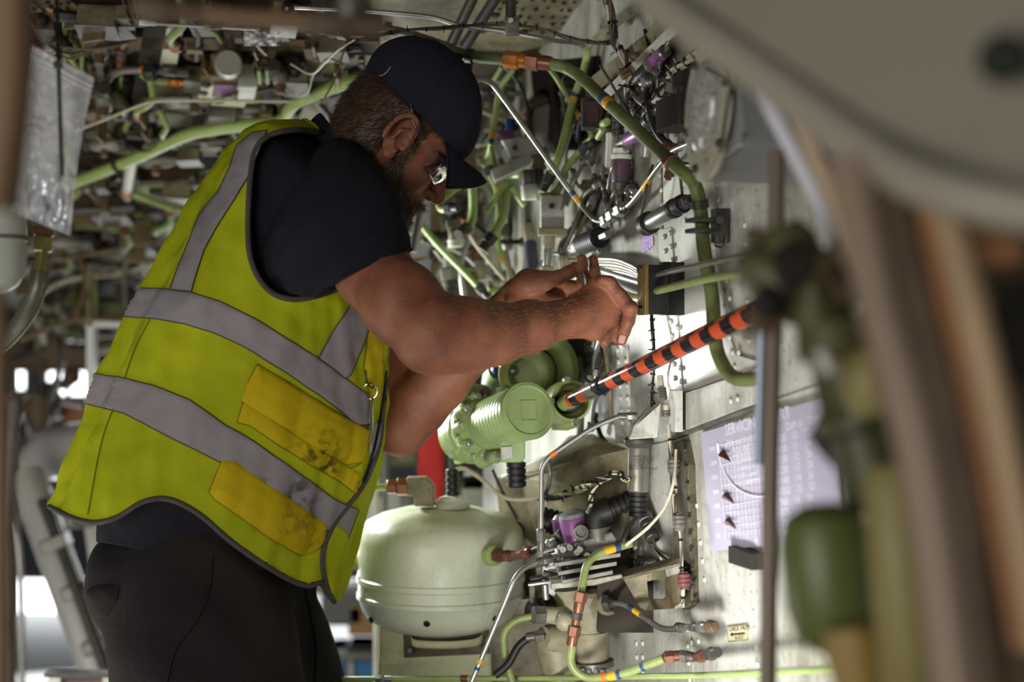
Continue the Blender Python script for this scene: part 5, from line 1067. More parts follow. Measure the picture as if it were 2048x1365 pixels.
# --- tank
TK = M('tank_pale_green', (208, 214, 190), .32, dirt=.4, dcol=(120, 120, 84), dscale=11, stretch=(1.6, 1.6, .4), spec=.55, fine=.15); tc = 2.56; k = 1/pxm(P(0, 0, tc)); ax = P(882, 1008, tc)
tk = thing('pressure_tank', 'large round pale green pressure tank with domed white top on a pedestal', 'tank', P(882, 1250, tc))
def tz(y): return P(0, y, tc).z-ax.z
prof = [(1010, 4), (1012, 40), (1018, 82), (1028, 120), (1042, 148), (1058, 162), (1078, 167), (1120, 167), (1148, 166), (1150, 168.5), (1160, 168.5), (1163, 165), (1182, 165), (1184, 168), (1192, 168), (1196, 164), (1215, 158), (1232, 147), (1246, 128), (1256, 100), (1262, 60), (1264, 6)]
m = MB(); m.rings([[ax+Vector((math.cos(a)*r*k, math.sin(a)*r*k, tz(y))) for a in [2*math.pi*j/72 for j in range(72)]] for y, r in prof][::-1]); build('shell', m, TK, tk)
for x, y, r in ((750, 1223, 6), (863, 1215, 6.5), (990, 1213, 6)):
    dx = (x-882)*k; rr = 156*k; c = ax+Vector((dx, -math.sqrt(max(0, rr*rr-dx*dx)), tz(y+2))); n = Vector((c.x-ax.x, c.y-ax.y, -.05)).normalized(); build('drain_hole', MB().lathe(c-n*.002, c+n*.0025, [(0, r*k), (.9, r*k), (1, r*k*.7)], 16), BLACKP, tk)
build('pedestal', MB().prism([P(760, 1240, tc-.08), P(980, 1240, tc-.08), P(986, 1400, tc-.08), P(752, 1400, tc-.08)], (0, .18, 0)), M('tank_pedestal_paint', (186, 190, 150), .45, dirt=.5, dcol=(100, 92, 62), dscale=9, fine=.2), tk, smooth=False, bevel=.006)
build('slot_plate', MB().prism([P(807, 1264, tc-.084), P(850, 1263, tc-.084), P(856, 1274, tc-.084), P(936, 1272, tc-.084), P(942, 1262, tc-.084), P(978, 1262, tc-.084), P(980, 1308, tc-.084), P(808, 1316, tc-.084)], (0, -.004, 0)), M('dark_slot_metal', (58, 48, 38), .5, .3, dirt=.5, dcol=(110, 90, 60), dscale=30), tk, smooth=False, bevel=.0015)
build('strap_handle', MB().rings([[p+Vector((0, .003*math.cos(a), .0065*math.sin(a))) for a in [j*math.pi/4 for j in range(8)]] for p in spline([P(822, 1274, tc-.092), P(826, 1286, tc-.1), P(850, 1290, tc-.104), P(900, 1291, tc-.106), P(945, 1287, tc-.104), P(962, 1280, tc-.1), P(966, 1270, tc-.092)], 5)]), M('cream_strap', (196, 186, 150), .5, dirt=.3, dscale=30), tk)
for x, y in ((820, 1302), (970, 1296), (890, 1290)): build('screw', MB().lathe(P(x, y, tc-.088), P(x, y, tc-.098), [(0, .006), (.7, .006), (1, .004)], 12), COPPER if x < 960 and x > 830 else GREY, tk)
build('top_boss', MB().rings([[P(905, y, tc-.02)+Vector((math.cos(a)*r*k, math.sin(a)*r*k, 0)) for a in [2*math.pi*j/32 for j in range(32)]] for y, r in ((1016, 36), (1006, 34), (1004, 30), (996, 26), (992, 16))]), WHITE2, tk)
m = MB(); ribbed(m, P(905, 992, tc-.02), P(904, 938, tc-.02), .0115, 4); build('rubber_sleeve', m, BLACK, tk)
build('block', MB().prism([P(813, 956, tc-.05), P(852, 956, tc-.05), P(868, 972, tc-.05), P(869, 1014, tc-.05), P(828, 1014, tc-.05), P(826, 990, tc-.05), P(813, 990, tc-.05)], (0, .035, 0)), CREAM, tk, bevel=.0025)
build('nut', MB().hexn(P(774, 974, tc-.035), P(794, 974, tc-.035), .014), COPPER, tk); build('nut', MB().hexn(P(794, 974, tc-.035), P(816, 974, tc-.035), .017), COPPER, tk)
build('nozzle', MB().lathe(P(700, 1124, tc-.02), P(726, 1124, tc-.02), [(0, .012), (.3, .014), (1, .020)], 18), TK, tk)
build('nut', MB().hexn(P(674, 1125, tc-.02), P(690, 1125, tc-.02), .012), COPPER, tk); build('nut', MB().hexn(P(690, 1125, tc-.02), P(702, 1125, tc-.02), .010), STEEL, tk)
build('port_ring', MB().lathe(P(980, 1112, tc-.125), P(992, 1112, tc-.14), [(0, .018), (.8, .018), (1, .012)], 20), GREEN2, tk)
pipe('green_tube', 'level bright green tube between the vest and the tank top block', [P(690, 979, 2.52), P(776, 975, 2.53)], 7, GREEN2)
pipe('copper_elbow', 'bronze elbow pipe from the tank side to the valve cluster', [P(990, 1112, 2.42), P(1012, 1113, 2.4), P(1034, 1112, 2.37), P(1062, 1104, 2.33)], 9, COPPER, nuts=[(.12, .025, 1.6, COPPER), (.36, .02, 1.4, COPPER), (.9, .02, 1.45, COPPER)], cat='pipe')
pipe('dark_tube', 'dark tube continuing from the bronze elbow into the valve cluster', [P(1064, 1103, 2.33), P(1090, 1092, 2.31), P(1116, 1080, 2.29)], 6, DGREY, nuts=[(.75, .03, 1.7, GREY)])
pipe('white_cable', 'pale cable looping from the tank top boot along to the tied loom', [P(912, 940, 2.54), P(930, 938, 2.54), P(962, 958, 2.52), P(996, 988, 2.5), P(1030, 1000, 2.48), P(1085, 996, 2.46)], 4.5, WIREW, cat='cable', smoothp=True)
m = MB(); m.tube(spline([P(985, 940, 2.5), P(1005, 985, 2.5), P(1035, 1040, 2.5)], 5), .003, 6); tag(build('wire', m, WIRED), 'thin dark wire slanting down behind the tank top cable', 'wire')
loom('cable_loom', 'dark tied loom with white wires climbing from the tank cable to the filter', [P(1085, 998, 2.42), P(1120, 992, 2.38), P(1160, 978, 2.31), P(1195, 962, 2.26), P(1232, 948, 2.22), P(1258, 962, 2.2)], 7, None, [WIREW, BLACK, WIREW, BLACK, GREEN], 6, nt=9, seed=21, slack=1.3)
loom('cable', 'short loop of pale wires hanging from the dark tied loom', [P(1206, 958, 2.25), P(1186, 984, 2.25), P(1180, 1010, 2.26), P(1176, 1030, 2.27)], 5, None, [WIREW, WIRED, WIREW], 4, nt=4, seed=22)
pipe('grey_hose', 'thin grey hose curving down behind the steel tube by the green valve', [P(1094, 915, 2.4), P(1100, 950, 2.4), P(1092, 985, 2.42), P(1076, 1000, 2.43)], 5, GREY, smoothp=True)
# --- valve cluster
vc = thing('solenoid_valve', 'purple and grey solenoid valve stack on a flanged white body', 'valve', P(1150, 1180, 2.3))
tilt = Vector((-.10, 0, 1)).normalized()
def VC(x, y, d=2.28): return P(x, y, d)
build('purple_can', MB().lathe(VC(1158, 1090), VC(1146, 1034), [(0, .0235), (.93, .0235), (1, .021)], 32), PURPLE, vc)
build('can_cap', MB().lathe(VC(1146, 1035), VC(1143, 1021), [(0, .0235), (.5, .0215), (1, .012)], 32), M('satin_grey_cap', (150, 150, 158), .3, .5), vc)
build('purple_can', MB().lathe(VC(1134, 1085, 2.33), VC(1126, 1036, 2.33), [(0, .02), (1, .02)], 24), PURPLE, vc); build('can_cap', MB().lathe(VC(1126, 1037, 2.33), VC(1124, 1028, 2.33), [(0, .02), (1, .012)], 24), GREY, vc)
build('port_ring', MB().lathe(VC(1162, 1066, 2.262), VC(1162, 1066, 2.248), [(0, .0135), (.7, .0135), (1, .012), (1, .008), (.7, .008), (.7, .0)], 24), GREY, vc)
build('mid_flange', MB().prism([VC(1116, 1096, 2.25), VC(1224, 1062, 2.25), VC(1236, 1080, 2.25), VC(1226, 1120, 2.25), VC(1120, 1140, 2.25)], (0, .07, 0)), GREY, vc, bevel=.003)
m = MB()
for i in range(3): m.box(VC(1172, 1112+i*17, 2.262), (.052-.006*i, 0, .008), (0, .045, 0), (0, 0, .0035))
tag(build('fin', m, GREY, vc, bevel=.001), kind='stuff')
for x, y in ((1126, 1100), (1140, 1096), (1154, 1106), (1128, 1124), (1160, 1100), (1136, 1142), (1174, 1112), (1120, 1128)): build('bolt', MB().hexn(VC(x, y, 2.25), VC(x, y, 2.236), .0062), STEEL if x % 3 else GREY, vc)
build('lower_can', MB().lathe(VC(1142, 1120, 2.30), VC(1146, 1176, 2.3), [(0, .024), (1, .024)], 28), GREY, vc); build('red_band', MB().lathe(VC(1155, 1132, 2.27), VC(1156, 1142, 2.27), [(0, .009), (1, .009)], 14), M('red_band', (150, 44, 34), .5), vc)
build('big_case', MB().lathe(VC(1200, 1080, 2.34), VC(1206, 1165, 2.34), [(0, .045), (.1, .05), (.9, .05), (1, .045)], 36), M('worn_dark_case', (96, 90, 78), .5, .2, dirt=.6, dscale=18, fine=.3), vc)
build('flange_plate', MB().prism([VC(1100, 1168, 2.22), VC(1190, 1158, 2.22), VC(1258, 1146, 2.22), VC(1264, 1152, 2.22), VC(1190, 1172, 2.22), VC(1102, 1180, 2.22)], (0, .14, .0)), M('pale_flange', (158, 156, 140), .45, .2, dirt=.8, dscale=16), vc, bevel=.0015)
VB_ = M('valve_body_paint', (160, 156, 132), .45, dirt=.85, dcol=(96, 84, 56), dscale=14, fine=.25)
build('cast_body', MB().lathe(VC(1176, 1178, 2.32), VC(1178, 1262, 2.32), [(0, .050), (.1, .054), (.5, .050), (.75, .038), (1, .032)], 32), VB_, vc)
build('neck', MB().lathe(VC(1140, 1178, 2.27), VC(1148, 1236, 2.27), [(0, .026), (.4, .014), (1, .012)], 18), VB_, vc)
build('side_port', MB().lathe(VC(1190, 1212, 2.30), VC(1222, 1207, 2.26), [(0, .030), (.7, .022), (1, .018)], 20), VB_, vc); build('nut', MB().hexn(VC(1208, 1209, 2.25), VC(1222, 1207, 2.245), .014), DGREY, vc)
build('left_port', MB().lathe(VC(1150, 1236, 2.28), VC(1086, 1230, 2.26), [(0, .024), (.6, .014), (1, .013)], 18), VB_, vc); build('nut', MB().hexn(VC(1066, 1231, 2.255), VC(1090, 1230, 2.26), .015), GREY, vc)
build('small_dome', MB().ball(VC(1130, 1244, 2.25), .016, 8), VB_, vc)
build('bowl', MB().lathe(VC(1182, 1262, 2.32), VC(1186, 1325, 2.32), [(0, .034), (.1, .030), (.8, .028), (1, .026)], 28), VB_, vc); build('bowl_rim', MB().lathe(VC(1186, 1322, 2.32), VC(1187, 1334, 2.32), [(0, .034), (1, .034)], 28), GREY, vc)
build('left_bowl', MB().lathe(VC(1108, 1262, 2.32), VC(1124, 1380, 2.32), [(0, .028), (.2, .034), (1, .026)], 24), VB_, vc)
build('left_inlet', MB().lathe(VC(1120, 1276, 2.30), VC(1086, 1276, 2.28), [(0, .026), (1, .018)], 18), VB_, vc)
for i in range(4): c = VC(1166+i*13, 1336+2*(i % 2), 2.29); build('bolt', MB().hexn(c, c-Vector((0, 0, .010)), .006), GREY, vc)
t = thing('black_elbow', 'black rubber elbow and ribbed hose beside the purple valve', 'hose', P(1210, 1020, 2.3)); m = MB(); m.tube(fillet([VC(1192, 1062, 2.27), VC(1192, 1028, 2.27), VC(1220, 1018, 2.27)], .02, 8), .0205, 20); build('elbow', m, BLACK, t)
m = MB(); ribbed(m, VC(1206, 1024, 2.27), VC(1262, 1000, 2.27), .0165, 5); build('ribbed_hose', m, BLACK, t); build('socket', MB().lathe(VC(1194, 1052, 2.27), VC(1198, 1080, 2.27), [(0, .019), (.1, .022), (1, .022)], 20), GREY, t)
t = thing('black_plug', 'black ribbed plug pointing left behind the purple valve', 'plug', P(1100, 1040, 2.36)); m = MB(); ribbed(m, VC(1124, 1050, 2.36), VC(1080, 1038, 2.36), .021, 4); build('sleeve', m, BLACK, t)
t = thing('small_fittings', 'cluster of small grey fittings left of the solenoid valve', 'fitting', P(1080, 1130, 2.3)); 
for i, (x, y, x2, y2, r) in enumerate([(1082, 1090, 1084, 1128, 9), (1056, 1134, 1100, 1124, 6), (1096, 1126, 1122, 1120, 9), (1086, 1150, 1112, 1156, 10), (1060, 1160, 1084, 1156, 7), (1090, 1170, 1092, 1200, 7), (1066, 1168, 1068, 1206, 9), (1112, 1066, 1130, 1082, 10), (1056, 1170, 1100, 1164, 4), (1086, 1104, 1108, 1098, 8)]): build('nut' if i % 2 == 0 else 'stem', (MB().hexn if i % 2 == 0 else lambda a, b, r: MB().lathe(a, b, [(0, r), (1, r)], 12))(P(x, y, 2.3-.01*(i % 3)), P(x2, y2, 2.3-.01*(i % 3)), r*.0008), (GREY, DGREY, STEEL)[i % 3], t)
fitting('dark_drum', 'dark round drum end under the small grey fittings', 'drum', (1090, 1210, 2.36), (1068, 1226, 2.3), [(0, .8, 26, DGREY, ''), (.8, 1, 20, BLACK, '')])
# --- low pipes
pipe('green_pipe', 'green pipe with yellow and blue tape dropping from the cable bundle past the valve body', [P(1262, 1088, 2.16), P(1196, 1107, 2.14), P(1172, 1128, 2.12), P(1160, 1200, 2.1)], 8, GREEN, rb=.05, bands=[(.14, .2, BLUB), (.21, .33, YELB)])
pipe('copper_union', 'long bronze union joining the two halves of the dropping green pipe', [P(1162, 1192, 2.1), P(1144, 1286, 2.1)], 9, COPPER, nuts=[(.12, .03, 1.5, COPPER), (.5, .02, 1.2, DGREY), (.85, .03, 1.5, COPPER)])
pipe('green_pipe', 'green pipe bending along the bottom to the bronze fittings at right', [P(1146, 1284, 2.1), P(1138, 1330, 2.1), P(1168, 1358, 2.1), P(1240, 1352, 2.08), P(1328, 1318, 2.05)], 9, GREEN, rb=.04, bands=[(.46, .5, ORB), (.52, .58, YELB), (.59, .62, BLUB), (.8, .83, BLUB)])
pipe('copper_fitting', 'bronze elbow fitting joining the bottom green pipe to the wall', [P(1326, 1316, 2.05), P(1358, 1312, 2.05), P(1392, 1316, 2.04), P(1432, 1306, 2.08)], 9, COPPER, nuts=[(.12, .025, 1.5, COPPER), (.3, .02, 1.5, GREY), (.6, .03, 1.4, COPPER), (.92, .03, 1.5, DGREY)], rb=.01)
pipe('steel_tube', 'bent steel tube with yellow and blue tape from valve body to the wall nut', [P(1222, 1207, 2.245), P(1248, 1207, 2.2), P(1284, 1232, 2.16), P(1324, 1261, 2.12), P(1362, 1257, 2.1)], 6, STEEL, rb=.025, bands=[(.34, .4, BLUB), (.41, .5, YELB)], nuts=[(.03, .02, 1.9, DGREY)])
pipe('grey_fitting', 'grey three-nut fitting with a brown end on the wall', [P(1356, 1256, 2.1), P(1428, 1254, 2.1)], 7, GREY, nuts=[(.08, .025, 1.6, GREY), (.5, .02, 1.5, DGREY), (.72, .03, 1.7, GREY), (.95, .02, 2, BROWN)])
pipe('steel_tube', 'thin steel tube bowing down in front of the tank to the bottom edge', [P(1110, 1116, 2.24), P(1062, 1128, 2.22), P(1032, 1150, 2.2), P(1010, 1205, 2.2), P(940, 1372, 2.2)], 5.2, STEEL, rb=.05, bands=[(.83, .86, YELB), (.88, .9, BLUB)], nuts=[(.08, .03, 2, GREY)])
pipe('green_tube', 'green tube looping down between the tank and the valve body', [P(1070, 1232, 2.3), P(1030, 1240, 2.3), P(1006, 1266, 2.3), P(1010, 1320, 2.3), P(1030, 1380, 2.3)], 8, GREEN, rb=.05)
pipe('black_hose', 'black hose elbow below the looping green tube', [P(1100, 1272, 2.28), P(1060, 1274, 2.28), P(1036, 1292, 2.28), P(1018, 1330, 2.28), P(990, 1352, 2.28)], 8, BLACK, rb=.03, nuts=[(.2, .03, 1.5, GREY)])
pipe('green_pipe', 'long level green pipe running along the bottom edge of the bay', [P(640, 1359, 2.44), P(1100, 1357, 2.3), P(1400, 1352, 2.1), P(1720, 1336, 1.84)], 6, GREEN2, rb=.02, nuts=[(.1, .03, 1.5, STEEL), (.42, .02, 1.8, COPPER)], clamps=[(.22, COPPER)])
# --- gusset bracket with window
gb = thing('gusset_bracket', 'cream gusset bracket with a square hole under the filter', 'bracket', P(1310, 1180, 2.2)); d0 = 2.2
ou = [(1246, 1158), (1330, 1137), (1366, 1128), (1370, 1216), (1292, 1222), (1280, 1216)]; hl = [(1294, 1164), (1322, 1158), (1330, 1162), (1332, 1196), (1326, 1200), (1302, 1200), (1297, 1194)]
def plate_hole(ou, hl, d, th):
    o3 = dens(ou, 12); h3 = dens(hl, 8); pts = o3+h3; no, nh = len(o3), len(h3)
    r = delaunay_2d_cdt(pts, [(i, (i+1) % no) for i in range(no)]+[(no+i, no+(i+1) % nh) for i in range(nh)], [], 2, 1e-4); fs = []
    hp = [(p.x, p.y) for p in h3]; op = [(p.x, p.y) for p in o3]
    for f in r[2]:
        c = sum((r[0][i] for i in f), Vector((0, 0)))/len(f)
        if inpoly(c.x, c.y, op) and not inpoly(c.x, c.y, hp): fs.append(tuple(f))
    vs = [P(p.x, p.y, d) for p in r[0]]; m = MB().add(vs, fs); m.add([v+Vector((0, th, 0)) for v in vs], [f[::-1] for f in fs])
    n = len(vs)
    for a, b in [(i, (i+1) % no) for i in range(no)]+[(no+i, no+(i+1) % nh) for i in range(nh)]: m.f.append((a, b, n+b, n+a)); m.m.append(0)
    return m
build('web', plate_hole(ou, hl, d0, .004), CREAM, gb, smooth=False); build('flange', MB().prism([P(1246, 1155, d0-.02), P(1366, 1126, d0-.02), P(1367, 1131, d0-.02), P(1247, 1161, d0-.02)], (0, .06, 0)), CREAM, gb, smooth=False); build('wall_leg', MB().prism([P(1330, 1137, d0-.003), P(1366, 1128, d0-.003), P(1370, 1216, d0-.003), P(1346, 1218, d0-.003)], (0, .003, 0)), WHITE, gb, smooth=False)
t = thing('bay_shade_block', 'dark block standing for the shade behind the gusset bracket', 'tray', P(1260, 1200, 2.4)); m = MB(); m.box(P(1262, 1205, 2.42), (.055, 0, 0), (0, .02, 0), (0, 0, .045)); build('tray', m, DARK, t, smooth=False)  # solid block added for the darkness behind the bracket, shade in its colour
t = thing('bracket_and_shadow', 'small dark block for the bracket and shadow below the lilac placard', 'bracket', W(1490, 1118, .02)); m = MB(); m.box(W(1492, 1116, .012), WN*.010, WA*.035, WU*.012); build('foot', m, DARK, t, bevel=.002)  # bracket and the placard's cast shadow merged into one dark block
# ================================================================ ceiling: ribs, plates, pipes and boxes overhead
def CC(x, y, off=.03): return C(x, y, off)
for k, (x0, y0, x1, y1, hw, th, mt) in enumerate([(320, -30, 214, 560, 10, .05, DARK), (-40, 30, 760, 44, 12, .05, BROWN), (150, 520, 470, 500, 8, .04, TAN), (-40, 420, 470, 434, 7, .04, CREAM), (560, -20, 470, 260, 9, .05, TAN), (700, 20, 590, 250, 10, .05, CREAM), (100, 330, 470, 322, 7, .05, BROWN), (100, 170, 420, 186, 6, .04, TAN), (440, 60, 420, 250, 7, .05, BROWN)]):
    a, b = C(x0, y0, .01), C(x1, y1, .01); d = b-a; u = d.cross(CN).normalized(); m = MB(); m.box((a+b)/2+CN*th/2, d/2, u*hw/900, CN*th/2); m.box((a+b)/2+CN*th, d/2, u*hw/500, CN*.002); tag(build('trim_%d' % (10+k), m, mt, smooth=False, bevel=.001), kind='structure')
def plate(x, y, w, h, rot, off, mt, name='plate', par=ceil):
    a = math.radians(rot); c, s = math.cos(a), math.sin(a); return build(name, MB().prism([C(x+i*w*c-j*h*s, y+i*w*s+j*h*c, off) for i, j in ((-1, -1), (1, -1), (1, 1), (-1, 1))], CN*.006), mt, par, smooth=False, bevel=.001)
for q in [((310, 51), (368, 51), (352, 137), (293, 132)), ((284, 152), (340, 156), (320, 230), (268, 226))]: cpoly('plate', q, .004, WHITE2 if q[0][0] == 310 else CREAM, base=.055)
for x, y, w, h, r, mt in [(362, 298, 82, 7, 2, WHITE2), (370, 343, 78, 8, 1, CREAM), (335, 382, 66, 20, 0, GREEN2), (310, 429, 46, 5, 1, CREAM), (312, 461, 34, 9, 2, GREEN2), (258, 362, 12, 26, 8, WHITE2), (236, 496, 18, 14, 5, M('orange_brown_block', (168, 112, 56), .6, dirt=.5, dscale=16)), (350, 230, 34, 20, 6, CREAM), (560, 150, 30, 14, -20, TAN), (630, 120, 14, 46, 18, CREAM), (660, 60, 10, 40, 16, CREAM), (700, 190, 44, 9, -14, TAN), (420, 300, 60, 12, 0, TAN), (232, 60, 46, 30, 0, CREAM), (160, 70, 30, 40, 0, GREEND), (430, 95, 40, 14, 0, DARK), (560, 90, 60, 16, 0, DARK), (590, 230, 40, 16, -20, CREAM), (220, 520, 20, 24, 0, TAN), (640, 220, 20, 30, 10, TAN), (140, 500, 36, 22, 3, BROWN)]:
    plate(x, y, w, h, r, random.Random(x).uniform(.02, .06), mt)
build('slot', MB().prism([C(x, y, .07) for x, y in ((304, 311), (442, 313), (442, 334), (306, 330))], CN*.002), M('black_opening', (8, 8, 8), .9), ceil, smooth=False)
# white punched skin overhead at the top centre
sk = cpoly('skin_panel', ((700, -60), (1270, -60), (1256, 60), (1150, 70), (1040, 100), (900, 92), (740, 84)), .004, CREAM, base=.012)
hm = MB()
for i in range(46):
    R = random.Random(i*7+1); x, y = 1010+(i % 10)*24+R.uniform(-6, 6)-10*(i//10), 4+(i//10)*15+R.uniform(-3, 3)
    if x > 1225-y*.6: continue
    p = C(x, y, .018); hm = MB(); r = R.choice((.004, .004, .005, .009)); u = Vector((1, 0, 0)); w_ = CN.cross(u); hm.rings([[p+(u*math.cos(a)+w_*math.sin(a))*rr+CN*z for a in [k*math.pi/5 for k in range(10)]] for rr, z in ((r, 0), (r*.95, .0012), (r*.5, .002))]); build('rivet', hm, DARK if r > .004 else DGREY, ceil)
# twin dark struts behind the cap
for k, (x0, x1, r) in enumerate(((955, 900, 11), (1006, 930, 12))): pipe('dark_strut', ['left', 'right'][k]+' of the two dark round struts slanting behind the cap', [P(x0+8, -40, 2.44), P(x1, 92, 2.56)], r, DGREY)
pipe('steel_tube', 'long pale tube crossing the top of the ceiling above the cap', [P(590, 15, 2.38), P(754, 24, 2.36), P(860, 34, 2.36), P(925, 52, 2.36), P(1010, 63, 2.36), P(1100, 80, 2.37), P(1150, 86, 2.39), P(1166, 96, 2.4)], 4.6, STEEL, smoothp=True)
pipe('dark_pipe', 'dark level pipe between the blurred brown pipe and the cap', [P(690, 50, 2.42), P(800, 60, 2.42), P(905, 96, 2.44)], 8, TAN)
t = thing('stanchion_clamp', 'dark stanchion with a clamp block holding the loom above the cap', 'clamp', P(1023, 40, 2.33)); build('post', MB().lathe(P(1021, -30, 2.33), P(1022, 42, 2.33), [(0, .009), (1, .009)], 12), DGREY, t); m = MB(); m.box(P(1024, 52, 2.325), (.012, 0, 0), (0, .010, 0), (0, 0, .014), ch=.2); build('clamp_block', m, GREY, t, bevel=.001); build('bolt', MB().lathe(P(1022, 40, 2.315), P(1022, 40, 2.30), [(0, .006), (1, .004)], 10), STEEL, t)
# --- named pipes on the ceiling
pipe('green_pipe', 'thick green pipe rising from the left edge of the ceiling over the man\'s shoulder', [CC(120, 376, .1), CC(263, 320, .1), CC(363, 274, .1), CC(428, 258, .1), CC(530, 246, .1), CC(566, 238, .1), CC(590, 206, .1), CC(650, 180, .09), CC(720, 158, .08)], 12.5, GREEN2, smoothp=True, clamps=[(.235, DGREY)])
pipe('grey_pipe', 'grey pipe winding down the left ceiling from the top to the green pipe clamp', [CC(226, 40, .07), CC(203, 75, .07), CC(198, 110, .07), CC(198, 135, .07), CC(206, 165, .07), CC(205, 200, .07), CC(220, 236, .07), CC(216, 290, .07), CC(233, 301, .08), CC(264, 302, .09)], 8, GREY, rb=.05, bands=[(.22, .25, YELB)], nuts=[(.52, .03, 1.4, GREY)])
pipe('grey_pipe', 'grey branch pipe with yellow and blue tape running right from the winding pipe', [CC(206, 192, .07), CC(219, 152, .07), CC(240, 140, .07), CC(308, 139, .07), CC(370, 144, .07)], 8, GREY, rb=.05, bands=[(.68, .75, ORB), (.77, .82, BLUB)], nuts=[(.93, .05, 1.5, DGREY)])
for x0, y0, x1, y1, r, lb, bd in [(130, 24, 129, 122, 5.5, 'pale green thin pipe furthest left beneath the ceiling', []), (168, 28, 163, 142, 5.5, 'thin green pipe with yellow tape second from the left edge', [(.3, .36, YELB)]), (262, 48, 244, 98, 6, 'short mottled green pipe ending in a bronze elbow', [(.3, .6, YELB)]), (242, 150, 238, 200, 4, 'thin green pipe segment below the bronze elbow', []), (232, 200, 222, 282, 5, 'green mottled pipe beside the lower grey pipe', [])]:
    pipe('green_pipe', lb, [CC(x0, y0, .06), CC((x0+x1)/2, (y0+y1)/2, .06), CC(x1, y1, .06)], r, GREEN, bands=bd, nuts=[(.97, .03, 1.4, COPPER)] if 'bronze' in lb else ())
pipe('dark_pipe', 'straight dark pipe falling beside the pale plate on the left ceiling', [CC(302, 46, .05), CC(284, 140, .05), CC(252, 285, .05)], 9, DGREY)
fitting('copper_fitting', 'bronze elbow fitting above the branch pipe on the left ceiling', 'fitting', CC(243, 96, .06), CC(240, 132, .06), [(0, .3, 12, DGREY, 'hex'), (.3, .75, 11, COPPER, 'hex'), (.75, 1, 9, COPPER, '')])
pipe('green_pipe', 'small curved green pipe with an orange nut left of the purple-label actuator', [CC(281, 148, .06), CC(298, 160, .06), CC(320, 164, .06), CC(362, 165, .06)], 5.5, GREEN2, smoothp=True, nuts=[(.95, .04, 1.7, ORANGEM)])
pipe('green_pipe', 'short green pipe curving down under the blurred brown pipe', [CC(400, 52, .08), CC(430, 66, .08), CC(444, 84, .08)], 5, GREEN, smoothp=True)
pipe('cable', 'long pale cable sagging across the left ceiling under the actuator', [CC(150, 262, .12), CC(208, 240, .12), CC(274, 213, .12), CC(308, 203, .12), CC(376, 201, .12), CC(479, 202, .12), CC(588, 203, .12)], 3, WIREW, cat='cable', smoothp=True)
pipe('wire', 'thin twisted wire dropping left of the cap to the green pipe', [P(698, 82, 2.4), P(684, 112, 2.4), P(680, 132, 2.4), P(664, 170, 2.42), P(643, 206, 2.45)], 2, CREAM, cat='wire', smoothp=True)
pipe('wire', 'thin wire slanting left from the cap to the ceiling box', [P(686, 130, 2.4), P(655, 118, 2.44), P(628, 148, 2.5), P(618, 180, 2.55), P(602, 192, 2.6)], 2, CREAM, cat='wire', smoothp=True)
pipe('wire', 'thin bright wire running from the ceiling to the left of the cap', [P(582, 128, 2.55), P(622, 148, 2.5), P(650, 126, 2.44), P(672, 104, 2.4), P(710, 78, 2.36)], 2.2, WIREW, cat='wire', smoothp=True)
pipe('silver_pipe', 'thin silver pipe along the top of the left ceiling', [CC(284, 44, .1), CC(360, 50, .1), CC(434, 54, .1), CC(520, 58, .1)], 3.5, STEEL, nuts=[(.05, .03, 2, WHITE2), (.6, .03, 2, GREY)])
pipe('dark_pipe', 'dark pipe with fat couplings at the top left corner of the ceiling', [CC(120, 32, .08), CC(200, 38, .08), CC(290, 46, .08)], 8, DGREY, nuts=[(.2, .08, 1.5, BLACK), (.5, .06, 1.6, DGREY), (.8, .05, 1.4, GREY)])
pipe('purple_pipe', 'short purple pipe low on the left ceiling', [CC(150, 436, .06), CC(228, 438, .06)], 7, PURPLE)
pipe('white_hose', 'white oval coil of hose near the vest on the left ceiling', [CC(372+34*math.cos(a), 383+15*math.sin(a), .07) for a in [k*math.pi/8 for k in range(17)]], 4, WHITE2, cat='hose')
fitting('grey_post', 'short pale grey post hanging from the ceiling under the green pipe clamp', 'post', CC(264, 318, .09), CC(254, 392, .1), [(0, .9, 11, WHITE2, ''), (.9, 1, 13, GREY, '')])
# actuator with purple label
ac = thing('actuator', 'grey ceiling actuator with a purple name label and round knob', 'actuator', CC(450, 180, .05))
build('base_plate', MB().prism([CC(x, y, .07) for x, y in ((404, 162), (510, 160), (490, 205), (394, 198))], CN*.012), M('actuator_grey', (212, 212, 198), .45, dirt=.3, dscale=16), ac, bevel=.002)
build('purple_label', MB().prism([CC(x, y, .083) for x, y in ((428, 169), (475, 170), (468, 196), (424, 193))], CN*.0008), M('purple_name_label', (112, 70, 118), .5, dirt=.3, dcol=(170, 140, 176), dscale=90), ac, smooth=False)
text('TYPE 214\nSER 0871\nMOD AB', CC(430, 190, .0845), CC(470, 192, .0845)-CC(430, 190, .0845), CC(430, 172, .0845)-CC(430, 190, .0845), .010, WIREW, ac)
build('body', MB().prism([CC(x, y, .03) for x, y in ((404, 106), (482, 106), (480, 162), (402, 162))], CN*.05), TAN, ac, bevel=.003)
build('knob', MB().lathe(CC(457, 132, .08), CC(457, 126, .13), [(0, .026), (.9, .026), (1, .022)], 28), M('grey_knob', (150, 148, 140), .4, dirt=.2), ac)
build('side_block', MB().prism([CC(x, y, .05) for x, y in ((480, 127), (517, 128), (510, 160), (477, 159))], CN*.05), WHITE2, ac, bevel=.002)
build('front_block', MB().prism([CC(x, y, .06) for x, y in ((419, 199), (474, 200), (468, 220), (416, 218))], CN*.04), GREY, ac, bevel=.002); build('front_block', MB().prism([CC(x, y, .05) for x, y in ((418, 220), (470, 222), (464, 241), (415, 238))], CN*.03), WHITE2, ac, bevel=.002)
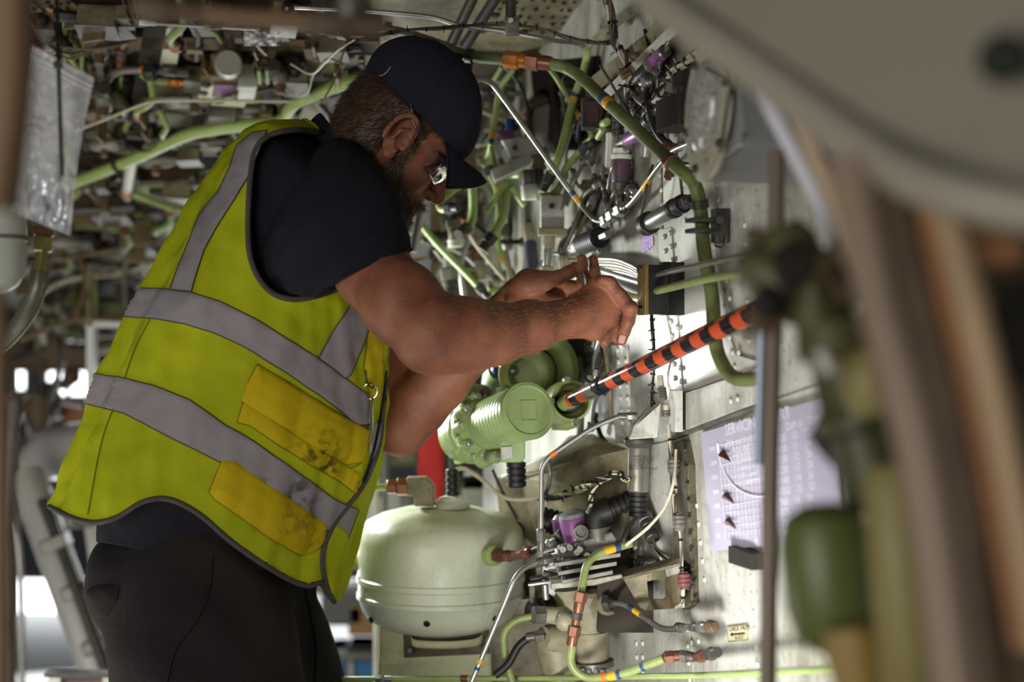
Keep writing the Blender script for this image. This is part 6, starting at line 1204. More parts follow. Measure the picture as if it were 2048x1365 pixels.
for x, y in ((407, 185), (476, 198), (486, 174), (412, 170)): p = CC(x, y, .082); build('screw', MB().lathe(p, p+CN*.006, [(0, .010), (.3, .008), (1, .006)], 12), DGREY, ac)
m = MB(); m.lathe(CC(512, 146, .07), CC(580, 142, .07), [(0, .012), (.3, .018), (.32, .014), (.7, .018), (1, .012)], 16); build('plug', m, DGREY, ac)
for x in (518, 534, 548): build('clip', MB().tube([CC(x, 140, .1), CC(x+2, 166, .1)], .004, 8), GREEN2, ac)
# clear plastic wrap under the brown pipe
PLAS = M('clear_plastic_film', (225, 228, 230), .2, alpha=.35)
m = MB(); vs = [C(488+72*i/16, 62+30*j/8, .14+.02*noise.noise(Vector((i*.6, j*.7, 2)))) for j in range(9) for i in range(17)]
m.add(vs, [(j*17+i, j*17+i+1, (j+1)*17+i+1, (j+1)*17+i) for j in range(8) for i in range(16)]); tag(build('plastic_wrap', m, PLAS, auto=False), 'crumpled clear plastic wrap hanging under the blurred brown pipe', 'wrap')
# --- small dim equipment filling the ceiling: one of each, then copies
def mk_bracket():
    t = thing('ceiling_bracket', 'small grimy angle bracket with bolts on the dim left ceiling', 'bracket', (0, 0, 0), 'angle brackets on the ceiling'); m = MB(); m.box((0, 0, -.006), (.03, 0, 0), (0, .02, 0), (0, 0, .003)); m.box((.03, 0, -.03), (.003, 0, 0), (0, .02, 0), (0, 0, .026)); build('angle', m, TAN, t, bevel=.001)
    for s in (-1, 1): build('bolt', MB().hexn(Vector((-.01, .01*s, -.008)), Vector((-.01, .01*s, -.016)), .006), DGREY, t)
    return t
def mk_valve():
    t = thing('ceiling_valve', 'small dim valve body with couplings on the dim left ceiling', 'valve', (0, 0, 0), 'small valves on the ceiling'); build('barrel', MB().lathe((-.04, 0, -.03), (.04, 0, -.03), [(0, .012), (.2, .018), (.8, .018), (1, .012)], 14), GREY, t); build('stem', MB().lathe((0, 0, -.03), (0, 0, -.065), [(0, .012), (1, .008)], 12), BROWN, t)
    for s in (-1, 1): build('nut', MB().hexn(Vector((.04*s, 0, -.03)), Vector((.06*s, 0, -.03)), .016), DGREY, t)
    return t
def mk_clamped():
    t = thing('clamped_tube', 'short clamped dark tube on the dim left ceiling', 'tube', (0, 0, 0), 'short clamped tubes on the ceiling'); build('tube', MB().tube([(-.11, 0, -.02), (0, .01, -.025), (.12, -.01, -.02)], .007, 10), DGREY, t)
    for s in (-.06, .07): m = MB(); m.box((s, 0, -.018), (.008, 0, 0), (0, .014, 0), (0, 0, .014), ch=.2); build('clamp', m, TAN, t)
    return t
def mk_box():
    t = thing('ceiling_box', 'small pale box with a lid on the dim left ceiling', 'box', (0, 0, 0), 'small boxes on the ceiling'); m = MB(); m.box((0, 0, -.02), (.03, 0, 0), (0, .022, 0), (0, 0, .018)); build('case', m, CREAM, t, bevel=.002); m = MB(); m.box((0, 0, -.040), (.033, 0, 0), (0, .025, 0), (0, 0, .002)); build('lid', m, GREY, t, bevel=.001); build('plug', MB().lathe((.03, 0, -.02), (.06, 0, -.02), [(0, .01), (1, .008)], 10), BLACK, t)
    return t
def mk_loop():
    t = thing('wire_loop', 'drooping thin wires on the dim left ceiling', 'wire', (0, 0, 0), 'drooping wires on the ceiling')
    for i in range(3): build('wire', MB().tube(spline([(-.08, .01*i, -.01), (-.03, .01*i-.01, -.03-.006*i), (.03, 0, -.03+.006*i), (.09, .01, -.012)], 6), .0022, 6), (TAN, WIRED, BROWN)[i], t)
    return t
def mk_green():
    t = thing('green_stub', 'short bent green pipe with nuts on the dim left ceiling', 'pipe', (0, 0, 0), 'short green pipes on the ceiling'); build('tube', MB().tube(fillet([(-.10, 0, -.015), (-.02, 0, -.04), (.04, .05, -.04), (.10, .05, -.02)], .03), .0075, 10), GREEN, t); build('nut', MB().hexn(Vector((-.11, 0, -.012)), Vector((-.085, 0, -.02)), .013), DGREY, t); build('nut', MB().hexn(Vector((.08, .05, -.03)), Vector((.105, .05, -.02)), .013), COPPER, t)
    return t
protos = [mk_bracket(), mk_valve(), mk_clamped(), mk_box(), mk_loop(), mk_green()]
used = {i: False for i in range(6)}; last_placed = [None]
def place(i, loc, rz, sc, q=CQ):
    o = protos[i]
    if used[i]:
        r = o.copy(); COL.objects.link(r)
        for ch in list(o.children): c = ch.copy(); COL.objects.link(c); c.parent = r
        o = r
    used[i] = True; last_placed[0] = o; o.matrix_basis = Matrix.Translation(loc) @ q @ Matrix.Rotation(math.pi, 4, 'X') @ Matrix.Rotation(rz, 4, 'Z') @ Matrix.Scale(sc, 4)
Rr_ = random.Random(42)
cells = [(x, y) for y in range(10, 640, 32) for x in range(60, 740, 36)]
Rr_.shuffle(cells); cnt = 0; placed = []
for x, y in cells:
    if cnt >= 190: break
    if x > 740-(y-120)*1.15 and y > 120: continue
    if 385 < x < 525 and 90 < y < 250 or (285 < x < 375 and 30 < y < 145) or (300 < x < 445 and 300 < y < 345): continue
    x += Rr_.uniform(-12, 12); y += Rr_.uniform(-10, 10); sc = (1.0, 1.3)[y > 360]*Rr_.uniform(.65, 1.1); k = Rr_.choice((0, 0, 0, 1, 1, 2, 2, 3, 3, 4, 5))
    place(k, C(x, y, .012+.03*(cnt % 3)), Rr_.choice((0, 1.57, 3.14, 4.7))+Rr_.uniform(-.3, .3), sc); cnt += 1; placed.append((k, x, y, last_placed[0]))
KIND = ['grimy angle bracket', 'dim valve body', 'dark clamped tube', 'pale lidded box', 'set of drooping wires', 'bent green pipe stub']; OBJN = ['brackets', 'valve bodies', 'clamped tubes', 'lidded boxes', 'drooping wire sets', 'green stubs']
ROWS = [(55, 'along the top edge'), (110, 'level with the plastic wrap'), (155, 'level with the round knob'), (205, 'level with the purple name label'), (255, 'just below the purple name label'), (305, 'just above the black slot'), (360, 'just below the black slot'), (410, 'level with the white hose coil'), (460, 'level with the purple pipe'), (530, 'level with the braided hose nuts'), (900, 'low above the white rack')]
ORD = ['leftmost', 'second from left', 'third from left', 'fourth from left', 'fifth from left', 'sixth from left', 'seventh from left', 'eighth from left', 'ninth from left', 'tenth from left', 'eleventh from left', 'twelfth from left']
rowsd = {}
for k, x, y, o in placed: rowsd.setdefault((k, next(i for i, r in enumerate(ROWS) if y < r[0])), []).append((x, o))
for (k, r), L in rowsd.items():
    L.sort(key=lambda q: q[0])
    for i, (x, o) in enumerate(L): o['label'] = ('only '+KIND[k] if len(L) == 1 else ORD[i]+' of the '+OBJN[k])+' on the ceiling '+ROWS[r][1]
# second layer: longer runs of pipe and hose in the depth at left
specs = [([(100, 520), (230, 500), (380, 470)], 5, TAN, 'tan pipe high in the dark tangle left of the vest'), ([(60, 560), (180, 530), (300, 560), (330, 600)], 5, GREY, 'grey pipe bending through the dark tangle'), ([(150, 560), (220, 530), (300, 500), (360, 480)], 6, CREAM, 'cream hose rising right in the dark tangle'),
         ([(140, 470), (170, 560), (150, 640)], 6, BROWN, 'brown hose hanging at the left of the tangle'), ([(280, 470), (250, 540), (255, 640)], 7, GREY, 'grey upright pipe in the tangle beside the vest'), ([(190, 560), (192, 660)], 6, GREEND, 'dull green upright pipe in the tangle'), ([(180, 540), (178, 650)], 7, CREAM, 'pale upright pipe left of the dull green one'),
         ([(60, 600), (140, 560), (240, 548), (330, 520)], 4, WIREW, 'thin pale cable sagging through the tangle'), ([(100, 490), (120, 600), (190, 700)], 5, DGREY, 'dark hose swinging down to the white frame'), ([(40, 680), (150, 640), (260, 640)], 6, BROWN, 'brown level pipe above the white frame'), ([(90, 640), (120, 720), (100, 800)], 6, DGREY, 'dark hose above the bright gap')]
for i, (pts, r, mt, lb) in enumerate(specs): pipe('pipe', lb, [P(x, y, 3.7+.12*(i % 3)) for x, y in pts], r, mt, smoothp=len(pts) > 2)
for i in range(16):
    R = random.Random(i+77); y = 590+R.uniform(0, 150); x = R.uniform(60, 300); m = MB(); m.box(P(x, y, 4.4+R.uniform(-.3, .2)), (R.uniform(.03, .09), 0, R.uniform(-.02, .02)), (0, .03, 0), (0, 0, R.uniform(.01, .04)))
    build('block', m, R.choice((TAN, GREY, GREEND, CREAM, BROWN)), bulk, smooth=False)
for i in range(26):
    R = random.Random(i+177); y = 575+R.uniform(0, 160); x = R.uniform(40, 330); a = R.uniform(-.6, .6) if i % 2 else R.uniform(1.2, 1.9); L = R.uniform(20, 60); dq = 4.35+R.uniform(-.3, .3)
    build('conduit', MB().tube([P(x-L*math.cos(a), y-L*math.sin(a), dq), P(x+5, y-4, dq-.03), P(x+L*math.cos(a), y+L*math.sin(a), dq)], R.uniform(.006, .014), 8), R.choice((TAN, GREY, GREEND, WIREW, BROWN, DGREY)), bulk)
# ================================================================ denser small fittings in the recess and on the wall
def mk_conn():
    t = thing('cable_connector', None, 'connector', (0, 0, 0), 'small cable connectors'); m = MB(); ribbed(m, Vector((-.045, 0, -.02)), Vector((-.005, 0, -.02)), .013, 3); build('ribbed_sleeve', m, DGREY, t); build('nut', MB().hexn(Vector((-.006, 0, -.02)), Vector((.012, 0, -.02)), .015), GREY, t); build('stem', MB().lathe((.012, 0, -.02), (.035, 0, -.02), [(0, .009), (1, .008)], 12), STEEL, t)
    for k in range(3): build('wire', MB().tube(spline([(-.045, 0, -.02), (-.07, .004*k-.004, -.022), (-.095, .012*k-.012, -.008)], 4), .0022, 5), (WIREW, WIRED, CREAM)[k], t)
    return t
def mk_hose():
    t = thing('black_hose_bend', None, 'hose', (0, 0, 0), 'small black hose bends'); build('hose_body', MB().tube(fillet([(-.07, 0, -.012), (-.01, .005, -.035), (.03, .05, -.03), (.06, .07, -.01)], .03), .006, 10), BLACK, t); build('nut', MB().hexn(Vector((-.08, 0, -.008)), Vector((-.062, 0, -.016)), .010), GREY, t); build('nut', MB().hexn(Vector((.05, .063, -.018)), Vector((.066, .074, -.006)), .010), COPPER, t)
    return t
def mk_steel():
    t = thing('steel_link', None, 'tube', (0, 0, 0), 'short steel links'); build('tube', MB().tube(fillet([(-.08, 0, -.02), (0, 0, -.03), (.05, .03, -.03), (.09, .03, -.02)], .03), .0045, 10), STEEL, t)
    for x, y in ((-.07, 0), (.07, .03)): build('nut', MB().hexn(Vector((x-.008, y, -.023)), Vector((x+.008, y, -.023)), .009), GREY, t)
    return t
def mk_gtube():
    t = thing('green_link', None, 'tube', (0, 0, 0), 'short green links'); build('tube', MB().tube(fillet([(-.09, 0, -.02), (-.02, 0, -.035), (.04, .035, -.035), (.10, .03, -.02)], .03), .006, 10), GREEN2, t)
    for x, y in ((-.08, 0), (.088, .032)): build('nut', MB().hexn(Vector((x-.008, y, -.023)), Vector((x+.008, y, -.023)), .011), DGREY, t)
    build('tape_band', MB().lathe((-.058, 0, -.027), (-.046, 0, -.029), [(0, .0066), (1, .0066)], 10), YELB, t); return t
def mk_clampb():
    t = thing('clamp_block', None, 'clamp', (0, 0, 0), 'small clamp blocks'); m = MB(); m.box((0, 0, -.012), (.014, 0, 0), (0, .022, 0), (0, 0, .010), ch=.2); build('block', m, CREAM, t, bevel=.001)
    for s in (-1, 1): build('bolt', MB().hexn(Vector((0, .012*s, -.022)), Vector((0, .012*s, -.028)), .005), STEEL, t)
    return t
base = len(protos); protos += [mk_conn(), mk_hose(), mk_steel(), mk_gtube(), mk_clampb()]
for i in range(5): used[base+i] = False
RQ2 = RQ @ Matrix.Rotation(0, 4, 'Z'); FQ = Vector((0, 0, 1)).rotation_difference(Vector((0, -1, 0))).to_matrix().to_4x4()
K2 = ['cable connector', 'black hose bend', 'short steel link', 'short green link', 'small clamp block']; O2 = ['cable connectors', 'black hose bends', 'steel links', 'green links', 'small clamp blocks']
jobs = []
R = random.Random(2024)
# recess behind the green tubes
for i in range(58):
    x, y = R.uniform(868, 1110), R.uniform(110, 590)
    if x < 980 and y < 370: continue
    jobs.append((R.choice((0, 0, 1, 2, 3, 4, 0, 1)), P0(x, y, R.uniform(2.82, 3.18)), FQ, R.uniform(.8, 1.4), x, y, 0))
# on the wall skin
for (x0, y0, x1, y1, n) in ((1140, 180, 1330, 420, 24), (1120, 400, 1230, 500, 7), (1270, 60, 1372, 200, 10), (1090, 960, 1250, 1130, 12), (1240, 1010, 1340, 1140, 4), (1180, 660, 1226, 860, 5), (1060, 1180, 1110, 1350, 7)):
    for i in range(n):
        x, y = R.uniform(x0, x1), R.uniform(y0, y1); jobs.append((R.choice((0, 0, 1, 2, 4, 4, 2, 1)), W(x, y, .004), RQ, R.uniform(.55, .95), x, y, 1))
RW = [(0, 150, 'level with the orange nut'), (150, 230, 'level with the ear'), (230, 300, 'level with the glasses'), (300, 370, 'level with the cap brim tip'), (370, 440, 'level with the tee fitting'), (440, 520, 'level with the black boot'), (520, 620, 'level with the hands'), (620, 900, 'level with the striped tube'), (900, 1010, 'level with the tank top'), (1010, 1090, 'level with the purple valve'), (1090, 1200, 'level with the bronze elbow'), (1200, 1400, 'level with the tank pedestal')]
rr2 = {}
for k, loc, q, sc, x, y, w_ in jobs:
    place(base+k, loc, R.choice((0, 1.57, 3.14, 4.71))+R.uniform(-.4, .4), sc, q); rr2.setdefault((k, w_, next(i for i, r_ in enumerate(RW) if r_[0] <= y < r_[1])), []).append((x, last_placed[0]))
for (k, w_, r_), L in rr2.items():
    L.sort(key=lambda q: q[0])
    for i, (x, o) in enumerate(L): o['label'] = ('only '+K2[k] if len(L) == 1 else ORD[i]+' of the '+O2[k])+(' in the recess ', ' on the wall ')[w_]+RW[r_][2]
# long thin lines running through the recess and over the upper wall
for i, (pts, r, mt, d, lb) in enumerate([([(985, 110), (1040, 170), (1060, 260), (1040, 330)], 4, DGREY, 2.7, 'thin dark hose behind the steel tube in the recess'), ([(1090, 480), (1120, 420), (1150, 360), (1180, 300)], 4, STEEL, 2.5, 'thin steel line rising between the junction box and tee fitting'), ([(1128, 500), (1150, 450), (1172, 400), (1190, 350)], 5, GREY, 2.48, 'grey line rising left of the tee fitting'), ([(1140, 500), (1168, 440), (1180, 410)], 4, CREAM, 2.46, 'short cream line beside the grey line left of the tee'), ([(1010, 500), (1020, 560), (1010, 600)], 7, CREAM, 2.8, 'cream upright behind the far hand'), ([(870, 500), (900, 530), (960, 540)], 5, GREY, 2.85, 'grey hose just above the far forearm'), ([(1200, 130), (1260, 230), (1300, 300)], 3, DGREY, 2.3, 'thin dark line running beside the large green pipe'), ([(1290, 60), (1310, 150), (1290, 210)], 4, BLACK, 2.3, 'black line behind the purple connector'), ([(1010, 560), (960, 500), (940, 470)], 4, WIREW, 2.8, 'thin pale line above the far wrist'), ([(1060, 560), (1090, 520), (1110, 508), (1128, 516)], 4, STEEL, 2.52, 'steel line curving to the pale round clamp')]):
    pipe('thin_line', lb, [P(x, y, d) for x, y in pts], r, mt, cat='line', smoothp=True)
# ================================================================ behind: gear legs, shelves; in front: blurred structure
AL = M('silver_gear_paint', (176, 174, 170), .4, .2, dirt=.3, dcol=(110, 104, 96), dscale=3)
t = thing('landing_gear_leg', 'big blurred grey gear leg slanting down behind the man\'s hip', 'gear leg', P(130, 1250, 3.6)); m = MB(); m.tube([P(52, 950, 3.7), P(118, 1130, 3.6), P(250, 1490, 3.5)], .045, 24); build('leg_tube', m, AL, t); m = MB(); m.tube([P(84, 1000, 3.55), P(132, 1120, 3.5), P(186, 1270, 3.45), P(230, 1390, 3.4)], .014, 10); build('hydraulic_line', m, DGREY, t)
for k, (x, y) in enumerate(((98, 1086), (140, 1180), (180, 1290))): m = MB(); m.box(P(x+14, y, 3.52), (.03, 0, .012), (0, .03, 0), (-.006, 0, .016)); build('clamp', m, GREY, t, bevel=.004)
t = thing('gear_door', 'pale blurred panel of the gear door beside the man\'s leg', 'panel', P(200, 1150, 3.9)); build('panel', MB().prism([P(168, 1050, 3.9), P(250, 1040, 3.9), P(330, 1500, 3.9), P(232, 1500, 3.9)], (0, .04, 0)), AL, t, smooth=False)
t = thing('gear_drum', 'blurred silver drum behind the lower back of the vest', 'drum', P(150, 920, 3.9)); m = MB(); m.tube([P(60, 930, 3.95), P(110, 905, 3.9), P(230, 895, 3.8)], [.05, .075, .075], 24); build('barrel', m, M('bright_silver', (200, 198, 196), .3, .3, dirt=.2), t); build('end_ring', MB().lathe(P(52, 938, 3.95), P(64, 930, 3.93), [(0, .08), (1, .08)], 24), GREY, t)
for i in range(12): R = random.Random(i+5); x, y = R.uniform(60, 200), R.uniform(975, 1060); build('lug', MB().ball(P(x, y, 3.7+R.uniform(-.1, .2)), R.uniform(.015, .04), 5, (1.4, 1, .8)), R.choice((AL, TAN, GREY, CREAM)), t)
t = thing('equipment_rack', 'white rectangular rack edge behind the back of the vest', 'rack', P(220, 730, 3.8)); m = MB(); m.box(P(184, 725, 3.8), (.010, 0, 0), (0, .02, 0), (0, 0, .11)); m.box(P(230, 647, 3.8), (.075, 0, 0), (0, .02, 0), (0, 0, .010)); m.box(P(230, 802, 3.8), (.075, 0, 0), (0, .02, 0), (0, 0, .008)); build('frame', m, M('white_enamel', (206, 210, 212), .4), t, smooth=False, bevel=.002)
t = thing('orange_beam', 'blurred rusty orange beam low behind the vest edge', 'beam', P(120, 830, 4.4)); m = MB(); m.box(P(110, 820, 4.4), (.16, 0, -.03), (0, .05, 0), (.004, 0, .022)); build('beam', m, M('rust_orange_paint', (170, 112, 74), .6, dirt=.5), t, smooth=False)
for i in range(22): R = random.Random(i+55); x, y = R.uniform(20, 200), R.uniform(740, 880); build('bit', MB().ball(P(x, y, 4.3+R.uniform(-.1, .2)), R.uniform(.012, .04), 5, (1, 1, R.uniform(.5, 2))), R.choice((AL, TAN, GREY, CREAM, BROWN, DGREY)), t)
t = thing('work_stand', 'low white work stand rail below the gear leg', 'stand', P(160, 1350, 3.0)); m = MB(); m.box(P(165, 1348, 3.0), (.075, 0, 0), (0, .02, 0), (0, 0, .004)); build('rail', m, DGREY, t); m = MB(); m.box(P(115, 1362, 3.0), (.012, 0, 0), (0, .02, 0), (0, 0, .014)); m.box(P(222, 1362, 3.0), (.012, 0, 0), (0, .02, 0), (0, 0, .014)); build('foot', m, WHITE2, t); m = MB(); m.box(P(165, 1372, 3.02), (.07, 0, 0), (0, .02, 0), (0, 0, .012)); build('red_base', m, M('dull_red_rail', (150, 100, 88), .6), t)
# shelves between the man and the tank
sh = thing('storage_shelf', 'blurred grey shelf unit between the trousers and the tank', 'shelf', P(700, 1250, 4.6))
for y in (1075, 1160, 1285, 1345): m = MB(); m.box(P(760, y, 4.6), (.36, 0, 0), (0, .2, 0), (0, 0, .012)); build('board', m, GREY if y != 1075 else M('brown_shelf_board', (160, 124, 92), .6), sh, smooth=False)
for x in (632, 1010): m = MB(); m.box(P(x, 1180, 4.6), (.015, 0, 0), (0, .2, 0), (0, 0, .36)); build('upright', m, GREY, sh, smooth=False)
SB = M('shelf_blue', (60, 130, 190), .5); SWt = M('shelf_white', (214, 214, 214), .6); SCd = M('cardboard', (176, 142, 98), .8); SG = M('shelf_grey_cloth', (120, 122, 128), .8)
for x, y, w, h, mt, nm, lb in [(684, 1325, 22, 36, SB, 'blue_bin', 'blue plastic bin on the lower shelf beside the trousers'), (703, 1330, 10, 32, SWt, 'white_binder', 'white binder between the blue bins'), (736, 1335, 20, 24, SB, 'blue_bin', 'blue plastic bin on the lower shelf nearest the tank'), (735, 1232, 34, 30, SCd, 'cardboard_box', 'brown cardboard box on the middle shelf'), (735, 1300, 36, 16, M('black_tray', (40, 38, 38), .6), 'black_tray', 'black tray under the cardboard box'), (690, 1205, 42, 34, SG, 'grey_cloth_bundle', 'grey cloth bundle hanging from the middle shelf'), (690, 1115, 34, 34, DGREY, 'dark_toolbox', 'dark toolbox on the upper shelf behind the vest flap'), (700, 1045, 30, 30, GREY, 'grey_canister', 'grey canister on top of the shelf unit'), (945, 1320, 24, 40, SWt, 'white_carton', 'white carton low right behind the tank'), (970, 1010, 44, 40, M('pale_case', (200, 204, 204), .5), 'pale_case', 'pale equipment case behind the tank top')]:
    t = thing(nm, lb, nm.split('_')[-1], P(x, y, 4.5 if x < 940 else 3.4)); d = t.location.y; a = P(x, y, d); m = MB()
    if nm == 'pale_case': m.box(Vector((a.x, d, a.z/2)), (.03, 0, 0), (0, .03, 0), (0, 0, a.z/2)); build("stand", m, DGREY, t)
    m = MB(); m.box(P(x, y, d), (w/pxm(P(0, 0, d)), 0, 0), (0, .08, 0), (0, 0, h/pxm(P(0, 0, d))), ch=.08); build('body', m, mt, t, bevel=.004); m = MB(); m.box(P(x, y-h*.9, d), (w*1.04/pxm(P(0, 0, d)), 0, 0), (0, .085, 0), (0, 0, h*.1/pxm(P(0, 0, d)))); build('rim', m, mt, t, bevel=.003)
t = thing('dark_recess_case', 'black-fronted case behind the tank top cable', 'case', P(975, 965, 3.5)); m = MB(); m.box(P(965, 966, 3.5), (.05, 0, 0), (0, .05, 0), (0, 0, .022)); build('case', m, BLACKP, t, bevel=.004)
rr = thing('red_ribbon', 'long red safety streamer hanging behind the forearm', 'streamer', P(858, 880, 3.3)); vs = []; n = 30
for i in range(n+1):
    y = 505+(1000-505)*i/n; cx = 878-20*(i/n)**1.4+3*math.sin(i*.5); w = 13+13*min(1, i/14); 
    for s in (-1, -.33, .33, 1): vs.append(P(cx+s*w, y, 3.3+.02*math.sin(i*.35+s)))
m = MB().add(vs, [(i*4+j, i*4+j+1, (i+1)*4+j+1, (i+1)*4+j) for i in range(n) for j in range(3)]); o = build('ribbon', m, RED, rr, auto=False); md = o.modifiers.new('s', 'SOLIDIFY'); md.thickness = .002
build('eyelet', MB().lathe(P(882, 512, 3.29), P(882, 512, 3.28), [(0, .01), (1, .01)], 14), STEEL, rr)
for i, (x0, y0, x1, y1, r, mt, lb) in enumerate([(752, 870, 748, 1810, 7, WHITE2, 'pale upright hose behind the vest edge'), (768, 880, 775, 1810, 6, SG, 'grey upright hose beside the pale one behind the tank'), (905, 800, 915, 1810, 9, DGREY, 'dark blurred upright post right of the red streamer'), (860, 300, 826, 504, 8, STEEL, 'bright steel rod hanging in front of the nose towards the sleeve')]): pipe('hose' if i < 2 else ('post' if i == 2 else 'steel_rod'), lb, [P(x0, y0, 3.1 if i < 3 else 2.55), P((x0+x1)/2+3, (y0+y1)/2, 3.1 if i < 3 else 2.55), P(x1, y1, 3.1 if i < 3 else 2.55)], r, mt, cat=('hose', 'hose', 'post', 'rod')[i])
fitting('orange_plug', 'small orange plug on dark fittings right of the red streamer', 'fitting', (918, 905, 3.72), (900, 912, 3.72), [(0, .5, 9, ORANGEM, ''), (.5, 1, 6, RED, '')])
t = thing('dark_equipment', 'dark blurred equipment stack behind the elbow and tank', 'equipment', P(920, 880, 3.9)); a = P(900, 1000, 3.9); m = MB(); m.box(Vector((a.x, 3.9, a.z/2)), (.03, 0, 0), (0, .03, 0), (0, 0, a.z/2)); build("stand", m, DGREY, t)
for i in range(26): R = random.Random(i+31); x, y = R.uniform(740, 1010), R.uniform(780, 1030); m = MB(); m.box(P(x, y, 3.9+R.uniform(-.2, .25)), (R.uniform(.02, .06), 0, 0), (0, .03, 0), (0, 0, R.uniform(.02, .07)), ch=.2); build('module', m, R.choice((GREY, DGREY, DARK, AL, GREEND, WHITE2, SG)), t)
# ---- left foreground: bag, tie, bottle, hose, posts
PB = bpy.data.materials.new('clear_bag_film'); PB.use_nodes = True; nt = PB.node_tree; b_ = nt.nodes['Principled BSDF']; b_.inputs['Base Color'].default_value = (.82, .84, .86, 1); b_.inputs['Roughness'].default_value = .18; b_.inputs['Alpha'].default_value = .42; b_.inputs['Specular IOR Level'].default_value = 1
g_ = nt.nodes.new('ShaderNodeNewGeometry'); n_ = nt.nodes.new('ShaderNodeTexNoise'); n_.inputs['Scale'].default_value = 26; n_.inputs['Detail'].default_value = 5; n_.inputs['Distortion'].default_value = 2; nt.links.new(g_.outputs['Position'], n_.inputs[0]); bp_ = nt.nodes.new('ShaderNodeBump'); bp_.inputs['Distance'].default_value = .012; bp_.inputs['Strength'].default_value = .9; nt.links.new(n_.outputs[0], bp_.inputs['Height']); nt.links.new(bp_.outputs[0], b_.inputs['Normal'])
bg = thing('plastic_bag', 'clear zip-lock plastic bag hanging at the left with crumpled silver bottom', 'bag', P(100, 290, 1.75))
cor = [(66, 90), (189, 156), (142, 473), (22, 424)]
def bagpt(s, t_, side):
    top = Vector(cor[0]).lerp(Vector(cor[1]), s); bot = Vector(cor[3]).lerp(Vector(cor[2]), s); p = top.lerp(bot, t_); p.x += -8*math.sin(t_*3.1)*s
    cr = .020*max(0, t_-.55)*noise.noise(Vector((s*7, t_*9, side*3)))*2.2+.008*noise.noise(Vector((s*3, t_*4, side*5)))
    return P(p.x, p.y, 1.75+side*.012*math.sin(math.pi*s)*math.sin(math.pi*min(1, t_*1.05))+cr)
for side in (-1, 1):
    nu, nv = 36, 70; vs = [bagpt(i/nu, j/nv, side) for j in range(nv+1) for i in range(nu+1)]; build('film', MB().add(vs, [(j*(nu+1)+i, j*(nu+1)+i+1, (j+1)*(nu+1)+i+1, (j+1)*(nu+1)+i) for j in range(nv) for i in range(nu)]), PB, bg, auto=False)
build('zip_lock', MB().tube([bagpt(i/10, .055, -1) for i in range(11)], .0022, 6), M('white_zip_strip', (206, 208, 210), .4), bg); build('zip_lock', MB().tube([bagpt(i/10, .085, -1) for i in range(11)], .0014, 6), M('white_zip_strip'), bg)
build('zip_lock', MB().tube([bagpt(i/10, .0, -1) for i in range(11)], .0012, 6), M('red_zip_line', (150, 96, 90), .4), bg)
vs = [bagpt(.30+.6*i/18, .70+.28*j/18, 0)+Vector((0, .004*noise.noise(Vector((i*.9, j*.9, 7))), 0)) for j in range(19) for i in range(19)]
build('foil', MB().add(vs, [(j*19+i, j*19+i+1, (j+1)*19+i+1, (j+1)*19+i) for j in range(18) for i in range(18)]), M('crumpled_silver_foil', (216, 218, 226), .3, .6, bump=1, bscale=70), bg, auto=False)
ct = thing('cable_tie', 'long black cable tie hanging in front of the plastic bag', 'cable tie', P(120, 130, 1.7)); tp = [P(113, -20, 1.72), P(115, 60, 1.71), P(117, 128, 1.70), P(120, 230, 1.70), P(124, 352, 1.70)]; build('strap', MB().rings([[p+Vector((.0026*math.cos(a), .0009*math.sin(a), 0)) for a in [k*math.pi/4 for k in range(8)]] for p in spline(tp, 6)]), BLACKP, ct); m = MB(); m.box(P(116, 130, 1.695), (.0048, 0, 0), (0, .003, 0), (0, 0, .004)); build('head', m, BLACKP, ct, bevel=.0006)
m = MB(); c = P(-12, 400, 1.8); k2 = 1/pxm(c); m.rings([[Vector((c.x+math.cos(a)*r*k2, c.y+math.sin(a)*r*k2, P(0, y, 1.8).z)) for a in [j*2*math.pi/40 for j in range(40)]] for y, r in ((588, 4), (582, 30), (570, 46), (552, 56), (530, 61), (484, 62), (482, 64), (474, 64), (472, 62), (380, 62), (200, 62), (190, 50), (186, 10))]); t = thing('white_bottle', 'large white round-bottomed bottle cut by the left edge of the photo', 'bottle', c); build('vessel', m, M('white_vessel_paint', (196, 200, 190), .3, dirt=.3, dscale=8), t)
build('band', MB().lathe(Vector((c.x, c.y, P(0, 480, 1.8).z)), Vector((c.x, c.y, P(0, 472, 1.8).z)), [(0, 64*k2), (.5, 65.5*k2), (1, 64*k2)], 40), GREY, t)
hz = thing('braided_hose', 'grey braided hose with brass nuts curving below the plastic bag', 'hose', P(80, 560, 1.85)); build('nut', MB().hexn(P(88, 456, 1.85), P(87, 472, 1.85), .0145), COPPER, hz); build('nut', MB().hexn(P(87, 472, 1.85), P(85, 504, 1.85), .0125), M('brass_green_nut', (150, 146, 84), .35, .6, dirt=.3, dscale=40), hz)
build('sleeve', MB().lathe(P(85, 504, 1.85), P(78, 548, 1.85), [(0, .008), (.2, .0085), (.9, .010), (1, .0105)], 18), M('brass_green_nut'), hz)
hp = spline([P(79, 542, 1.85), P(74, 580, 1.85), P(58, 620, 1.86), P(30, 660, 1.88), P(-10, 700, 1.9), P(-60, 740, 1.92)], 12); build('hose_body', MB().tube(hp, [.0112+.0006*(i % 2) for i in range(len(hp))], 16), M('grey_braid', (120, 118, 104), .4, .5, dirt=.5, dscale=200), hz)
pipe('brown_post', 'very blurred brown post down the top left edge of the photo', [P(22, -900, .95), P(26, 160, .95), P(-6, 420, .95)], 44, M('foreground_brown', (122, 96, 72), .6, dirt=.3, dscale=6), cat='post')
pipe('brown_post', 'blurred brown post at the lower left edge of the photo', [P(-8, 580, 1.1), P(0, 900, 1.1), P(8, 2700, 1.1)], 20, M('foreground_brown'), cat='post')
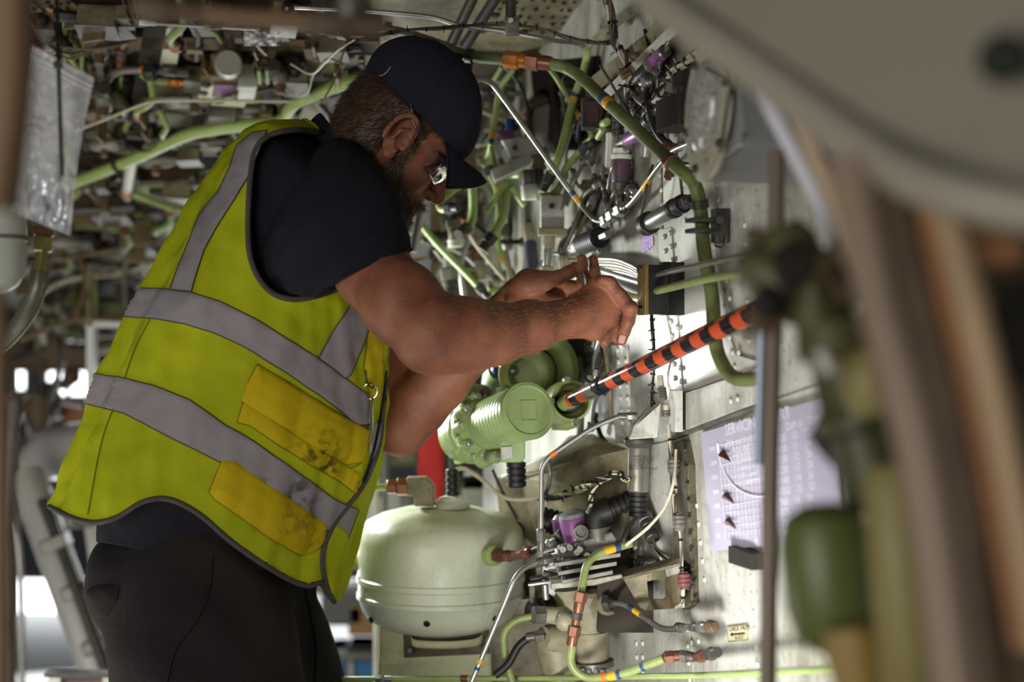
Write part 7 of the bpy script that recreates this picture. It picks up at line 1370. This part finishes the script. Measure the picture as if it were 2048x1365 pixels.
pipe('grey_tube', 'blurred grey upright tube beside the lower left post', [P(28, 800, 1.35), P(22, 1040, 1.35), P(34, 2300, 1.35)], 9, GREY, clamps=[(.45, GREY)], cat='pipe')
pipe('grey_tube', 'thin blurred grey tube right of the lower left post', [P(10, 860, 1.5), P(42, 1130, 1.5), P(56, 2200, 1.5)], 6, STEEL, cat='pipe')
pipe('brown_pipe', 'blurred brown pipe with joints crossing the top of the photo', [P(270, 12, 1.15), P(480, 36, 1.15), P(740, 52, 1.15)], 20, M('foreground_brown'), nuts=[(.16, .05, 1.35, BROWN), (.9, .06, 1.5, BROWN)])
fitting('grey_elbow', 'blurred grey elbow above the right end of the brown pipe', 'fitting', (706, -40, 1.15), (704, 40, 1.15), [(0, 1, 36, GREY, '')])
# ---- right foreground
FG = M('foreground_grey_panel', (134, 128, 114), .55, dirt=.35, dcol=(104, 98, 84), dscale=4)
t = thing('foreground_panel', 'large blurred grey panel filling the top right corner', 'panel', P(1800, 150, .85)); q = [P(1260, -60, 1.05), P(1340, 20, 1.02), P(1500, 130, .96), P(1720, 290, .88), P(1880, 382, .82), P(2140, 440, .78), P(2260, -200, .78), P(1400, -200, 1.0)]
build('skin', MB().prism(q, (0, .05, .0)), FG, t, smooth=False, bevel=.012); m = MB(); ed = [P(1250, -70, 1.04), P(1340, 22, 1.01), P(1500, 132, .95), P(1720, 290, .87), P(1880, 380, .81), P(2140, 436, .77)]; m.tube(spline(ed, 5), .014, 12); build('rolled_edge', m, M('edge_grey', (150, 144, 130), .45, dirt=.2), t)
build('drain_hole', MB().lathe(P(2006, 116, .790), P(2006, 116, .775), [(0, .014), (.8, .014), (1, .010)], 24), M('dark_green_hole', (26, 34, 22), .8), t)
pipe('silver_strut', 'blurred bright silver strut slanting down from the grey panel', [P(1506, 150, 1.25), P(1612, 350, 1.22), P(1735, 610, 1.18)], 16, M('bright_strut', (226, 228, 238), .3, .15), nuts=[(.97, .05, 1.7, M('bright_strut'))], cat='strut')
pipe('tan_strut', 'blurred tan strut running beside the bright silver strut', [P(1545, 130, 1.1), P(1640, 330, 1.07), P(1760, 640, 1.03)], 19, M('tan_strut_paint', (186, 164, 136), .45, dirt=.2), cat='strut')
pipe('silver_strut', 'short blurred silver strut end with a red band near the panel', [P(1635, 190, 1.15), P(1672, 300, 1.15)], 13, M('bright_strut'), bands=[(.55, .8, M('red_tape', (190, 70, 40), .5))], cat='strut')
pipe('steel_rod', 'thin dark rod crossing behind the blurred struts', [P(1560, 210, 1.4), P(1640, 350, 1.38), P(1690, 460, 1.36)], 5, DGREY, cat='rod'); pipe('steel_rod', 'thin pale rod leaning right among the blurred struts', [P(1640, 350, 1.4), P(1676, 280, 1.4)], 5, STEEL, cat='rod')
pipe('upright_tube', 'blurred grey-brown upright tube standing in front of the placard', [P(1554, 300, 1.42), P(1548, 620, 1.4), P(1540, 1000, 1.38), P(1526, 2300, 1.36)], 17, M('grey_brown_tube', (128, 116, 102), .4, .2, dirt=.3, dscale=10), nuts=[(.83, .03, 1.6, BROWN)], cat='pipe')
pipe('upright_tube', 'slim bright blue-grey tube left of the grey-brown upright', [P(1524, 600, 1.46), P(1520, 760, 1.46), P(1516, 930, 1.46)], 9, M('pale_blue_tube', (170, 184, 204), .25, .3), cat='pipe')
OL = M('olive_green_casting', (78, 80, 46), .45, dirt=.55, dcol=(44, 44, 26), dscale=9); OLB = M('bright_olive_green', (90, 102, 54), .35, dirt=.3, dcol=(70, 78, 34), dscale=8)
t = thing('olive_actuator', 'big blurred olive green actuator standing in the right foreground', 'actuator', P(1640, 900, 1.05))
def fl(name, x0, y0, x1, y1, d, pr, mt, n=28): return build(name, MB().lathe(P(x0, y0, d), P(x1, y1, d), [(a, r/pxm(P(0, 0, d))) for a, r in pr], n), mt, t)
fl('valve_head', 1480, 520, 1700, 610, 1.12, [(0, 26), (.1, 44), (.3, 70), (.55, 84), (.8, 80), (1, 50)], OL)
for i in range(7):
    R = random.Random(i+900); p = P(R.uniform(1540, 1670), R.uniform(500, 640), R.uniform(1.05, 1.09)); q = p+Vector((R.uniform(-1, 1), -.6, R.uniform(-1, 1))).normalized()*R.uniform(.015, .03); build('lug', MB().lathe(p, q, [(0, R.uniform(.010, .022)), (.8, R.uniform(.008, .018)), (1, .006)], 10), R.choice((OL, OL, DARK, OL, BROWN)), t)
fl('upper_cap', 1560, 450, 1600, 560, 1.12, [(0, 40), (.3, 60), (1, 66)], OL); fl('spigot', 1500, 455, 1520, 500, 1.14, [(0, 16), (1, 22)], BROWN)
fl('column', 1660, 640, 1765, 1010, 1.06, [(0, 70), (.15, 84), (.2, 62), (.45, 70), (.5, 86), (.56, 86), (.6, 66), (.9, 72), (1, 84)], OL)
fl('light_collar', 1730, 700, 1745, 830, 1.0, [(0, 36), (.2, 50), (.8, 50), (1, 40)], M('yellow_olive_paint', (132, 122, 72), .45, dirt=.4, dscale=8))
fl('lower_tank', 1640, 1010, 1672, 1300, 1.02, [(0, 40), (.08, 76), (.25, 92), (.7, 92), (.9, 76), (1, 44)], OLB)
fl('side_tank', 1780, 930, 1830, 1400, .95, [(0, 40), (.1, 60), (.9, 66), (1, 50)], M('yellow_olive_paint')); fl('foot', 1700, 1250, 1720, 1380, .98, [(0, 50), (.4, 60), (1, 50)], M('ochre_paint', (150, 126, 66), .5, dirt=.4))
fl('elbow', 1640, 850, 1700, 900, 1.08, [(0, 36), (.5, 44), (1, 50)], DARK); fl('port', 1640, 700, 1660, 742, .97, [(0, 14), (1, 18)], AL)
TB_ = M('orange_brown_paint', (190, 132, 88), .5, dirt=.4, dcol=(96, 66, 44), dscale=6); GBp = M('grey_brown_column', (138, 120, 102), .5, dirt=.35, dcol=(70, 60, 50), dscale=5)
pipe('curved_column', 'broad blurred grey-brown curved column right of the olive actuator', [P(1700, 330, .86), P(1760, 600, .84), P(1850, 950, .82), P(1930, 1480, .80)], 48, GBp, smoothp=True, cat='column')
pipe('curved_column', 'dark brown shadowed column behind the broad grey-brown one', [P(1780, 320, .98), P(1850, 600, .96), P(1930, 950, .94), P(1990, 1480, .92)], 44, BROWN, smoothp=True, cat='column')
pipe('curved_pipe', 'slim orange-brown pipe between the two curved columns', [P(1830, 340, .90), P(1880, 560, .88), P(1950, 850, .86), P(2040, 1300, .84)], 16, TB_, smoothp=True, cat='pipe')
pipe('curved_pipe', 'blurred pale tan pipe down the far right of the photo', [P(1880, 380, .86), P(1930, 560, .85), P(2000, 850, .84), P(2090, 1300, .82)], 34, M('pale_tan_paint', (170, 144, 112), .5, dirt=.3), smoothp=True, cat='pipe')
fitting('orange_coupling', 'blurred orange-brown coupling at the head of the curved pipes', 'coupling', (1870, 350, .88), (1900, 440, .87), [(0, .4, 44, TB_, 'hex'), (.4, 1, 52, TB_, '')])
fitting('orange_coupling', 'blurred orange-brown round coupling at the right edge below the panel', 'coupling', (1990, 440, .9), (2000, 530, .9), [(0, .5, 40, TB_, ''), (.5, 1, 50, TB_, '')]); fitting('dark_valve', 'dark blurred valve at the right edge among tan pipes', 'valve', (2030, 560, .94), (2050, 760, .94), [(0, .3, 40, DARK, ''), (.3, 1, 54, DARK, '')])
fitting('pale_bung', 'small blurred pale round bung below the grey panel', 'bung', (1716, 290, .98), (1716, 330, .98), [(0, 1, 17, AL, '')]); fitting('pale_bung', 'larger blurred pale bung right of the small one', 'bung', (1800, 330, .95), (1806, 376, .95), [(0, 1, 22, M('pale_tan_paint'), '')])
m = MB(); m.box(P(2000, 1000, 1.25), (.09, 0, 0), (0, .02, 0), (0, 0, .5)); tag(build('rear_web', m, BROWN, smooth=False), 'brown shadowed web panel behind the curved pipes at far right', 'panel')
